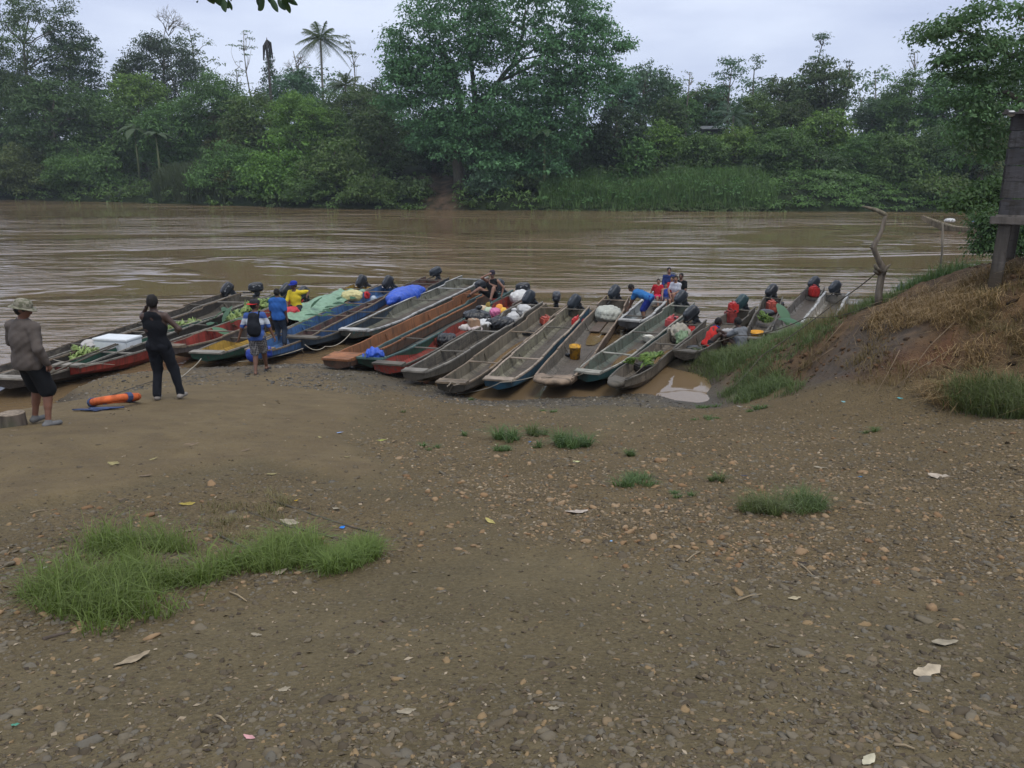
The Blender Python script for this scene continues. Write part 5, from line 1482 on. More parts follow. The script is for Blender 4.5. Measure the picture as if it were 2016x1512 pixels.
w = MB(); w.beam((-.12, .02, wz0 - .07), (4.1, .02, wz0 - .07), .16, .12, 0, .01); w.beam((.02, .1, wz0 - .085), (.02, 3.2, wz0 - .085), .12, .12, 0, .01); w.build('floor_beam', paintwood((.17, .15, .13), DARKW, .4, 14), hut)
w = MB(); w.beam((-.05, 0, wz0 - .0), (4.1, -.02, wz0 - .0), .05, .04, 0, .005); w.build('ledge', paintwood((.26, .23, .20), GREYW, .4, 15), hut)
for (x_, y_) in ((.07, .10), (3.7, .1), (.1, 2.9), (3.7, 2.9)):
    w = MB(); dz = hz(ox.x + x_ * math.cos(HR) - y_ * math.sin(HR), hy + x_ * math.sin(HR) + y_ * math.cos(HR)) - ox.z - .2
    w.beam((x_, y_, dz), (x_ + .03, y_, wz0 - .14), .19, .19, 0, .012); w.build('post', paintwood((.13, .115, .10), DARKW, .45, 16), hut)
w = MB(); w.box((2.1, 1.6, wz0 + wH + .05), (4.5, 3.6, .03), Matrix.Rotation(R(2), 3, 'X'), 0); 
for i in range(24): w.tube([(-.1 + i * .19, -.2, wz0 + wH - .0 + .02), (-.1 + i * .19, 3.4, wz0 + wH + .13)], .03, 5)
w.build('roof', plain((.10, .09, .085), .7, .3, .3, 3., .3), hut)
w = MB(); w.box((2, 1.6, wz0 - .0 + .02), (3.9, 3.0, .03)); w.build('floor', WM[2], hut)
w = MB(); w.lathe([(.02, -.04), (.05, -.02), (.055, .02), (.03, .05)], (-.03, -.06, wz0 + wH - .02), 10); w.build('insulator', plain((.6, .6, .58), .4), hut)
# tin roof hut far away on the right hill
d_ = 128.; a_ = aty(1385, 250, d_); b_ = aty(1425, 250, d_)
r = empty('tin_roof_hut', (a_.x, d_, a_.z - 2.5), 0, 'tiny hut with a pale tin roof peeping out of the right slope', 'hut')
w = MB(); w.box(((b_.x - a_.x) / 2, 1.2, 1.15), ((b_.x - a_.x) * .9, 2.4, 2.3)); w.build('wall', WM[0], r)
w = MB(); w.beam((-.2, -.4, 2.35), (b_.x - a_.x + .2, -.4, 2.3), .1, .06); w.box(((b_.x - a_.x) / 2, 1.2, 2.48), (b_.x - a_.x + .6, 3.6, .05), Matrix.Rotation(R(9), 3, 'X')); w.build('roof', plain((.42, .43, .45), .5, .4, .2, 2., .3), r)
# stump
sp = G(27, 838)
r = empty('tree_stump', sp, 0, 'short sawn stump beside the feet of the man in the sun hat', 'stump')
mb = MB(); mb.lathe([(.165, -.12), (.16, 0), (.15, .12), (.152, .165)], (0, 0, 0), 18, None, 0, (True, False)); mb.build('bark', bark((.11, .09, .075)), r, True)
mb = MB(); mb.lathe([(.150, .163), (.145, .172)], (0, 0, 0), 18, None, 0, (False, True)); mb.build('cut_face', plain((.27, .22, .17), .9, .1, .25, 18), r)
# life ring lying propped on a bank edge
lp = G(218, 800)
r = empty('life_ring', Vector((lp.x, lp.y + .15, hz(lp.x, lp.y + .15) + .085)), 0, 'orange life ring with blue rope lying on the mud', 'life ring')
mb = MB(); RR, rr = .32, .056
tilt_ = Matrix.Rotation(R(-15), 3, 'X') @ Matrix.Rotation(R(-9), 3, 'Y')
mb.tube([tilt_ @ Vector((math.cos(a) * RR, math.sin(a) * RR, 0)) for a in np.linspace(0, 2 * math.pi, 33)], rr, 10, cap=False); mb.build('ring', plain((.58, .125, .035), .65, .3, .28, 8), r, True)
bl_r = plain((.05, .075, .16), .8)
for an in (-.5, -2.4, 1.2, 2.6):
    mb = MB()
    for k in range(5):
        a2 = an + (k - 2) * .045; c_ = Vector((math.cos(a2) * RR, math.sin(a2) * RR, 0)); o_ = c_.normalized()
        mb.tube([tilt_ @ (c_ + o_ * (rr + .008) * math.cos(q) + Vector((0, 0, 1)) * (rr + .008) * math.sin(q)) for q in np.linspace(0, 6.283, 11)], .009, 5, cap=False)
    mb.build('rope_binding', bl_r, r, True)
rnd = random.Random(2)
def ropething(label, pts_, rad, mat, sag=0.0, n=14, name='rope', cat='rope', jit=0.0):
    P = [Vector(p) for p in pts_]; Q = []
    for a, b in zip(P[:-1], P[1:]):
        for i in range(n):
            f = i / n; p = a.lerp(b, f); p.z -= sag * 4 * f * (1 - f); 
            if jit: p += Vector((rnd.uniform(-jit, jit), rnd.uniform(-jit, jit), rnd.uniform(0, jit)))
            Q.append(p)
    Q.append(P[-1]); mb = MB(); mb.tube([q - P[0] for q in Q], rad, 6); o = mb.build(name, mat, None, True); o.location = P[0]
    return tag(o, label, cat)
pts_ = [lp + Vector((math.cos(i * 1.9) * (.10 + .012 * i) + .05, math.sin(i * 1.9) * .11 - .40, 0)) for i in range(30)]
for i, p in enumerate(pts_): p.z = hz(p.x, p.y) + .012 + .008 * (i % 3)
ropething('coil of blue rope lying in front of the orange life ring', pts_, .010, bl_r, 0, 3, jit=.01)
palerope = plain((.34, .31, .25), .9); darkrope = plain((.10, .085, .065), .9)
snag_tie = aty(1732, 532, sy)
ropething('taut dark rope from the snag down across the stern of the white canoe', [snag_tie, aty(1640, 600, 17.2), aty(1500, 700, 17.5) , G(1440, 770, .05)], .011, darkrope, .03)
ropething('long rope from the snag over the water to the dugout with bananas', [aty(1735, 592, 15.4), aty(1590, 624, 17.5), aty(1450, 660, 20), atz(1290, 688, .55), atz(1232, 745, .5)], .010, darkrope, .12)
ropething('pale rope from the yellow lined canoe running to the mud', [atz(396, 706, .42), G(376, 728, .02), G(345, 752, .02)], .011, palerope, .02)
ropething('pale mooring rope looping between the yellow lined and the dark blue canoes', [G(338, 722, .02), G(410, 720, .02), atz(470, 712, .15), atz(597, 686, .35)], .010, palerope, .06)
ropething('pale rope hanging from the dark blue grey canoe to the mud', [atz(593, 686, .36), G(612, 716, .02)], .011, palerope, .02)
ropething('slack rope between the dark blue and the long pale canoe', [atz(600, 678, .38), atz(640, 682, .3), atz(690, 656, .46)], .010, palerope, .12)
ropething('rope running from the red bowed canoe past the man in the sun hat', [atz(134, 724, .46), G(112, 752, .05), G(60, 792, .03), G(-10, 806, .03)], .013, palerope, .05)
ropething('thin rope stretched from the dark canoe across the red bow', [atz(105, 708, .5), atz(200, 716, .55), G(320, 722, .1), G(420, 715, .05)], .008, palerope, .05)
ropething('dark rope along the mud behind the man in the tank top', [G(190, 790, .02), G(300, 752, .02), G(400, 722, .02), G(470, 716, .02)], .010, darkrope, 0)
ropething('rope lying on the plank of the canoe with brown bilge water', [atz(880, 762, .50), atz(889, 753, .53), atz(905, 757, .52), atz(890, 760, .52), atz(885, 770, .3), G(893, 778, .03)], .012, plain((.2, .17, .13), .9), 0, 6, jit=.01)
ropething('thin rope across the blue square bow', [G(900, 776, .02), atz(945, 768, .3), atz(985, 753, .55), atz(1050, 742, .5)], .009, plain((.25, .23, .19), .9), .02)
ropething('tangled rope on the prow of the wide brown dugout', [atz(1065, 744, .52), atz(1110, 738, .45), atz(1122, 748, .40), atz(1106, 736, .42), atz(1118, 752, .38), atz(1128, 740, .47), atz(1150, 735, .5)], .009, darkrope, .02, 6, jit=.012)
ropething('rope from the grey dugout bow along the water edge', [atz(1212, 756, .3), G(1240, 772, .02), G(1265, 778, .02)], .009, palerope, .02)
# ------------------------------------------------------------------ people
def unit(v):
    v = np.array(v, float); return v / (np.linalg.norm(v) + 1e-9)
def ik(a, b, l1, l2, pole):
    a, b = np.array(a, float), np.array(b, float); d = b - a; D = np.linalg.norm(d)
    mx = (l1 + l2) * .998
    if D > mx: b = a + d / D * mx; d = b - a; D = mx
    x = (l1 * l1 - l2 * l2 + D * D) / (2 * D); h_ = math.sqrt(max(l1 * l1 - x * x, 0))
    u = d / D; p = np.array(pole, float); p = unit(p - u * (p @ u))
    return a + u * x + p * h_, b
@memo
def skin(c):
    m, t = newmat('skin'); o = t.n('ShaderNodeTexCoord').outputs['Object']; n = t.noise(o, 9, 4)
    t.out(t.mix(t.ramp(n, (.3, 0), (.7, 1)), tuple(x * .8 for x in c), tuple(x * 1.12 for x in c)), .5, t.bump(t.noise(o, 60, 2), .1, .002), .35); return m
@memo
def cloth(c, c2=None, kind='plain', sc=1.0):
    m, t = newmat('cloth_' + kind); o = t.n('ShaderNodeTexCoord').outputs['Object']; n = t.noise(o, 6, 4)
    f = t.noise(o, 13, 3, .5, .8)
    col = t.mix(t.ramp(n, (.3, 0), (.75, 1)), tuple(x * .78 for x in c), tuple(min(1, x * 1.12) for x in c))
    sp = t.n('ShaderNodeSeparateXYZ', {0: o})
    if kind == 'camo':
        v = t.n('ShaderNodeTexVoronoi', {'Vector': t.n('ShaderNodeVectorMath', {0: o, 1: (0, 0, 0)}).outputs[0], 'Scale': 34.0})
        v_ = t.n('ShaderNodeSeparateColor', {0: v.outputs['Color']}).outputs[0]
        col = t.mix(t.ramp(v_, (.55, 0), (.6, 1)), col, c2)
    if kind == 'band':                     # white chest band on a blue shirt
        a = t.math('MULTIPLY', t.math('GREATER_THAN', sp.outputs[2], 1.16 * sc), t.math('LESS_THAN', sp.outputs[2], 1.30 * sc))
        col = t.mix(a, col, c2)
    if kind == 'plaid':
        w1_ = t.math('GREATER_THAN', t.math('SINE', t.math('MULTIPLY', sp.outputs[0], 190.0)), .25)
        w2_ = t.math('GREATER_THAN', t.math('SINE', t.math('MULTIPLY', sp.outputs[2], 150.0)), .25)
        w3_ = t.math('GREATER_THAN', t.math('SINE', t.math('MULTIPLY', sp.outputs[1], 190.0)), .6)
        s_ = t.math('MULTIPLY', t.math('ADD', t.math('ADD', w1_, w2_), w3_), .4, True)
        col = t.mix(s_, col, c2)
    t.out(col, .85, t.bump(t.math('ADD', n, f), .5, .015), .2); return m
def bone(s, a, b, ra, rb, k, infl=0, t0=0, t1=1):
    a, b = np.array(a), np.array(b)
    s.cap(a + (b - a) * t0, a + (b - a) * t1, (ra + (rb - ra) * t0) + infl, (ra + (rb - ra) * t1) + infl, k)
def person(label, loc, rz, h=1.72, pelvis=(0, 0, .93), spine=(0, 0, 1), shyaw=0.0, head=(0, 0), hands=None, feet=None, knees=None, elbows=None, build=1.0,
           skinc=(.115, .060, .038), shirt=None, sleeve='short', pants=None, pleg=.55, hair=(.012, .010, .009), hat=None, shoes=None, vox=.012, strap=None, curl=True, hairlong=False, group=None, footdir=None):
    k = h / 1.72
    P = np.array(pelvis, float) * 1.0
    r = np.array([math.cos(shyaw), math.sin(shyaw), 0]); up = unit(spine); f = unit(np.cross(up, r)); r = unit(np.cross(f, up))
    q = lambda *v: np.array(v)
    C = P + up * .27 * k; N = P + up * .50 * k
    # head frame
    hy, hp = head
    hf_ = unit(f * math.cos(hy) + r * -math.sin(hy)); hf_ = unit(q(hf_[0], hf_[1], 0) + q(0, 0, math.sin(hp))) if abs(up[2]) > .0 else hf_
    hu = unit(q(0, 0, 1) - hf_ * hf_[2]); hr = unit(np.cross(hf_, hu))
    H = N + (unit(up * .5 + hu) * .165 + hf_ * .015) * k
    S = [N - up * .065 * k + r * sg * .165 * k * build for sg in (-1, 1)]
    hip = [P + r * sg * .085 * k - up * .03 * k for sg in (-1, 1)]
    feet = feet or [(-.12, .02, 0), (.12, .02, 0)]
    knees = knees or [(0, 1, 0)] * 2; elbows = elbows or [(-.3, -1, 0), (.3, -1, 0)]
    hands = hands or [(-.27, .03, .80), (.27, .03, .80)]
    footdir = footdir or [(-.15, 1, 0), (.15, 1, 0)]
    KN, AN, EL, WR = [], [], [], []
    for i in (0, 1):
        a = np.array(feet[i], float); an = a + q(0, 0, .075 * k) if a[2] is not None else a
        kn, an = ik(hip[i], an, .43 * k, .43 * k, knees[i]); KN.append(kn); AN.append(an)
        e, w_ = ik(S[i], hands[i], .29 * k, .25 * k, elbows[i]); EL.append(e); WR.append(w_)
    allp = np.array([P, C, N, H] + S + hip + KN + AN + EL + WR)
    lo, hi = allp.min(0) - .26 * k, allp.max(0) + .30 * k
    root = empty('person', loc, rz, label, 'person', group)
    def torso(s, infl=0.0, k_=.06, top=1.0):
        b = build
        s.cap(P - r * .06 * k * b, P + r * .06 * k * b, .095 * k * b + infl, None, k_, .85, f)
        s.cap(P, C, .125 * k * b + infl, .128 * k * b + infl, k_, .76, f)
        s.cap(C - r * .06 * k * b, C + r * .06 * k * b, .12 * k * b + infl, None, k_, .8, f)
        s.cap(C, N - up * .10 * k, .135 * k * b + infl, .11 * k * b + infl, k_, .75, f)
        for i in (0, 1):
            s.cap(N - up * .05 * k * top, S[i], .062 * k + infl, .056 * k + infl, k_)
    def arm(s, i, infl=0, t0=0, t1=2.0, k_=.03):
        bone(s, S[i], EL[i], .052 * k * build, .038 * k * build, k_, infl, 0, min(1, t1))
        if t1 > 1: bone(s, EL[i], WR[i], .040 * k * build, .026 * k, k_, infl, 0, t1 - 1)
    def leg(s, i, infl=0, t1=2.0, k_=.04):
        bone(s, hip[i], KN[i], .088 * k * build, .055 * k, k_, infl, 0, min(1, t1))
        if t1 > 1:
            bone(s, KN[i], AN[i], .056 * k, .036 * k, k_, infl, 0, t1 - 1)
    s = SDF(lo, hi, vox)
    torso(s)
    s.cap(N - up * .03 * k, H - hu * .06 * k, .058 * k, .052 * k, .03)
    for i in (0, 1):
        arm(s, i); leg(s, i)
        c = KN[i] + (AN[i] - KN[i]) * .3 - unit(np.cross(np.cross(AN[i] - KN[i], q(0, 0, 1.) if abs((AN[i] - KN[i])[2]) < .3 * k else q(footdir[i][0], footdir[i][1], 0)), AN[i] - KN[i])) * 0
        s.cap(KN[i] + (AN[i] - KN[i]) * .15, KN[i] + (AN[i] - KN[i]) * .5, .057 * k, .045 * k, .03)
        fd = unit(footdir[i]); A_ = AN[i]
        s.cap(A_ - fd * .03 * k - q(0, 0, .035 * k), A_ + fd * .13 * k - q(0, 0, .048 * k), .036 * k, .028 * k, .03, .8, (0, 0, 1))
        # hand: palm, five fingers, thumb on the side
        fa = unit(WR[i] - EL[i]); sg = -1 if i == 0 else 1
        side = unit(np.cross(fa, r * sg + f * .3)); pn = unit(np.cross(side, fa))
        s.cap(WR[i], WR[i] + fa * .07 * k, .030 * k, .036 * k, .02, .55, pn)
        ln = (.066, .078, .082, .074, .056)
        for j in range(4):
            b0 = WR[i] + fa * .085 * k + side * (-.030 + .020 * j) * k
            m1 = b0 + (fa * .75 - pn * .35 * sg * (1 if curl else .2)) * ln[j + 1] * .5 * k; m2 = m1 + (fa * .4 - pn * .8 * sg * (1 if curl else .2)) * ln[j + 1] * .5 * k
            s.cap(b0, m1, .0095 * k, .009 * k, .005); s.cap(m1, m2, .009 * k, .0075 * k, .004)
        tb_ = WR[i] + fa * .02 * k + side * .030 * k; s.cap(tb_, tb_ + (side * .7 + fa * .7) * .045 * k, .013 * k, .011 * k, .01)
        t2 = tb_ + (side * .7 + fa * .7) * .045 * k; s.cap(t2, t2 + (fa * .9 - pn * .3 * sg) * .032 * k, .011 * k, .009 * k, .006)
    # head
    Mh = np.stack([hr, hf_, hu], 1)
    s.ell(H + hu * .02 * k - hf_ * .01 * k, (.076 * k, .095 * k, .098 * k), Mh, .02)
    s.ell(H + hf_ * .025 * k - hu * .045 * k, (.055 * k, .065 * k, .065 * k), Mh, .03)
    s.cap(H + hf_ * .085 * k + hu * .01 * k, H + hf_ * .105 * k - hu * .018 * k, .011 * k, .016 * k, .012)
    s.cap(H + hf_ * .082 * k - hu * .052 * k - hr * .02 * k, H + hf_ * .082 * k - hu * .052 * k + hr * .02 * k, .010 * k, None, .006)
    for sg in (-1, 1):
        s.ell(H + hr * sg * .078 * k - hf_ * .005 * k, (.010 * k, .022 * k, .032 * k), Mh, .008)
        s.ell(H + hf_ * .088 * k + hr * sg * .03 * k + hu * .012 * k, (.014 * k, .012 * k, .009 * k), Mh, 0, 'sub')
        s.cap(H + hf_ * .083 * k + hr * sg * .015 * k + hu * .032 * k, H + hf_ * .075 * k + hr * sg * .05 * k + hu * .032 * k, .009 * k, None, .012)
    s.build('body', skin(skinc), root)
    e = MB()
    for sg in (-1, 1):
        ce = H + hf_ * .080 * k + hr * sg * .03 * k + hu * .012 * k
        q_ = Matrix([list(map(float, row)) for row in Mh])
        e = MB(); e.lathe([(.002, -.010), (.008, -.008), (.0115, 0), (.008, .008), (.002, .010)], ce, 8, None, 0); e.build('eye', plain((.05, .04, .035), .25, .5), root, True)
    # hair
    if hair:
        s = SDF(H - .2 * k, H + .2 * k, min(vox, .01))
        s.ell(H + hu * .028 * k - hf_ * .016 * k, (.084 * k, .098 * k, .100 * k), Mh, 0)
        s.ell(H - hf_ * .035 * k - hu * .01 * k, (.076 * k, .075 * k, .075 * k), Mh, .02)
        s.cut(H + hf_ * .052 * k + hu * .0 * k, hf_ * 1.0 - hu * .75)
        if hairlong:
            s.cap(H - hf_ * .05 * k, H - hf_ * .12 * k - hu * .2 * k, .07 * k, .03 * k, .03)
        s.wrinkle(.004, 45, 3)
        s.build('hair', plain(hair, .75, .3, .2, 30.), root)
    if shirt:
        s = SDF(lo, hi, vox)
        torso(s, (.017 if sleeve != 'none' else .009) * k, .05)
        lo_ = .155 if sleeve in ('long', 'half') else (.145 if sleeve == 'short' else .130)
        s.cap(C - up * .02 * k, P - up * .06 * k, (lo_ - .012) * k * build, lo_ * k * build, .05, .80, f)
        s.cap(P - r * .055 * k * build - up * .05 * k, P + r * .055 * k * build - up * .05 * k, .128 * k * build, None, .05, .88, f)
        t1 = {'none': 0, 'short': .62, 'half': .95, 'long': 1.97}[sleeve]
        for i in (0, 1):
            if t1 > 0: arm(s, i, .016 * k if sleeve != 'short' else .024 * k, 0, t1)
            else:
                s.cap(S[i] + (EL[i] - S[i]) * .0 + r * (1 if i else -1) * .055 * k - up * .01 + up * .03 * k, S[i] + (EL[i] - S[i]) * .6 + r * (1 if i else -1) * .045 * k, .098 * k, .075 * k, 0, op='sub')
        s.ell(N + up * .035 * k + f * .02 * k, (.072 * k,) * 3, k=0, op='sub')
        s.wrinkle(.009 * k, 17, int(h * 100) + len(label), (1, 1, .8))
        s.cut(P - up * (.13 if sleeve != 'none' else .10) * k, -up)
        s.build('shirt', shirt, root)
    if pants:
        s = SDF(lo, hi, vox)
        for i in (0, 1):
            leg(s, i, (.026 if pleg < 1.2 else .024) * k, pleg, .035)
            if pleg <= 1.2: s.cap(hip[i] * .5 + KN[i] * .5, KN[i] * pleg + hip[i] * (1 - pleg) if pleg < 1 else KN[i], .092 * k * build, .094 * k * build, .03)
        s.cap(P - r * .055 * k * build, P + r * .055 * k * build, .100 * k * build, None, .04, .88, f); s.cap(P, P + up * .08 * k, .122 * k * build, .118 * k * build, .04, .8, f)
        s.wrinkle(.010 * k, 15, 5 + len(label), (1, 1, .6))
        s.cut(P + up * .10 * k, up)
        if pleg < 1:
            pass
        s.build('trousers' if pleg > 1.2 else 'shorts', pants, root)
    if shoes:
        for i in (0, 1):
            fd = unit(footdir[i]); A_ = AN[i]
            s = SDF(A_ - .2 * k, A_ + .28 * k, .009)
            if shoes[1] == 'shoe': s.cap(A_ - fd * .04 * k - q(0, 0, .036 * k), A_ + fd * .15 * k - q(0, 0, .046 * k), .046 * k, .038 * k, 0, .85, (0, 0, 1)); s.cap(A_ - q(0, 0, .02 * k), A_, .05 * k, .044 * k, .02)
            else: s.cap(A_ - fd * .06 * k - q(0, 0, .072 * k), A_ + fd * .17 * k - q(0, 0, .072 * k), .046 * k, .05 * k, 0, .32, (0, 0, 1))
            s.cut(A_ - q(0, 0, .085 * k), (0, 0, -1)); s.build('shoe' if shoes[1] == 'shoe' else 'sandal', shoes[0], root)
    if hat:
        kind, hm = hat[0], hat[1]
        Hc = H + hu * .055 * k - hf_ * .008 * k
        s = SDF(H - .3 * k, H + .3 * k, .009)
        s.ell(Hc + hu * .01 * k, (.094 * k, .112 * k, .085 * k), Mh, 0, pw=2.6)
        s.cut(Hc - hu * .018 * k, -hu)
        s.build('hat' if kind == 'bucket' else 'cap', hm, root)
        mb = MB(); Vv = []; n = 28
        for i in range(n):
            a = 2 * math.pi * i / n
            for rr2, dz in ((.9, 0), (1.0, 0)):
                pass
            d_ = math.cos(a) * hr * .094 + math.sin(a) * hf_ * .112
            du = unit(d_)
            if kind == 'bucket': ext, dz = .062, -.020 + .012 * math.sin(2 * a + 1)
            else:
                ff = (math.sin(a) if kind == 'cap' else -math.sin(a)); ext = .075 * max(0, ff) ** .8; dz = -.018 * max(0, ff)
            Vv += [Hc + (d_ * .97 - hu * .010) * k, Hc + (d_ * .97 - hu * .018) * k, Hc + (d_ + du * ext + hu * (dz - .006)) * k, Hc + (d_ + du * ext + hu * (dz - .014)) * k]
        Fv = []
        for i in range(n):
            j = (i + 1) % n; a, b = i * 4, j * 4
            Fv += [(a, a + 2, b + 2, b), (a + 2, a + 3, b + 3, b + 2), (a + 1, b + 1, b + 3, a + 3)]
        npmesh('brim', Vv, Fv, hat[2] if len(hat) > 2 else hm, root, True)
    return root, dict(P=P, C=C, N=N, H=H, S=S, EL=EL, WR=WR, KN=KN, AN=AN, up=up, r=r, f=f, k=k)
def stand(px_foot, py_foot, px_head, py_top):
    g = G(px_foot, py_foot); top = aty(px_head, py_top, g.y)
    return g, top.z - g.z
BLACKC = cloth((.008, .009, .011)); DKPANTS = cloth((.010, .012, .017))
# 1 the man in the sun hat
g, h = stand(78, 836, 58, 585); h -= .03
camo = cloth((.24, .225, .17), (.12, .12, .08), 'camo')
p1, J = person('person in a camouflage sun hat, brown long sleeved shirt and black shorts', g, R(-24), h, pelvis=(0, -.02, .93 * h / 1.72), spine=(0, -.02, 1), head=(R(-62), R(-14)),
    feet=[(-.15, .06, 0), (.20, -.02, 0)], hands=[(-.24, .16, .88), (.27, .03, .82)], elbows=[(-1, -.5, 0), (.6, -1, 0)], build=1.24, skinc=(.16, .075, .048),
    shirt=cloth((.100, .084, .074)), sleeve='long', pants=BLACKC, pleg=.98, hat=('bucket', camo), shoes=(plain((.13, .13, .13), .8), 'shoe'), vox=.010)
# 2 the man in the black tank top
g, h = stand(327, 787, 292, 579)
person('person in black tank top and black trousers, one hand raised to the face', g, R(2), h, pelvis=(-.03, 0, .93 * h / 1.72), spine=(-.03, .0, 1), head=(R(8), R(5)),
    feet=[(-.13, .0, 0), (.20, .10, 0)], hands=[(-.19, .13, 1.50 * h / 1.72), (.22, .22, 1.10 * h / 1.72)], elbows=[(-.7, .5, -1.0), (1, -.6, -.6)], build=1.0, skinc=(.055, .031, .023),
    shirt=cloth((.005, .006, .009)), sleeve='none', pants=DKPANTS, pleg=1.96, shoes=(plain((.22, .20, .18), .8), 'shoe'), vox=.010)
# 3 the man with the backpack
g, h = stand(511, 736, 515, 590)
kk = h / 1.72
p3, J = person('person walking away with a black backpack, blue and white shirt, plaid shorts and sandals', g, R(4), h, pelvis=(0, 0, .92 * kk), spine=(-.02, .06, 1), head=(R(-52), R(-4)),
    feet=[(-.06, -.10, 0), (.09, .32, .02)], hands=[(-.40, .02, .82 * kk), (.38, .10, .78 * kk)], elbows=[(-1, -.4, 0), (1, -.8, 0)], build=1.08, skinc=(.14, .07, .045),
    shirt=cloth((.05, .10, .30), (.42, .46, .52), 'band', kk), sleeve='half', pants=cloth((.035, .035, .045), (.30, .29, .28), 'plaid'), pleg=.92, hat=('capback', cloth((.03, .03, .035)), cloth((.55, .03, .03))), shoes=(plain((.02, .02, .022), .7), 'sandal'), vox=.010)
bpk = empty('backpack', p3.location, p3.rotation_euler.z, 'black backpack worn by the man in plaid shorts', 'backpack')
c = J['C'] - J['f'] * .19 * kk; N_ = J['N'] - J['f'] * .15 * kk
s = SDF(c - .4, c + .45, .012)
s.cap(c - np.array([0, 0, .14]), N_ - np.array([0, 0, .10]), .155, .12, 0, .75, J['f']); s.ell(c - J['f'] * .07 - np.array([0, 0, .08]), (.12, .07, .13), k=.04)
s.wrinkle(.005, 14, 2); s.build('pack', cloth((.010, .012, .017)), bpk)
for i in (0, 1):
    sg = -1 if i == 0 else 1; mb = MB(); a = J['N'] + J['r'] * sg * .10 - np.array([0, 0, .08]) - J['f'] * .12; b = J['N'] + J['r'] * sg * .10 + np.array([0, 0, .03]); c_ = J['C'] + J['r'] * sg * .13 + J['f'] * .14
    mb.tube([a, b, b + J['f'] * .08 - np.array([0, 0, .04]), c_, J['P'] + J['r'] * sg * .17 + np.array([0, 0, .12])], .022, 6); mb.build('strap', BLACKC, bpk, True)
# 4 boy in blue
loc = Vector((aty(549, 640, 22.2).x, 22.2, .06)); h = aty(549, 568, 22.2).z - .06
person('person in a bright blue shirt standing in a canoe behind the man with the backpack', loc, R(-12), h, pelvis=(0, 0, .93 * h / 1.72), head=(R(10), R(-8)), hands=[(-.24, .05, .75 * h / 1.72), (.27, .02, .72 * h / 1.72)], build=1.12,
    skinc=(.085, .045, .030), shirt=cloth((.025, .10, .33)), sleeve='half', pants=cloth((.03, .04, .06)), pleg=1.9, vox=.014)
# 5 seated, yellow shirt and blue cap
loc = Vector((aty(583, 600, 25.6).x, 25.6, 0))
person('person in a yellow shirt and blue cap sitting on a canoe edge', loc, R(170), 1.7, pelvis=(0, 0, .62), spine=(.02, .08, 1), head=(R(-25), R(0)), feet=[(-.20, .42, .06), (.12, .38, .06)], knees=[(-.3, .5, 1), (.5, .5, 1)],
    hands=[(-.40, .05, .95), (.14, .30, .62)], elbows=[(-1, -.4, -.2), (1, -.6, 0)], skinc=(.10, .05, .032), shirt=cloth((.62, .48, .035)), sleeve='half', pants=cloth((.02, .024, .032)), pleg=1.9,
    hat=('cap', cloth((.02, .04, .30))), vox=.014)
# 6 sprawled, black tank and cap
loc = Vector((aty(969, 575, 28.2).x, 28.2, 0))
person('person in a black tank top, cap and shorts sprawled on a canoe edge', loc, R(168), 1.72, pelvis=(0, 0, .62), spine=(0, -.10, 1), head=(R(0), R(-5)), feet=[(-.05, .50, .40), (.74, .22, .52)], knees=[(-.2, .3, 1), (.2, .6, 1)],
    hands=[(-.33, -.05, .60), (.10, .20, 1.30)], elbows=[(-1, -.4, 0), (1.2, .2, -.4)], build=1.1, skinc=(.24, .13, .09), shirt=BLACKC, sleeve='none', pants=BLACKC, pleg=.8, hat=('cap', cloth((.03, .025, .035))), shoes=(plain((.015, .015, .015), .7), 'shoe'), vox=.013)
# 7 bending, blue polo
loc = Vector((aty(1266, 632, 25.4).x, 25.4, .07))
person('person in a blue polo shirt bending forward over the gunwale', loc, R(62), 1.68, pelvis=(0, -.16, .86), spine=(0, .95, .34), head=(R(25), R(-25)), feet=[(-.13, -.12, 0), (.17, .05, 0)], knees=[(0, 1, 0), (0, 1, 0)],
    hands=[(-.10, .50, .38), (.20, .55, .44)], elbows=[(-.6, .3, -.2), (.6, .3, 0)], skinc=(.16, .085, .055), shirt=cloth((.03, .14, .36)), sleeve='short', pants=cloth((.015, .03, .20)), pleg=.95, vox=.013)
# family
fam = 'family seated in the stern of the white edged canoe'
person('person in a dark blue shirt sitting highest at the stern behind the children', Vector((aty(1316, 560, 30.3).x, 30.3, 0)), R(178), 1.66, pelvis=(0, 0, .52), head=(R(-8), R(-4)), feet=[(-.13, .42, .08), (.13, .42, .08)], knees=[(0, .5, 1)] * 2, hands=[(-.16, .3, .6), (.16, .3, .6)],
    skinc=(.27, .145, .095), shirt=cloth((.02, .035, .13)), sleeve='long', pants=DKPANTS, pleg=1.9, vox=.014, group=fam)
person('person in a red top and pink shorts, the child sitting left on the canoe edge', Vector((aty(1295, 580, 28.9).x, 28.9, 0)), R(172), 1.30, pelvis=(0, 0, .45), head=(R(12), R(0)), feet=[(-.16, .44, .09), (-.02, .46, .09)], knees=[(0, .5, 1)] * 2, hands=[(-.12, .25, .48), (.28, -.02, .42)],
    skinc=(.29, .155, .10), shirt=cloth((.42, .02, .03)), sleeve='short', pants=cloth((.58, .03, .10)), pleg=.75, vox=.012, group=fam)
person('person in a blue sleeveless top, the small child in the middle', Vector((aty(1310, 580, 28.4).x, 28.4, 0)), R(185), 1.10, pelvis=(0, 0, .45), head=(R(5), R(4)), feet=[(-.1, .34, .10), (.05, .36, .10)], knees=[(0, .5, 1)] * 2, hands=[(-.15, .2, .45), (.15, .2, .45)],
    skinc=(.28, .15, .10), shirt=cloth((.03, .06, .28)), sleeve='none', pants=cloth((.05, .05, .08)), pleg=.75, vox=.012, group=fam)
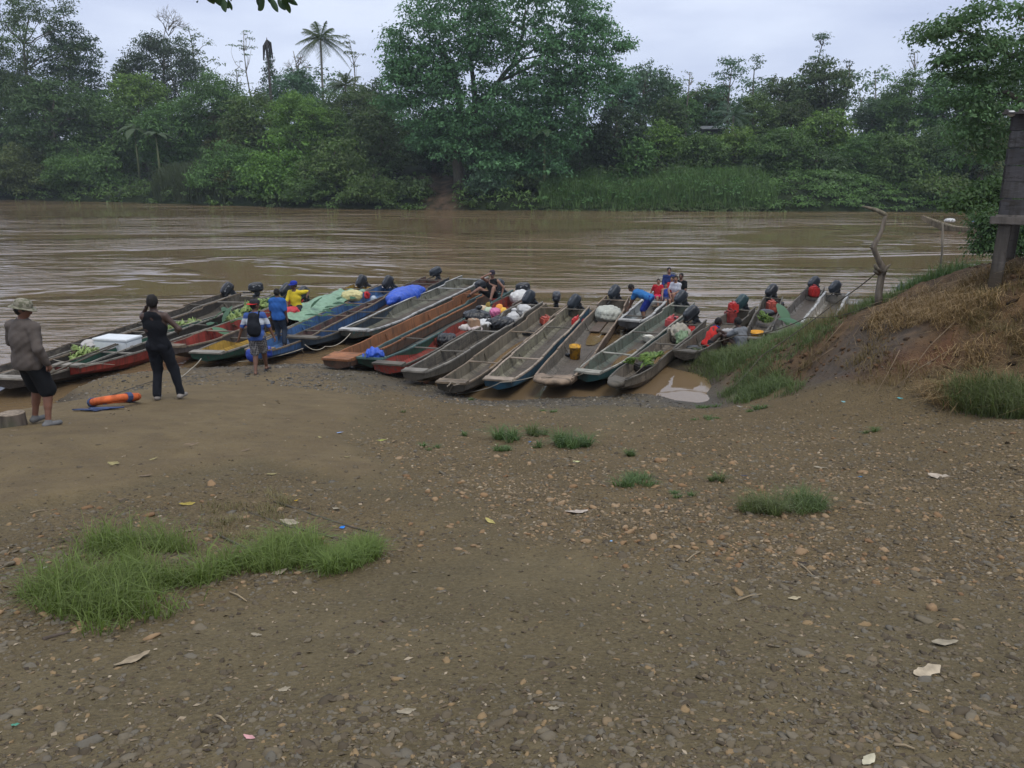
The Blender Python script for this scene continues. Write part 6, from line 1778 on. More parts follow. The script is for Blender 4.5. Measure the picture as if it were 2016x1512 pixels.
person('person with long dark hair and white shirt at the right of the family', Vector((aty(1331, 580, 28.9).x, 28.9, 0)), R(140), 1.55, pelvis=(0, 0, .46), spine=(0, .12, 1), head=(R(20), R(-5)), feet=[(-.10, .40, .08), (.12, .38, .08)], knees=[(0, .5, 1)] * 2, hands=[(-.1, .35, .58), (.18, .33, .55)],
    skinc=(.27, .145, .095), shirt=cloth((.48, .50, .56)), sleeve='short', pants=cloth((.20, .06, .22), (.5, .25, .05), 'camo'), pleg=.9, hairlong=True, vox=.013, group=fam)
person('person in a red shirt half hidden between the dark blue shirt and the white shirt', Vector((aty(1322, 580, 29.6).x, 29.6, 0)), R(165), 1.35, pelvis=(0, 0, .42), head=(R(-20), R(0)), feet=[(-.1, .38, .08), (.1, .38, .08)], knees=[(0, .5, 1)] * 2, hands=[(-.15, .3, .5), (.15, .3, .5)],
    skinc=(.26, .14, .09), shirt=cloth((.45, .03, .03)), sleeve='short', pants=DKPANTS, pleg=.9, vox=.013, group=fam)
person('person in black clothes at the far right behind the white shirt', Vector((aty(1340, 570, 29.9).x, 29.9, 0)), R(150), 1.62, pelvis=(0, 0, .38), head=(R(0), R(0)), feet=[(-.1, .36, .08), (.1, .36, .08)], knees=[(0, .5, 1)] * 2, hands=[(-.15, .3, .5), (.15, .3, .5)],
    skinc=(.12, .06, .04), shirt=BLACKC, sleeve='short', pants=DKPANTS, pleg=1.9, vox=.014, group=fam)
# 14 red tank, crouching
loc = Vector((aty(1399, 680, 22.0).x, 22.0, 0))
p14, J = person('person in a red tank top crouched in the canoe leaning toward the other man', loc, R(-72), 1.66, pelvis=(0, -.10, .20), spine=(0, .45, .8), head=(R(-10), R(-10)), feet=[(-.16, .38, .06), (.18, .30, .06)], knees=[(-.4, .2, 1), (.5, .2, 1)],
    hands=[(-.10, .62, .36), (.12, .62, .34)], elbows=[(-1, 0, -.4), (1, 0, -.4)], build=1.08, skinc=(.055, .030, .022), shirt=cloth((.50, .03, .025)), sleeve='none', pants=cloth((.015, .016, .02)), pleg=.9, vox=.012)
mb = MB(); nn = J['N'] + J['up'] * .03; mb.tube([nn + (J['r'] * math.cos(a) * .085 + J['f'] * math.sin(a) * .09) * 1 for a in np.linspace(-.6, 3.8, 12)], .018, 7); mb.build('headphones', plain((.02, .05, .35), .4), p14, True)
# 15 grey shirt on the bank
loc = Vector((aty(1461, 682, 21.3).x, 21.3, .06))
person('person in a grey T-shirt sitting at the water edge, back turned', loc, R(38), 1.72, pelvis=(0, 0, .18), spine=(0, .25, 1), head=(R(10), R(-22)), feet=[(-.12, .52, -.06), (.18, .42, -.06)], knees=[(-.2, .2, 1), (.2, .2, 1)],
    hands=[(-.12, .52, .40), (.14, .50, .40)], elbows=[(-1, 0, -.3), (1, 0, -.3)], build=1.12, skinc=(.06, .033, .024), shirt=cloth((.16, .17, .185)), sleeve='short', pants=cloth((.018, .018, .02)), pleg=1.9, vox=.012)
# 16 far away in the river canoe
a_ = far_root.location
person('tiny person in light blue in the far canoe near the bushes at the right', Vector((atz(1941, 452, .1).x, a_.y - .5, 0)), R(120), 1.6, pelvis=(0, 0, .32), head=(0, 0), feet=[(-.1, .38, .08), (.1, .38, .08)], knees=[(0, .5, 1)] * 2, hands=[(-.15, .3, .5), (.15, .3, .5)],
    skinc=(.12, .06, .04), shirt=cloth((.18, .30, .45)), sleeve='short', pants=DKPANTS, pleg=1.9, vox=.02)
# ------------------------------------------------------------------ stones, gravel, litter
def ico(sub):
    bm = bmesh.new(); bmesh.ops.create_icosphere(bm, subdivisions=sub, radius=1)
    V = np.array([v.co for v in bm.verts]); F = np.array([[v.index for v in f.verts] for f in bm.faces]); bm.free(); return V, F
def stones(name, P, size, seed, mat, sub, label, cat, sink=.62, flat=.40):
    rng = np.random.RandomState(seed); n = len(P); V0, F0 = ico(sub)
    Q = rng.normal(size=(n, 4)); Q /= np.linalg.norm(Q, axis=1, keepdims=True)
    az = rng.uniform(0, 6.283, n); ca, sa = np.cos(az), np.sin(az)
    ax3 = np.stack([rng.uniform(.8, 1.5, n), rng.uniform(.6, 1.0, n), rng.uniform(.35, .7, n) * flat / .5], 1) * size[:, None] * .5
    jit = 1 + .18 * rng.normal(size=(n, len(V0), 1)).clip(-1.5, 1.5)
    L_ = V0[None] * jit * ax3[:, None, :]
    tx, ty = rng.normal(size=n) * .2, rng.normal(size=n) * .2
    L_[:, :, 2] += L_[:, :, 0] * tx[:, None] + L_[:, :, 1] * ty[:, None]
    X = L_[:, :, 0] * ca[:, None] - L_[:, :, 1] * sa[:, None]; Y = L_[:, :, 0] * sa[:, None] + L_[:, :, 1] * ca[:, None]
    L_ = np.stack([X, Y, L_[:, :, 2]], 2)
    V = L_ + P[:, None, :] + np.array([0, 0, 1]) * (ax3[:, 2] * (1 - 2 * sink))[:, None, None]
    F = (F0[None] + (np.arange(n) * len(V0))[:, None, None]).reshape(-1, 3)
    o = npmesh(name, V.reshape(-1, 3), F, mat, None, sub > 1, attr=np.repeat(rng.rand(n), len(V0)))
    return tag(o, label, cat, kind='stuff')
m, t = newmat('pebble')
at = t.n('ShaderNodeAttribute', attribute_name='v').outputs['Fac']; o_ = t.n('ShaderNodeTexCoord').outputs['Object']
n = t.noise(o_, 60, 4)
c = t.ramp(at, (.0, (.060, .047, .031)), (.25, (.100, .080, .052)), (.5, (.130, .106, .069)), (.7, (.155, .132, .093)), (.87, (.115, .106, .086)), (.95, (.24, .165, .085)))
t.out(t.mix(t.ramp(n, (.35, 0), (.7, .6)), c, t.mix(.5, c, (.085, .065, .045))), .85, t.bump(n, .3, .004), .2)
mat_peb = m
m, t = newmat('ochre_stone')
at = t.n('ShaderNodeAttribute', attribute_name='v').outputs['Fac']; o_ = t.n('ShaderNodeTexCoord').outputs['Object']; n = t.noise(o_, 25, 4)
c = t.ramp(at, (.0, (.17, .10, .052)), (.5, (.25, .16, .085)), (1.0, (.30, .215, .13)))
t.out(t.mix(t.ramp(n, (.4, 0), (.7, .5)), c, (.15, .10, .06)), .9, t.bump(n, .4, .005), .15)
mat_och = m
rng = np.random.RandomState(12)
def scatter(n, y0, y1, power=1.0):
    """points in the seen wedge of ground, evenly over the picture's depth"""
    y = 1 / (1 / y1 + (1 / y0 - 1 / y1) * rng.rand(n) ** power)
    x = (y + 1.2) * rng.uniform(-.74, .74, n)
    return x, y
x, y = scatter(130000, 1.7, 17.5)
D_, Gv = ground_masks(x, y)
mm = moundmask(x, y)
pat = fbm(x, y, .8, 3, 44)
prob = np.clip(.30 + .75 * Gv + pat * 1.0, .05, 1) * (1 - .74 * D_) * (1 - .92 * mm)
kp = rng.rand(len(x)) < prob; x, y = x[kp], y[kp]
z = hg(x, y)
sz = np.exp(rng.normal(-4.4, .55, len(x))) * (1 + .25 * Gv[kp]) * np.interp(y, [1.7, 6, 14, 18], [1.15, 1.35, 2.0, 2.3])
sz = np.clip(sz, .006, .085)
near_ = y < 5.2
P = np.stack([x, y, z], 1)
stones('gravel', P[near_], sz[near_], 1, mat_peb, 2, 'small grey and brown pebbles half sunk in the mud', 'gravel')
stones('gravel', P[~near_], sz[~near_], 2, mat_peb, 1, 'loose grey brown gravel over the middle of the landing', 'gravel')
# ochre rocks on the right-hand gravel
x, y = scatter(5200, 3.2, 15.0); D_, Gv = ground_masks(x, y)
och = inpoly(x, y, gp((780, 940), (1000, 960), (1150, 930), (1400, 870), (1650, 900), (1650, 1100), (1380, 1110), (1100, 1060), (900, 1010)), .5)
kp = rng.rand(len(x)) < np.clip(och * .5 + Gv * .16, 0, 1) * (1 - D_) * (1 - moundmask(x, y)); x, y = x[kp], y[kp]; z = hg(x, y)
stones('gravel', np.stack([x, y, z], 1), np.clip(np.exp(rng.normal(-3.3, .42, len(x))), .015, .10), 3, mat_och, 2, 'scattered ochre stones among the gravel on the right', 'stones', .4, .55)
# the pale, broken stones of the middle gravel
m, t = newmat('broken_stone'); at = t.n('ShaderNodeAttribute', attribute_name='v').outputs['Fac']; o_ = t.n('ShaderNodeTexCoord').outputs['Object']; n = t.noise(o_, 30, 4)
c = t.ramp(at, (.0, (.10, .078, .050)), (.35, (.18, .142, .092)), (.7, (.25, .195, .125)), (.9, (.30, .20, .11)), (1, (.36, .30, .21)))
t.out(t.mix(t.ramp(n, (.4, 0), (.7, .5)), c, (.11, .078, .048)), .9, t.bump(n, .4, .004), .15)
x, y = scatter(42000, 4.5, 16.5); D_, Gv = ground_masks(x, y)
big_ = inpoly(x, y, gp((730, 770), (700, 870), (850, 970), (1080, 1050), (1300, 1090), (1600, 1130), (2100, 1100), (2100, 810), (1300, 800), (1000, 810), (860, 780)), .5)
kp = rng.rand(len(x)) < np.clip(big_ * (.55 + 1.8 * fbm(x, y, 1.1, 3, 53)), 0, 1) * (1 - D_) * (1 - moundmask(x, y)); x, y = x[kp], y[kp]
stones('gravel', np.stack([x, y, hg(x, y)], 1), np.clip(np.exp(rng.normal(-3.75, .4, len(x))), .012, .07) * np.interp(y, [4, 16], [.8, 1.35]), 4, m, 1, 'pale broken stones over the middle and right of the landing', 'gravel', .5, .5)
# dark wet stones along the waterline
x = rng.uniform(-11, 3.5, 26000); y = rng.uniform(15, 20.6, 26000); z = hg(x, y); kp = (z > -.03) & (z < .62) & (rng.rand(26000) < np.clip(.75 - z * .9 + 1.6 * fbm(x, y, 1.3, 3, 88), 0, 1)); x, y, z = x[kp], y[kp], z[kp]
m, t = newmat('wet_stone'); at = t.n('ShaderNodeAttribute', attribute_name='v').outputs['Fac']
t.out(t.ramp(at, (0, (.030, .026, .020)), (.5, (.070, .060, .045)), (.85, (.11, .095, .07)), (1, (.22, .19, .14))), .5, None, .4)
stones('shore_stones', np.stack([x, y, z], 1), np.clip(np.exp(rng.normal(-3.5, .5, len(x))), .012, .11), 8, m, 1, 'dark wet stones and mud lumps along the waterline', 'stones', .5, .5)
# little clods and leaf crumbs
x, y = scatter(14000, 1.7, 19); D_, Gv = ground_masks(x, y); kp = rng.rand(len(x)) < (.5 + .3 * Gv) * (1 - moundmask(x, y)); x, y = x[kp], y[kp]; z = hg(x, y) + .004
P = np.stack([x, y, z], 1); n_ = len(P); N = np.tile([0, 0, 1.0], (n_, 1)) + rng.normal(size=(n_, 3)) * .3; Dd = rng.normal(size=(n_, 3)); Dd[:, 2] *= .15
s_ = np.exp(rng.normal(-4.0, .4, n_)) * np.interp(y, [1.7, 6, 17], [1, 1.5, 2.4])
V, F = leafquads(P, Dd, N, s_, s_ * rng.uniform(.25, .7, n_), .1)
m, t = newmat('leaf_crumbs'); at = t.n('ShaderNodeAttribute', attribute_name='v').outputs['Fac']
t.out(t.ramp(at, (0, (.04, .03, .022)), (.5, (.11, .08, .05)), (.85, (.22, .17, .11)), (1, (.34, .28, .20))), .85, None, .2)
tag(npmesh('leaf_litter', V, F, m, None, attr=np.repeat(rng.rand(n_), 4)), 'crumbled leaf litter and chips over the landing', 'litter', kind='stuff')

# clods of soil on the cut face of the mound
x = rng.uniform(4.5, 14, 16000); y = rng.uniform(9.5, 18.5, 16000); kp = rng.rand(16000) < moundmask(x, y) * .5 * np.clip(.5 + 2 * fbm(x, y, 1.2, 2, 31), .05, 1); x, y = x[kp], y[kp]
m, t = newmat('soil_clod'); at = t.n('ShaderNodeAttribute', attribute_name='v').outputs['Fac']
t.out(t.ramp(at, (0, (.030, .021, .014)), (.6, (.085, .052, .029)), (1, (.15, .085, .045))), .95, None, .1)
stones('soil_clods', np.stack([x, y, hg(x, y)], 1), np.clip(np.exp(rng.normal(-3.1, .5, len(x))), .02, .16), 7, m, 1, 'crumbling clods of soil over the bank face', 'soil', .45, .6)
# ------------------------------------------------------------------ grass
gA = leafmat((.040, .085, .018), (.175, .275, .075), .35); gB = leafmat((.030, .062, .022), (.135, .215, .080), .3); gDry = leafmat((.12, .085, .036), (.38, .29, .145), .15)
gMix = leafmat((.06, .065, .025), (.20, .18, .08), .2)
AZ = {}
def inpix(pp, n, dens_fn=None, soft=.2, per=22, rad=.09):
    pl = gp(*pp) if abs(pp[0][0]) > 60 else [Vector((a, b, 0)) for a, b in pp]; xs_ = [p.x for p in pl]; ys_ = [p.y for p in pl]
    nc = max(8, n * 3 // per)
    cx = rng.uniform(min(xs_), max(xs_), nc); cy = rng.uniform(min(ys_), max(ys_), nc)
    ci = rng.randint(0, nc, n * 3); az = rng.uniform(0, 6.283, n * 3); rr_ = rad * rng.rand(n * 3) ** .8 * rng.uniform(.5, 1.5, nc)[ci]
    x = cx[ci] + np.cos(az) * rr_; y = cy[ci] + np.sin(az) * rr_
    m_ = inpoly(x, y, pl, soft) * (np.clip(.5 + 2.5 * fbm(x, y, 2.5, 3, 61), 0, 1) if dens_fn is None else dens_fn(x, y))
    kp = rng.rand(len(x)) < m_; x, y = x[kp][:n], y[kp][:n]; AZ['az'] = az[kp][:n]; AZ['hf'] = rng.uniform(.4, 1.25, nc)[ci][kp][:n]
    return np.stack([x, y, hg(x, y)], 1)
P = inpix([(70, 1165), (130, 1120), (200, 1060), (300, 1062), (340, 1080), (400, 1110), (470, 1090), (590, 1075), (640, 1100), (600, 1120), (500, 1125), (420, 1150), (370, 1180), (300, 1215), (190, 1245), (150, 1220)], 12500, lambda x, y: np.clip(.60 + 3.2 * fbm(x, y, 2.6, 3, 62), .0, 1), .12)
blades('grass', P, rng.uniform(.06, .26, len(P)) * AZ['hf'], 1.0, .0028, gA, 11, 'large patch of long green grass in the lower left', 'grass', AZ['az'])
P = inpix([(640, 1110), (680, 1080), (730, 1080), (745, 1095), (700, 1120), (640, 1135)], 1900, None, .06)
blades('grass', P, rng.uniform(.08, .18, len(P)), 1.0, .0024, gA, 12, 'grass patch right of the large patch, beside the buried sticks', 'grass', AZ['az'])
P = inpix([(-60, 1260), (0, 1200), (40, 1205), (62, 1240), (30, 1275), (-60, 1290)], 2200, lambda x, y: x * 0 + .8, .06)
blades('grass', P, rng.uniform(.10, .20, len(P)), 1.0, .0024, gA, 13, 'grass clump cut by the left edge of the photo', 'grass', AZ['az'])
P = inpix([(390, 1000), (520, 965), (620, 1000), (560, 1070), (430, 1070)], 1500, lambda x, y: np.clip(.2 + 2.5 * fbm(x, y, 4.0, 3, 66), 0, .8), .1)
blades('grass', P, rng.uniform(.03, .08, len(P)), 1.0, .0022, gMix, 14, 'sparse short grass around the buried sticks', 'grass', AZ['az'])
def tuft(label, px, py, w, h_, n, mat=gB, lean=.8, wd=.0035):
    g = G(px, py); r_ = w / 2 / FPX * math.hypot(g.y, 3)
    an = rng.uniform(0, 6.283, n); q = rng.rand(n) ** .7 * r_; x = g.x + np.cos(an) * q; y = g.y + np.sin(an) * q * 1.0
    ns = max(3, n // 45); sc_a = rng.uniform(0, 6.283, ns); sc_r = r_ * rng.rand(ns) ** .6; ci = rng.randint(0, ns, n)
    q = rng.rand(n) ** .8 * r_ * .28; x = g.x + np.cos(sc_a[ci]) * sc_r[ci] + np.cos(an) * q; y = g.y + np.sin(sc_a[ci]) * sc_r[ci] + np.sin(an) * q; hfac = rng.uniform(.35, 1.15, ns)[ci]
    P = np.stack([x, y, hg(x, y)], 1); hh_ = h_ / FPX * g.y
    o = blades('grass_tuft', P - np.array(g), rng.uniform(.4, 1.15, n) * hh_ * hfac, lean * 1.4, wd * g.y / 9, mat, int(px), label, 'grass tuft', an); o.location = g; del o['kind']; o['group'] = 'grass tufts growing from the gravel'
for a in [('spiky tuft at the far left of the three middle tufts', 992, 866, 52, 40, 420), ('round tuft in the middle of the three middle tufts', 1061, 856, 40, 34, 300), ('widest of the three middle tufts', 1130, 880, 70, 42, 650),
          ('thin low tuft left below the spiky tuft', 905, 858, 26, 14, 80), ('flat short tuft below the spiky tuft', 995, 885, 52, 18, 200), ('tiny tuft between the round and the widest tuft', 1062, 882, 20, 20, 90),
          ('faint low tuft at the left end of the middle tufts', 845, 884, 44, 14, 110), ('small dark tuft up near the canoe bows', 1080, 811, 28, 12, 110), ('dry low tuft among the brown leaves on the left of the gravel', 793, 812, 22, 9, 60), ('small tuft right of the widest one', 1240, 898, 34, 20, 140),
          ('flat wide tuft below the orange stones', 1248, 952, 90, 30, 520), ('small round tuft beside the ochre stones', 1413, 950, 34, 26, 170), ('flat tuft left of the big double tuft', 1343, 975, 50, 18, 200),
          ('left half of the big double tuft on the right gravel', 1500, 1008, 78, 60, 700), ('right half of the big double tuft on the right gravel', 1582, 1000, 92, 56, 800),
          ('low grass strip beside the reddish dirt, upper one', 1400, 803, 60, 12, 220), ('low grass strip beside the reddish dirt, lower one', 1388, 825, 56, 12, 200), ('low dark tuft right of the grass strips', 1495, 808, 50, 16, 200), ('lone short tuft in the middle of the right gravel', 1722, 850, 44, 14, 160),
          ('grass growing at the edge of the pond', 1325, 778, 50, 26, 330), ('tuft by the plank bow at the water edge', 928, 788, 18, 12, 60)]:
    tuft(*a)
# the mound
def moundgrass(pp, n, h0, h1, mat, seed, label, cat, lean=.6, wd=.005, name='grass', df=None):
    P = inpix(pp, n, df or (lambda x, y: np.clip(.42 + 2.8 * fbm(x, y, 1.4, 3, seed), .02, 1)), .25, 16, .16)
    blades(name, P, rng.uniform(h0, h1, len(P)) * AZ['hf'], lean * 1.25, wd, mat, seed, label, cat, AZ['az'])
MD = [(1800, 770), (1850, 790), (1900, 805), (2100, 815), (2200, 640), (2100, 540), (2016, 530), (1950, 538), (1850, 565), (1760, 598), (1720, 625), (1740, 650), (1860, 620), (1870, 680), (1830, 720)]
moundgrass(MD, 34000, .07, .28, gDry, 71, 'dry straw coloured grass over the bank below the hut', 'grass', 1.35, .0045, 'dry_grass')
moundgrass([(1850, 560), (1960, 532), (2100, 540), (2200, 640), (2050, 720), (1900, 640)], 8000, .08, .22, gMix, 72, 'short olive grass on top of the bank by the hut post', 'grass', .9, .004)
moundgrass([(1880, 775), (1990, 775), (2060, 800), (2050, 825), (1880, 806)], 5200, .20, .48, gB, 73, 'long green grass at the right foot of the bank', 'grass', .7, .005, df=lambda x, y: x * 0 + .9)
moundgrass([(4.7, 18.6), (5.0, 17.2), (5.6, 16.5), (6.4, 15.5), (7.0, 15.6), (8.0, 17), (9.0, 19), (8.8, 21.6), (7.2, 22.2), (5.8, 20.8), (4.6, 20.2)], 17000, .08, .30, gB, 74, 'fresh green grass on the river side of the bank', 'grass', .7, .005)
moundgrass([(4.25, 20.7), (4.3, 19.4), (4.6, 18.2), (5.2, 18.2), (5.8, 19.6), (5.7, 21.2), (5.0, 21.1)], 5200, .08, .26, gB, 75, 'fresh green grass at the water beside the two seated men', 'grass', .6, .005, df=lambda x, y: np.clip(.9 + 2 * fbm(x, y, 2, 2, 5), 0, 1))
moundgrass([(1415, 785), (1470, 745), (1560, 735), (1560, 776), (1480, 790)], 5200, .08, .28, gB, 76, 'green grass along the foot of the bank by the pond', 'grass', .7, .005)
moundgrass([(4.7, 17.0), (5.3, 15.6), (5.9, 14.6), (5.7, 13.0), (6.2, 12.0), (7.2, 11.4), (7.0, 12.4), (6.2, 13.2), (6.4, 15.0), (5.4, 16.6)], 6500, .08, .28, gMix, 77, 'thin mixed grass over the dark slope of the bank', 'grass', .9, .004, df=lambda x, y: np.clip(.1 + 2.5 * fbm(x, y, 2, 3, 9), 0, .8))
moundgrass([(7.6, 16.2), (8.2, 17.2), (9.4, 18.4), (10.4, 18.8), (10.6, 18.0), (9.4, 16.8), (8.4, 15.8)], 3600, .15, .42, gB, 78, 'green weeds on the crest around the thin stick', 'weeds', .6, .006, df=lambda x, y: x * 0 + .9)
moundgrass([(6.0, 17.0), (6.6, 16.2), (7.2, 16.6), (7.6, 18.6), (6.8, 18.6)], 1100, .2, .5, gMix, 79, 'tall seed stalks on the crest left of the snag', 'weeds', .5, .003, df=lambda x, y: x * 0 + .9)
# hanging roots and twigs on the cut
rt = random.Random(8); rootc = plain((.19, .14, .09), .9)
for i, (a, lb) in enumerate([([(1735, 625), (1700, 640), (1680, 665), (1685, 690), (1715, 692), (1760, 684)], 'pale looping root hanging on the dark cut below the snag'), ([(1770, 700), (1745, 745), (1720, 790)], 'thin straight root running down the red soil'),
        ([(1720, 610), (1712, 640), (1700, 655)], 'short root at the foot of the snag'), ([(1860, 700), (1800, 740), (1760, 770)], 'pale twig lying across the brown slope'), ([(1640, 690), (1580, 730), (1500, 760)], 'long twig lying on the grassy slope'),
        ([(1880, 640), (1830, 690), (1790, 740), (1770, 775)], 'bent dry stem below the straw grass'), ([(1660, 640), (1620, 690), (1560, 740)], 'thin root beside the dark bank cut'), ([(1900, 760), (1860, 770), (1790, 790)], 'grey twig near the long grass at the foot')]):
    Q = [G(p[0], p[1], .04 + .05 * rt.random()) for p in a]; pole('root', lb, Q, .007, .004, rootc, 'root')
# buried sticks and straps in the dirt, lower left
for a, lb in [([(430, 1055), (480, 1078), (520, 1095), (600, 1110)], 'buried stick nearest to the big grass patch'), ([(490, 1010), (560, 1035), (640, 1055), (690, 1068)], 'long buried stick in the middle of the sparse grass'), ([(540, 988), (610, 1012), (680, 1035), (745, 1052)], 'long buried stick farthest from the big grass patch'),
              ([(560, 1108), (590, 1128), (650, 1122)], 'dark stick beneath the small grass patch'), ([(85, 1260), (120, 1250), (160, 1240)], 'dark stick between the left clump and the big patch')]:
    pole('buried_stick', lb, [G(p[0], p[1], .004) for p in a], .011, .007, bark((.10, .08, .065)), 'stick')
for a, lb in [((1452, 1184, 1500, 1172), 'straight brown twig on the right gravel'), ((452, 1168, 486, 1186), 'yellow straw lying below the big grass patch'), ((1570, 1110, 1600, 1135), 'bent pale twig right of the small stones'), ((1760, 1470, 1800, 1478), 'white stick near the bottom right corner'), ((425, 1412, 445, 1425), 'tiny pale stick near the bottom left'), ((60, 1012, 96, 1006), 'pale straw on the smooth dirt edge'), ((1352, 1106, 1378, 1088), 'white chip of wood at the end of the ochre stones')]:
    pole('twig', lb, [G(a[0], a[1], .008), G((a[0] + a[2]) / 2, (a[1] + a[3]) / 2 - 1, .014), G(a[2], a[3], .008)], .006, .004, plain((.28, .22, .14), .9), 'twig')
# fallen leaves and scraps that can be told apart
def fallen(label, px, py, wpx_, c, cat='leaf', name='fallen_leaf', asp=.45, rz=None, curl=.18, grp=None):
    g = G(px, py, .008); wpx = wpx_ * .85; ln_ = wpx / FPX * math.hypot(g.y, 2.5) * 1.0; rr = random.Random(int(px * 3 + py)); V = []; F = []; n = 8
    for i in range(n + 1):
        f_ = i / n; w_ = ln_ * asp * .5 * math.sin(math.pi * (.06 + .9 * f_)) * (1 + .35 * rr.uniform(-1, 1))
        for s_ in (-1, -.4, .4, 1): V.append(((f_ - .5) * ln_, s_ * w_, curl * ln_ * ((f_ - .5) ** 2 * 1.4 + .25 * s_ * s_ * w_ / ln_ * 2) + rr.uniform(0, .015) * ln_))
    for i in range(n):
        for j in range(3): F.append((i * 4 + j, i * 4 + 4 + j, i * 4 + 5 + j, i * 4 + 1 + j))
    o = npmesh(name, V, F, plain(c, .8, .2, .22, 14.), None, True); o.location = g; o.rotation_euler = (rr.uniform(-.2, .2), rr.uniform(-.2, .2), rz if rz is not None else rr.uniform(-.8, .8)); tag(o, label, cat, grp)
LY = (.28, .24, .11); LB = (.17, .125, .08); LP = (.29, .25, .18)
for a in [('long yellow leaf on the smooth dirt below the stump', 224, 914, 34, LY), ('small curled yellow leaf on the smooth dirt', 302, 905, 22, LY), ('brown curled leaf on the dirt right of the yellow ones', 286, 938, 30, LB), ('yellow and brown leaf above the big grass patch', 368, 994, 38, (.33, .26, .06)),
          ('pale folded leaf at the tip of the gravel wedge', 535, 935, 26, LY), ('brown leaf on the dirt left of the blue wrapper', 482, 888, 26, LB), ('brown leaf beside the smooth dirt ridge', 378, 876, 36, LB), ('small yellow leaf near the blue wrapper', 630, 862, 14, LY), ('curled yellow leaf below the blue wrapper', 684, 901, 16, LY),
          ('thin yellow leaf in the middle of the dirt track', 965, 1028, 32, (.40, .34, .12)), ('green yellow leaf at the left of the ochre gravel', 752, 868, 26, (.30, .32, .08)), ('dead grey leaf above the big grass patch', 372, 1046, 28, LB), ('brown leaf left of the dead grey leaf', 240, 985, 22, LB), ('grey brown leaf by the buried sticks', 662, 1003, 24, LP),
          ('broad dry leaf beside the second buried stick', 570, 1030, 46, LP), ('ragged dry leaf at the edge of the small grass patch', 548, 1130, 40, LP), ('large pale dry leaf at the lower left', 262, 1302, 76, (.30, .24, .16)), ('small dry leaf above the large pale one', 505, 1252, 24, LP), ('pale dry leaf left of the large one', 60, 1140, 40, LB),
          ('white flattened leaf at the bottom near the middle', 800, 1404, 40, LP), ('big pale crumpled leaf at the lower right', 1825, 1325, 70, (.42, .35, .25)), ('thin pale leaf above the big crumpled one', 1860, 1268, 56, LP), ('square pale flake on the right gravel', 1564, 1180, 30, (.40, .34, .22)), ('cream curled leaf at the bottom edge on the right', 1710, 1500, 40, (.50, .46, .33)),
          ('white torn scrap above the big double tuft', 1135, 1010, 60, (.42, .36, .30)), ('white scrap in the far right gravel', 1850, 940, 52, (.40, .34, .27)), ('long pale bark chip in the right gravel', 1615, 922, 34, LP), ('tan leaf at the bottom left of the middle', 560, 1360, 26, LP), ('brown dead leaf under the giant stone row', 1580, 1110, 24, (.04, .03, .025)), ('pale leaf fragment on the dirt ridge', 1090, 1398, 24, LP),
          ('small white leaf piece in the left grass patch', 88, 1120, 14, (.5, .48, .42)), ('dry curled leaf beside the middle dirt track', 1115, 905, 16, LP), ('brown crumpled leaf at the edge of the track', 788, 1085, 22, LB)]:
    fallen(*a)
for a in [('blue and white crumpled wrapper on the smooth dirt', 669, 853, 20, (.25, .38, .62), 'wrapper', 'wrapper', .6), ('bright blue scrap of plastic beside the buried sticks', 674, 1040, 15, (.03, .20, .62), 'plastic scrap', 'plastic_scrap', .6), ('yellow scrap of plastic above the buried sticks', 583, 987, 11, (.65, .42, .02), 'plastic scrap', 'plastic_scrap', .6),
          ('torn pink wrapper near the bottom edge', 491, 1455, 32, (.62, .33, .33), 'wrapper', 'wrapper', .35), ('green scrap near the bottom left corner', 30, 1430, 18, (.08, .26, .18), 'plastic scrap', 'plastic_scrap', .4), ('pale yellow wrapper among the middle gravel', 1135, 910, 20, (.50, .50, .25), 'wrapper', 'wrapper', .4),
          ('tiny blue scrap behind the middle tufts', 1043, 871, 8, (.05, .25, .6), 'plastic scrap', 'plastic_scrap', .5), ('tiny light blue dot of plastic on the track', 1203, 1067, 7, (.25, .45, .7), 'plastic scrap', 'plastic_scrap', .8), ('teal scrap at the foot of the bank', 1772, 785, 14, (.10, .40, .42), 'plastic scrap', 'plastic_scrap', .5),
          ('dark blue rag in the right gravel', 1465, 938, 16, (.03, .05, .12), 'rag', 'rag', .6), ('dull blue scrap in the right gravel', 1693, 940, 12, (.05, .14, .25), 'plastic scrap', 'plastic_scrap', .6), ('white plastic bit by the low grass strips', 1456, 801, 14, (.6, .6, .58), 'plastic scrap', 'plastic_scrap', .4), ('light teal wrapper on the dirt crest', 1661, 792, 12, (.2, .4, .42), 'plastic scrap', 'plastic_scrap', .5)]:
    fallen(a[0], a[1], a[2], a[3], a[4], a[5], a[6], a[7])
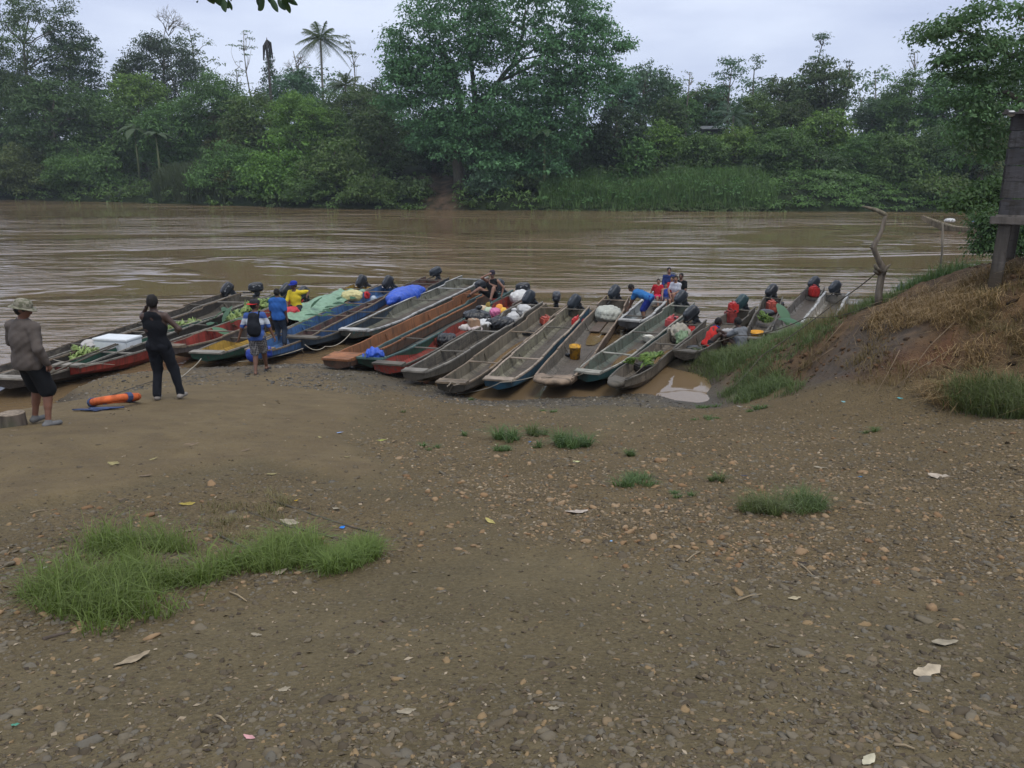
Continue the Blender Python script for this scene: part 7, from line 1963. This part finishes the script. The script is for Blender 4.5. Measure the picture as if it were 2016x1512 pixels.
# ------------------------------------------------------------------ leafy branch over the camera's left
br = empty('near_branch_tree', (-6.5, -1.5, hz(-6.5, -1.5)), 0, 'tree whose leafy twigs hang into the top of the photo left of the palm', 'tree')
def rl(v): return Vector(v) - br.location
mb = MB(); mb.tube([(0, 0, -.2), (.1, .1, 2), (.3, .5, 4.2), (.9, 1.6, 5.6)], [.2, .17, .13, .09], 8); mb.build('trunk', bark(), br, True)
mb = MB(); e1 = aty(440, -60, 3.6); e2 = aty(545, -50, 3.6); mb.tube([(.9, 1.6, 5.6), rl(e1) + Vector((-.8, -.6, .35)), rl(e1), rl(e2)], [.09, .04, .018, .01], 7)
for b_ in ((420, 0), (455, 2), (512, 0), (575, 4)): mb.tube([rl(e1.lerp(e2, max(0, min(1, (b_[0] - 440) / 105)))), rl(aty(b_[0] - 4, -20, 3.6)), rl(aty(*b_, 3.6))], [.008, .005, .003], 5)
mb.build('branch', bark((.08, .07, .05)), br, True)
V = []; F = []; rr = random.Random(6)
for (a, b, l_) in [((390, 2), (386, 4), .6), ((408, -6), (420, 8), 1), ((412, -14), (452, 16), 1), ((436, -4), (444, 24), 1), ((448, -2), (456, 20), 1), ((505, -8), (510, 14), 1.1), ((520, -6), (508, 20), 1), ((531, -6), (547, 24), 1), ((546, -2), (562, 20), 1), ((556, -8), (570, 26), 1), ((556, -10), (586, 10), 1), ((524, -14), (536, 10), 1), ((430, -30), (400, -4), 1), ((470, -30), (480, -4), 1), ((560, -30), (600, -8), 1), ((500, -34), (490, -4), 1)]:
    A_, B_ = rl(aty(*a, 3.6 + rr.uniform(-.05, .05))), rl(aty(*b, 3.6 + rr.uniform(-.08, .08))); d = B_ - A_; ln_ = d.length; d.normalize(); sdv = d.cross(Vector((rr.uniform(-.3, .3), 1, rr.uniform(-.3, .3)))).normalized(); b0 = len(V); n = 7
    for i in range(n + 1):
        f_ = i / n; w_ = ln_ * .19 * math.sin(math.pi * (.03 + .95 * f_)) ** .8; p = A_ + d * ln_ * f_
        V += [p - sdv * w_ + Vector((0, .004, 0)), p + Vector((0, -.004, 0)), p + sdv * w_ + Vector((0, .004, 0))]
    for i in range(n):
        q = b0 + i * 3; F += [(q, q + 1, q + 4, q + 3), (q + 1, q + 2, q + 5, q + 4)]
npmesh('leaves', V, F, leafmat((.03, .06, .03), (.05, .09, .04)), br, True, attr=np.full(len(V), .3))
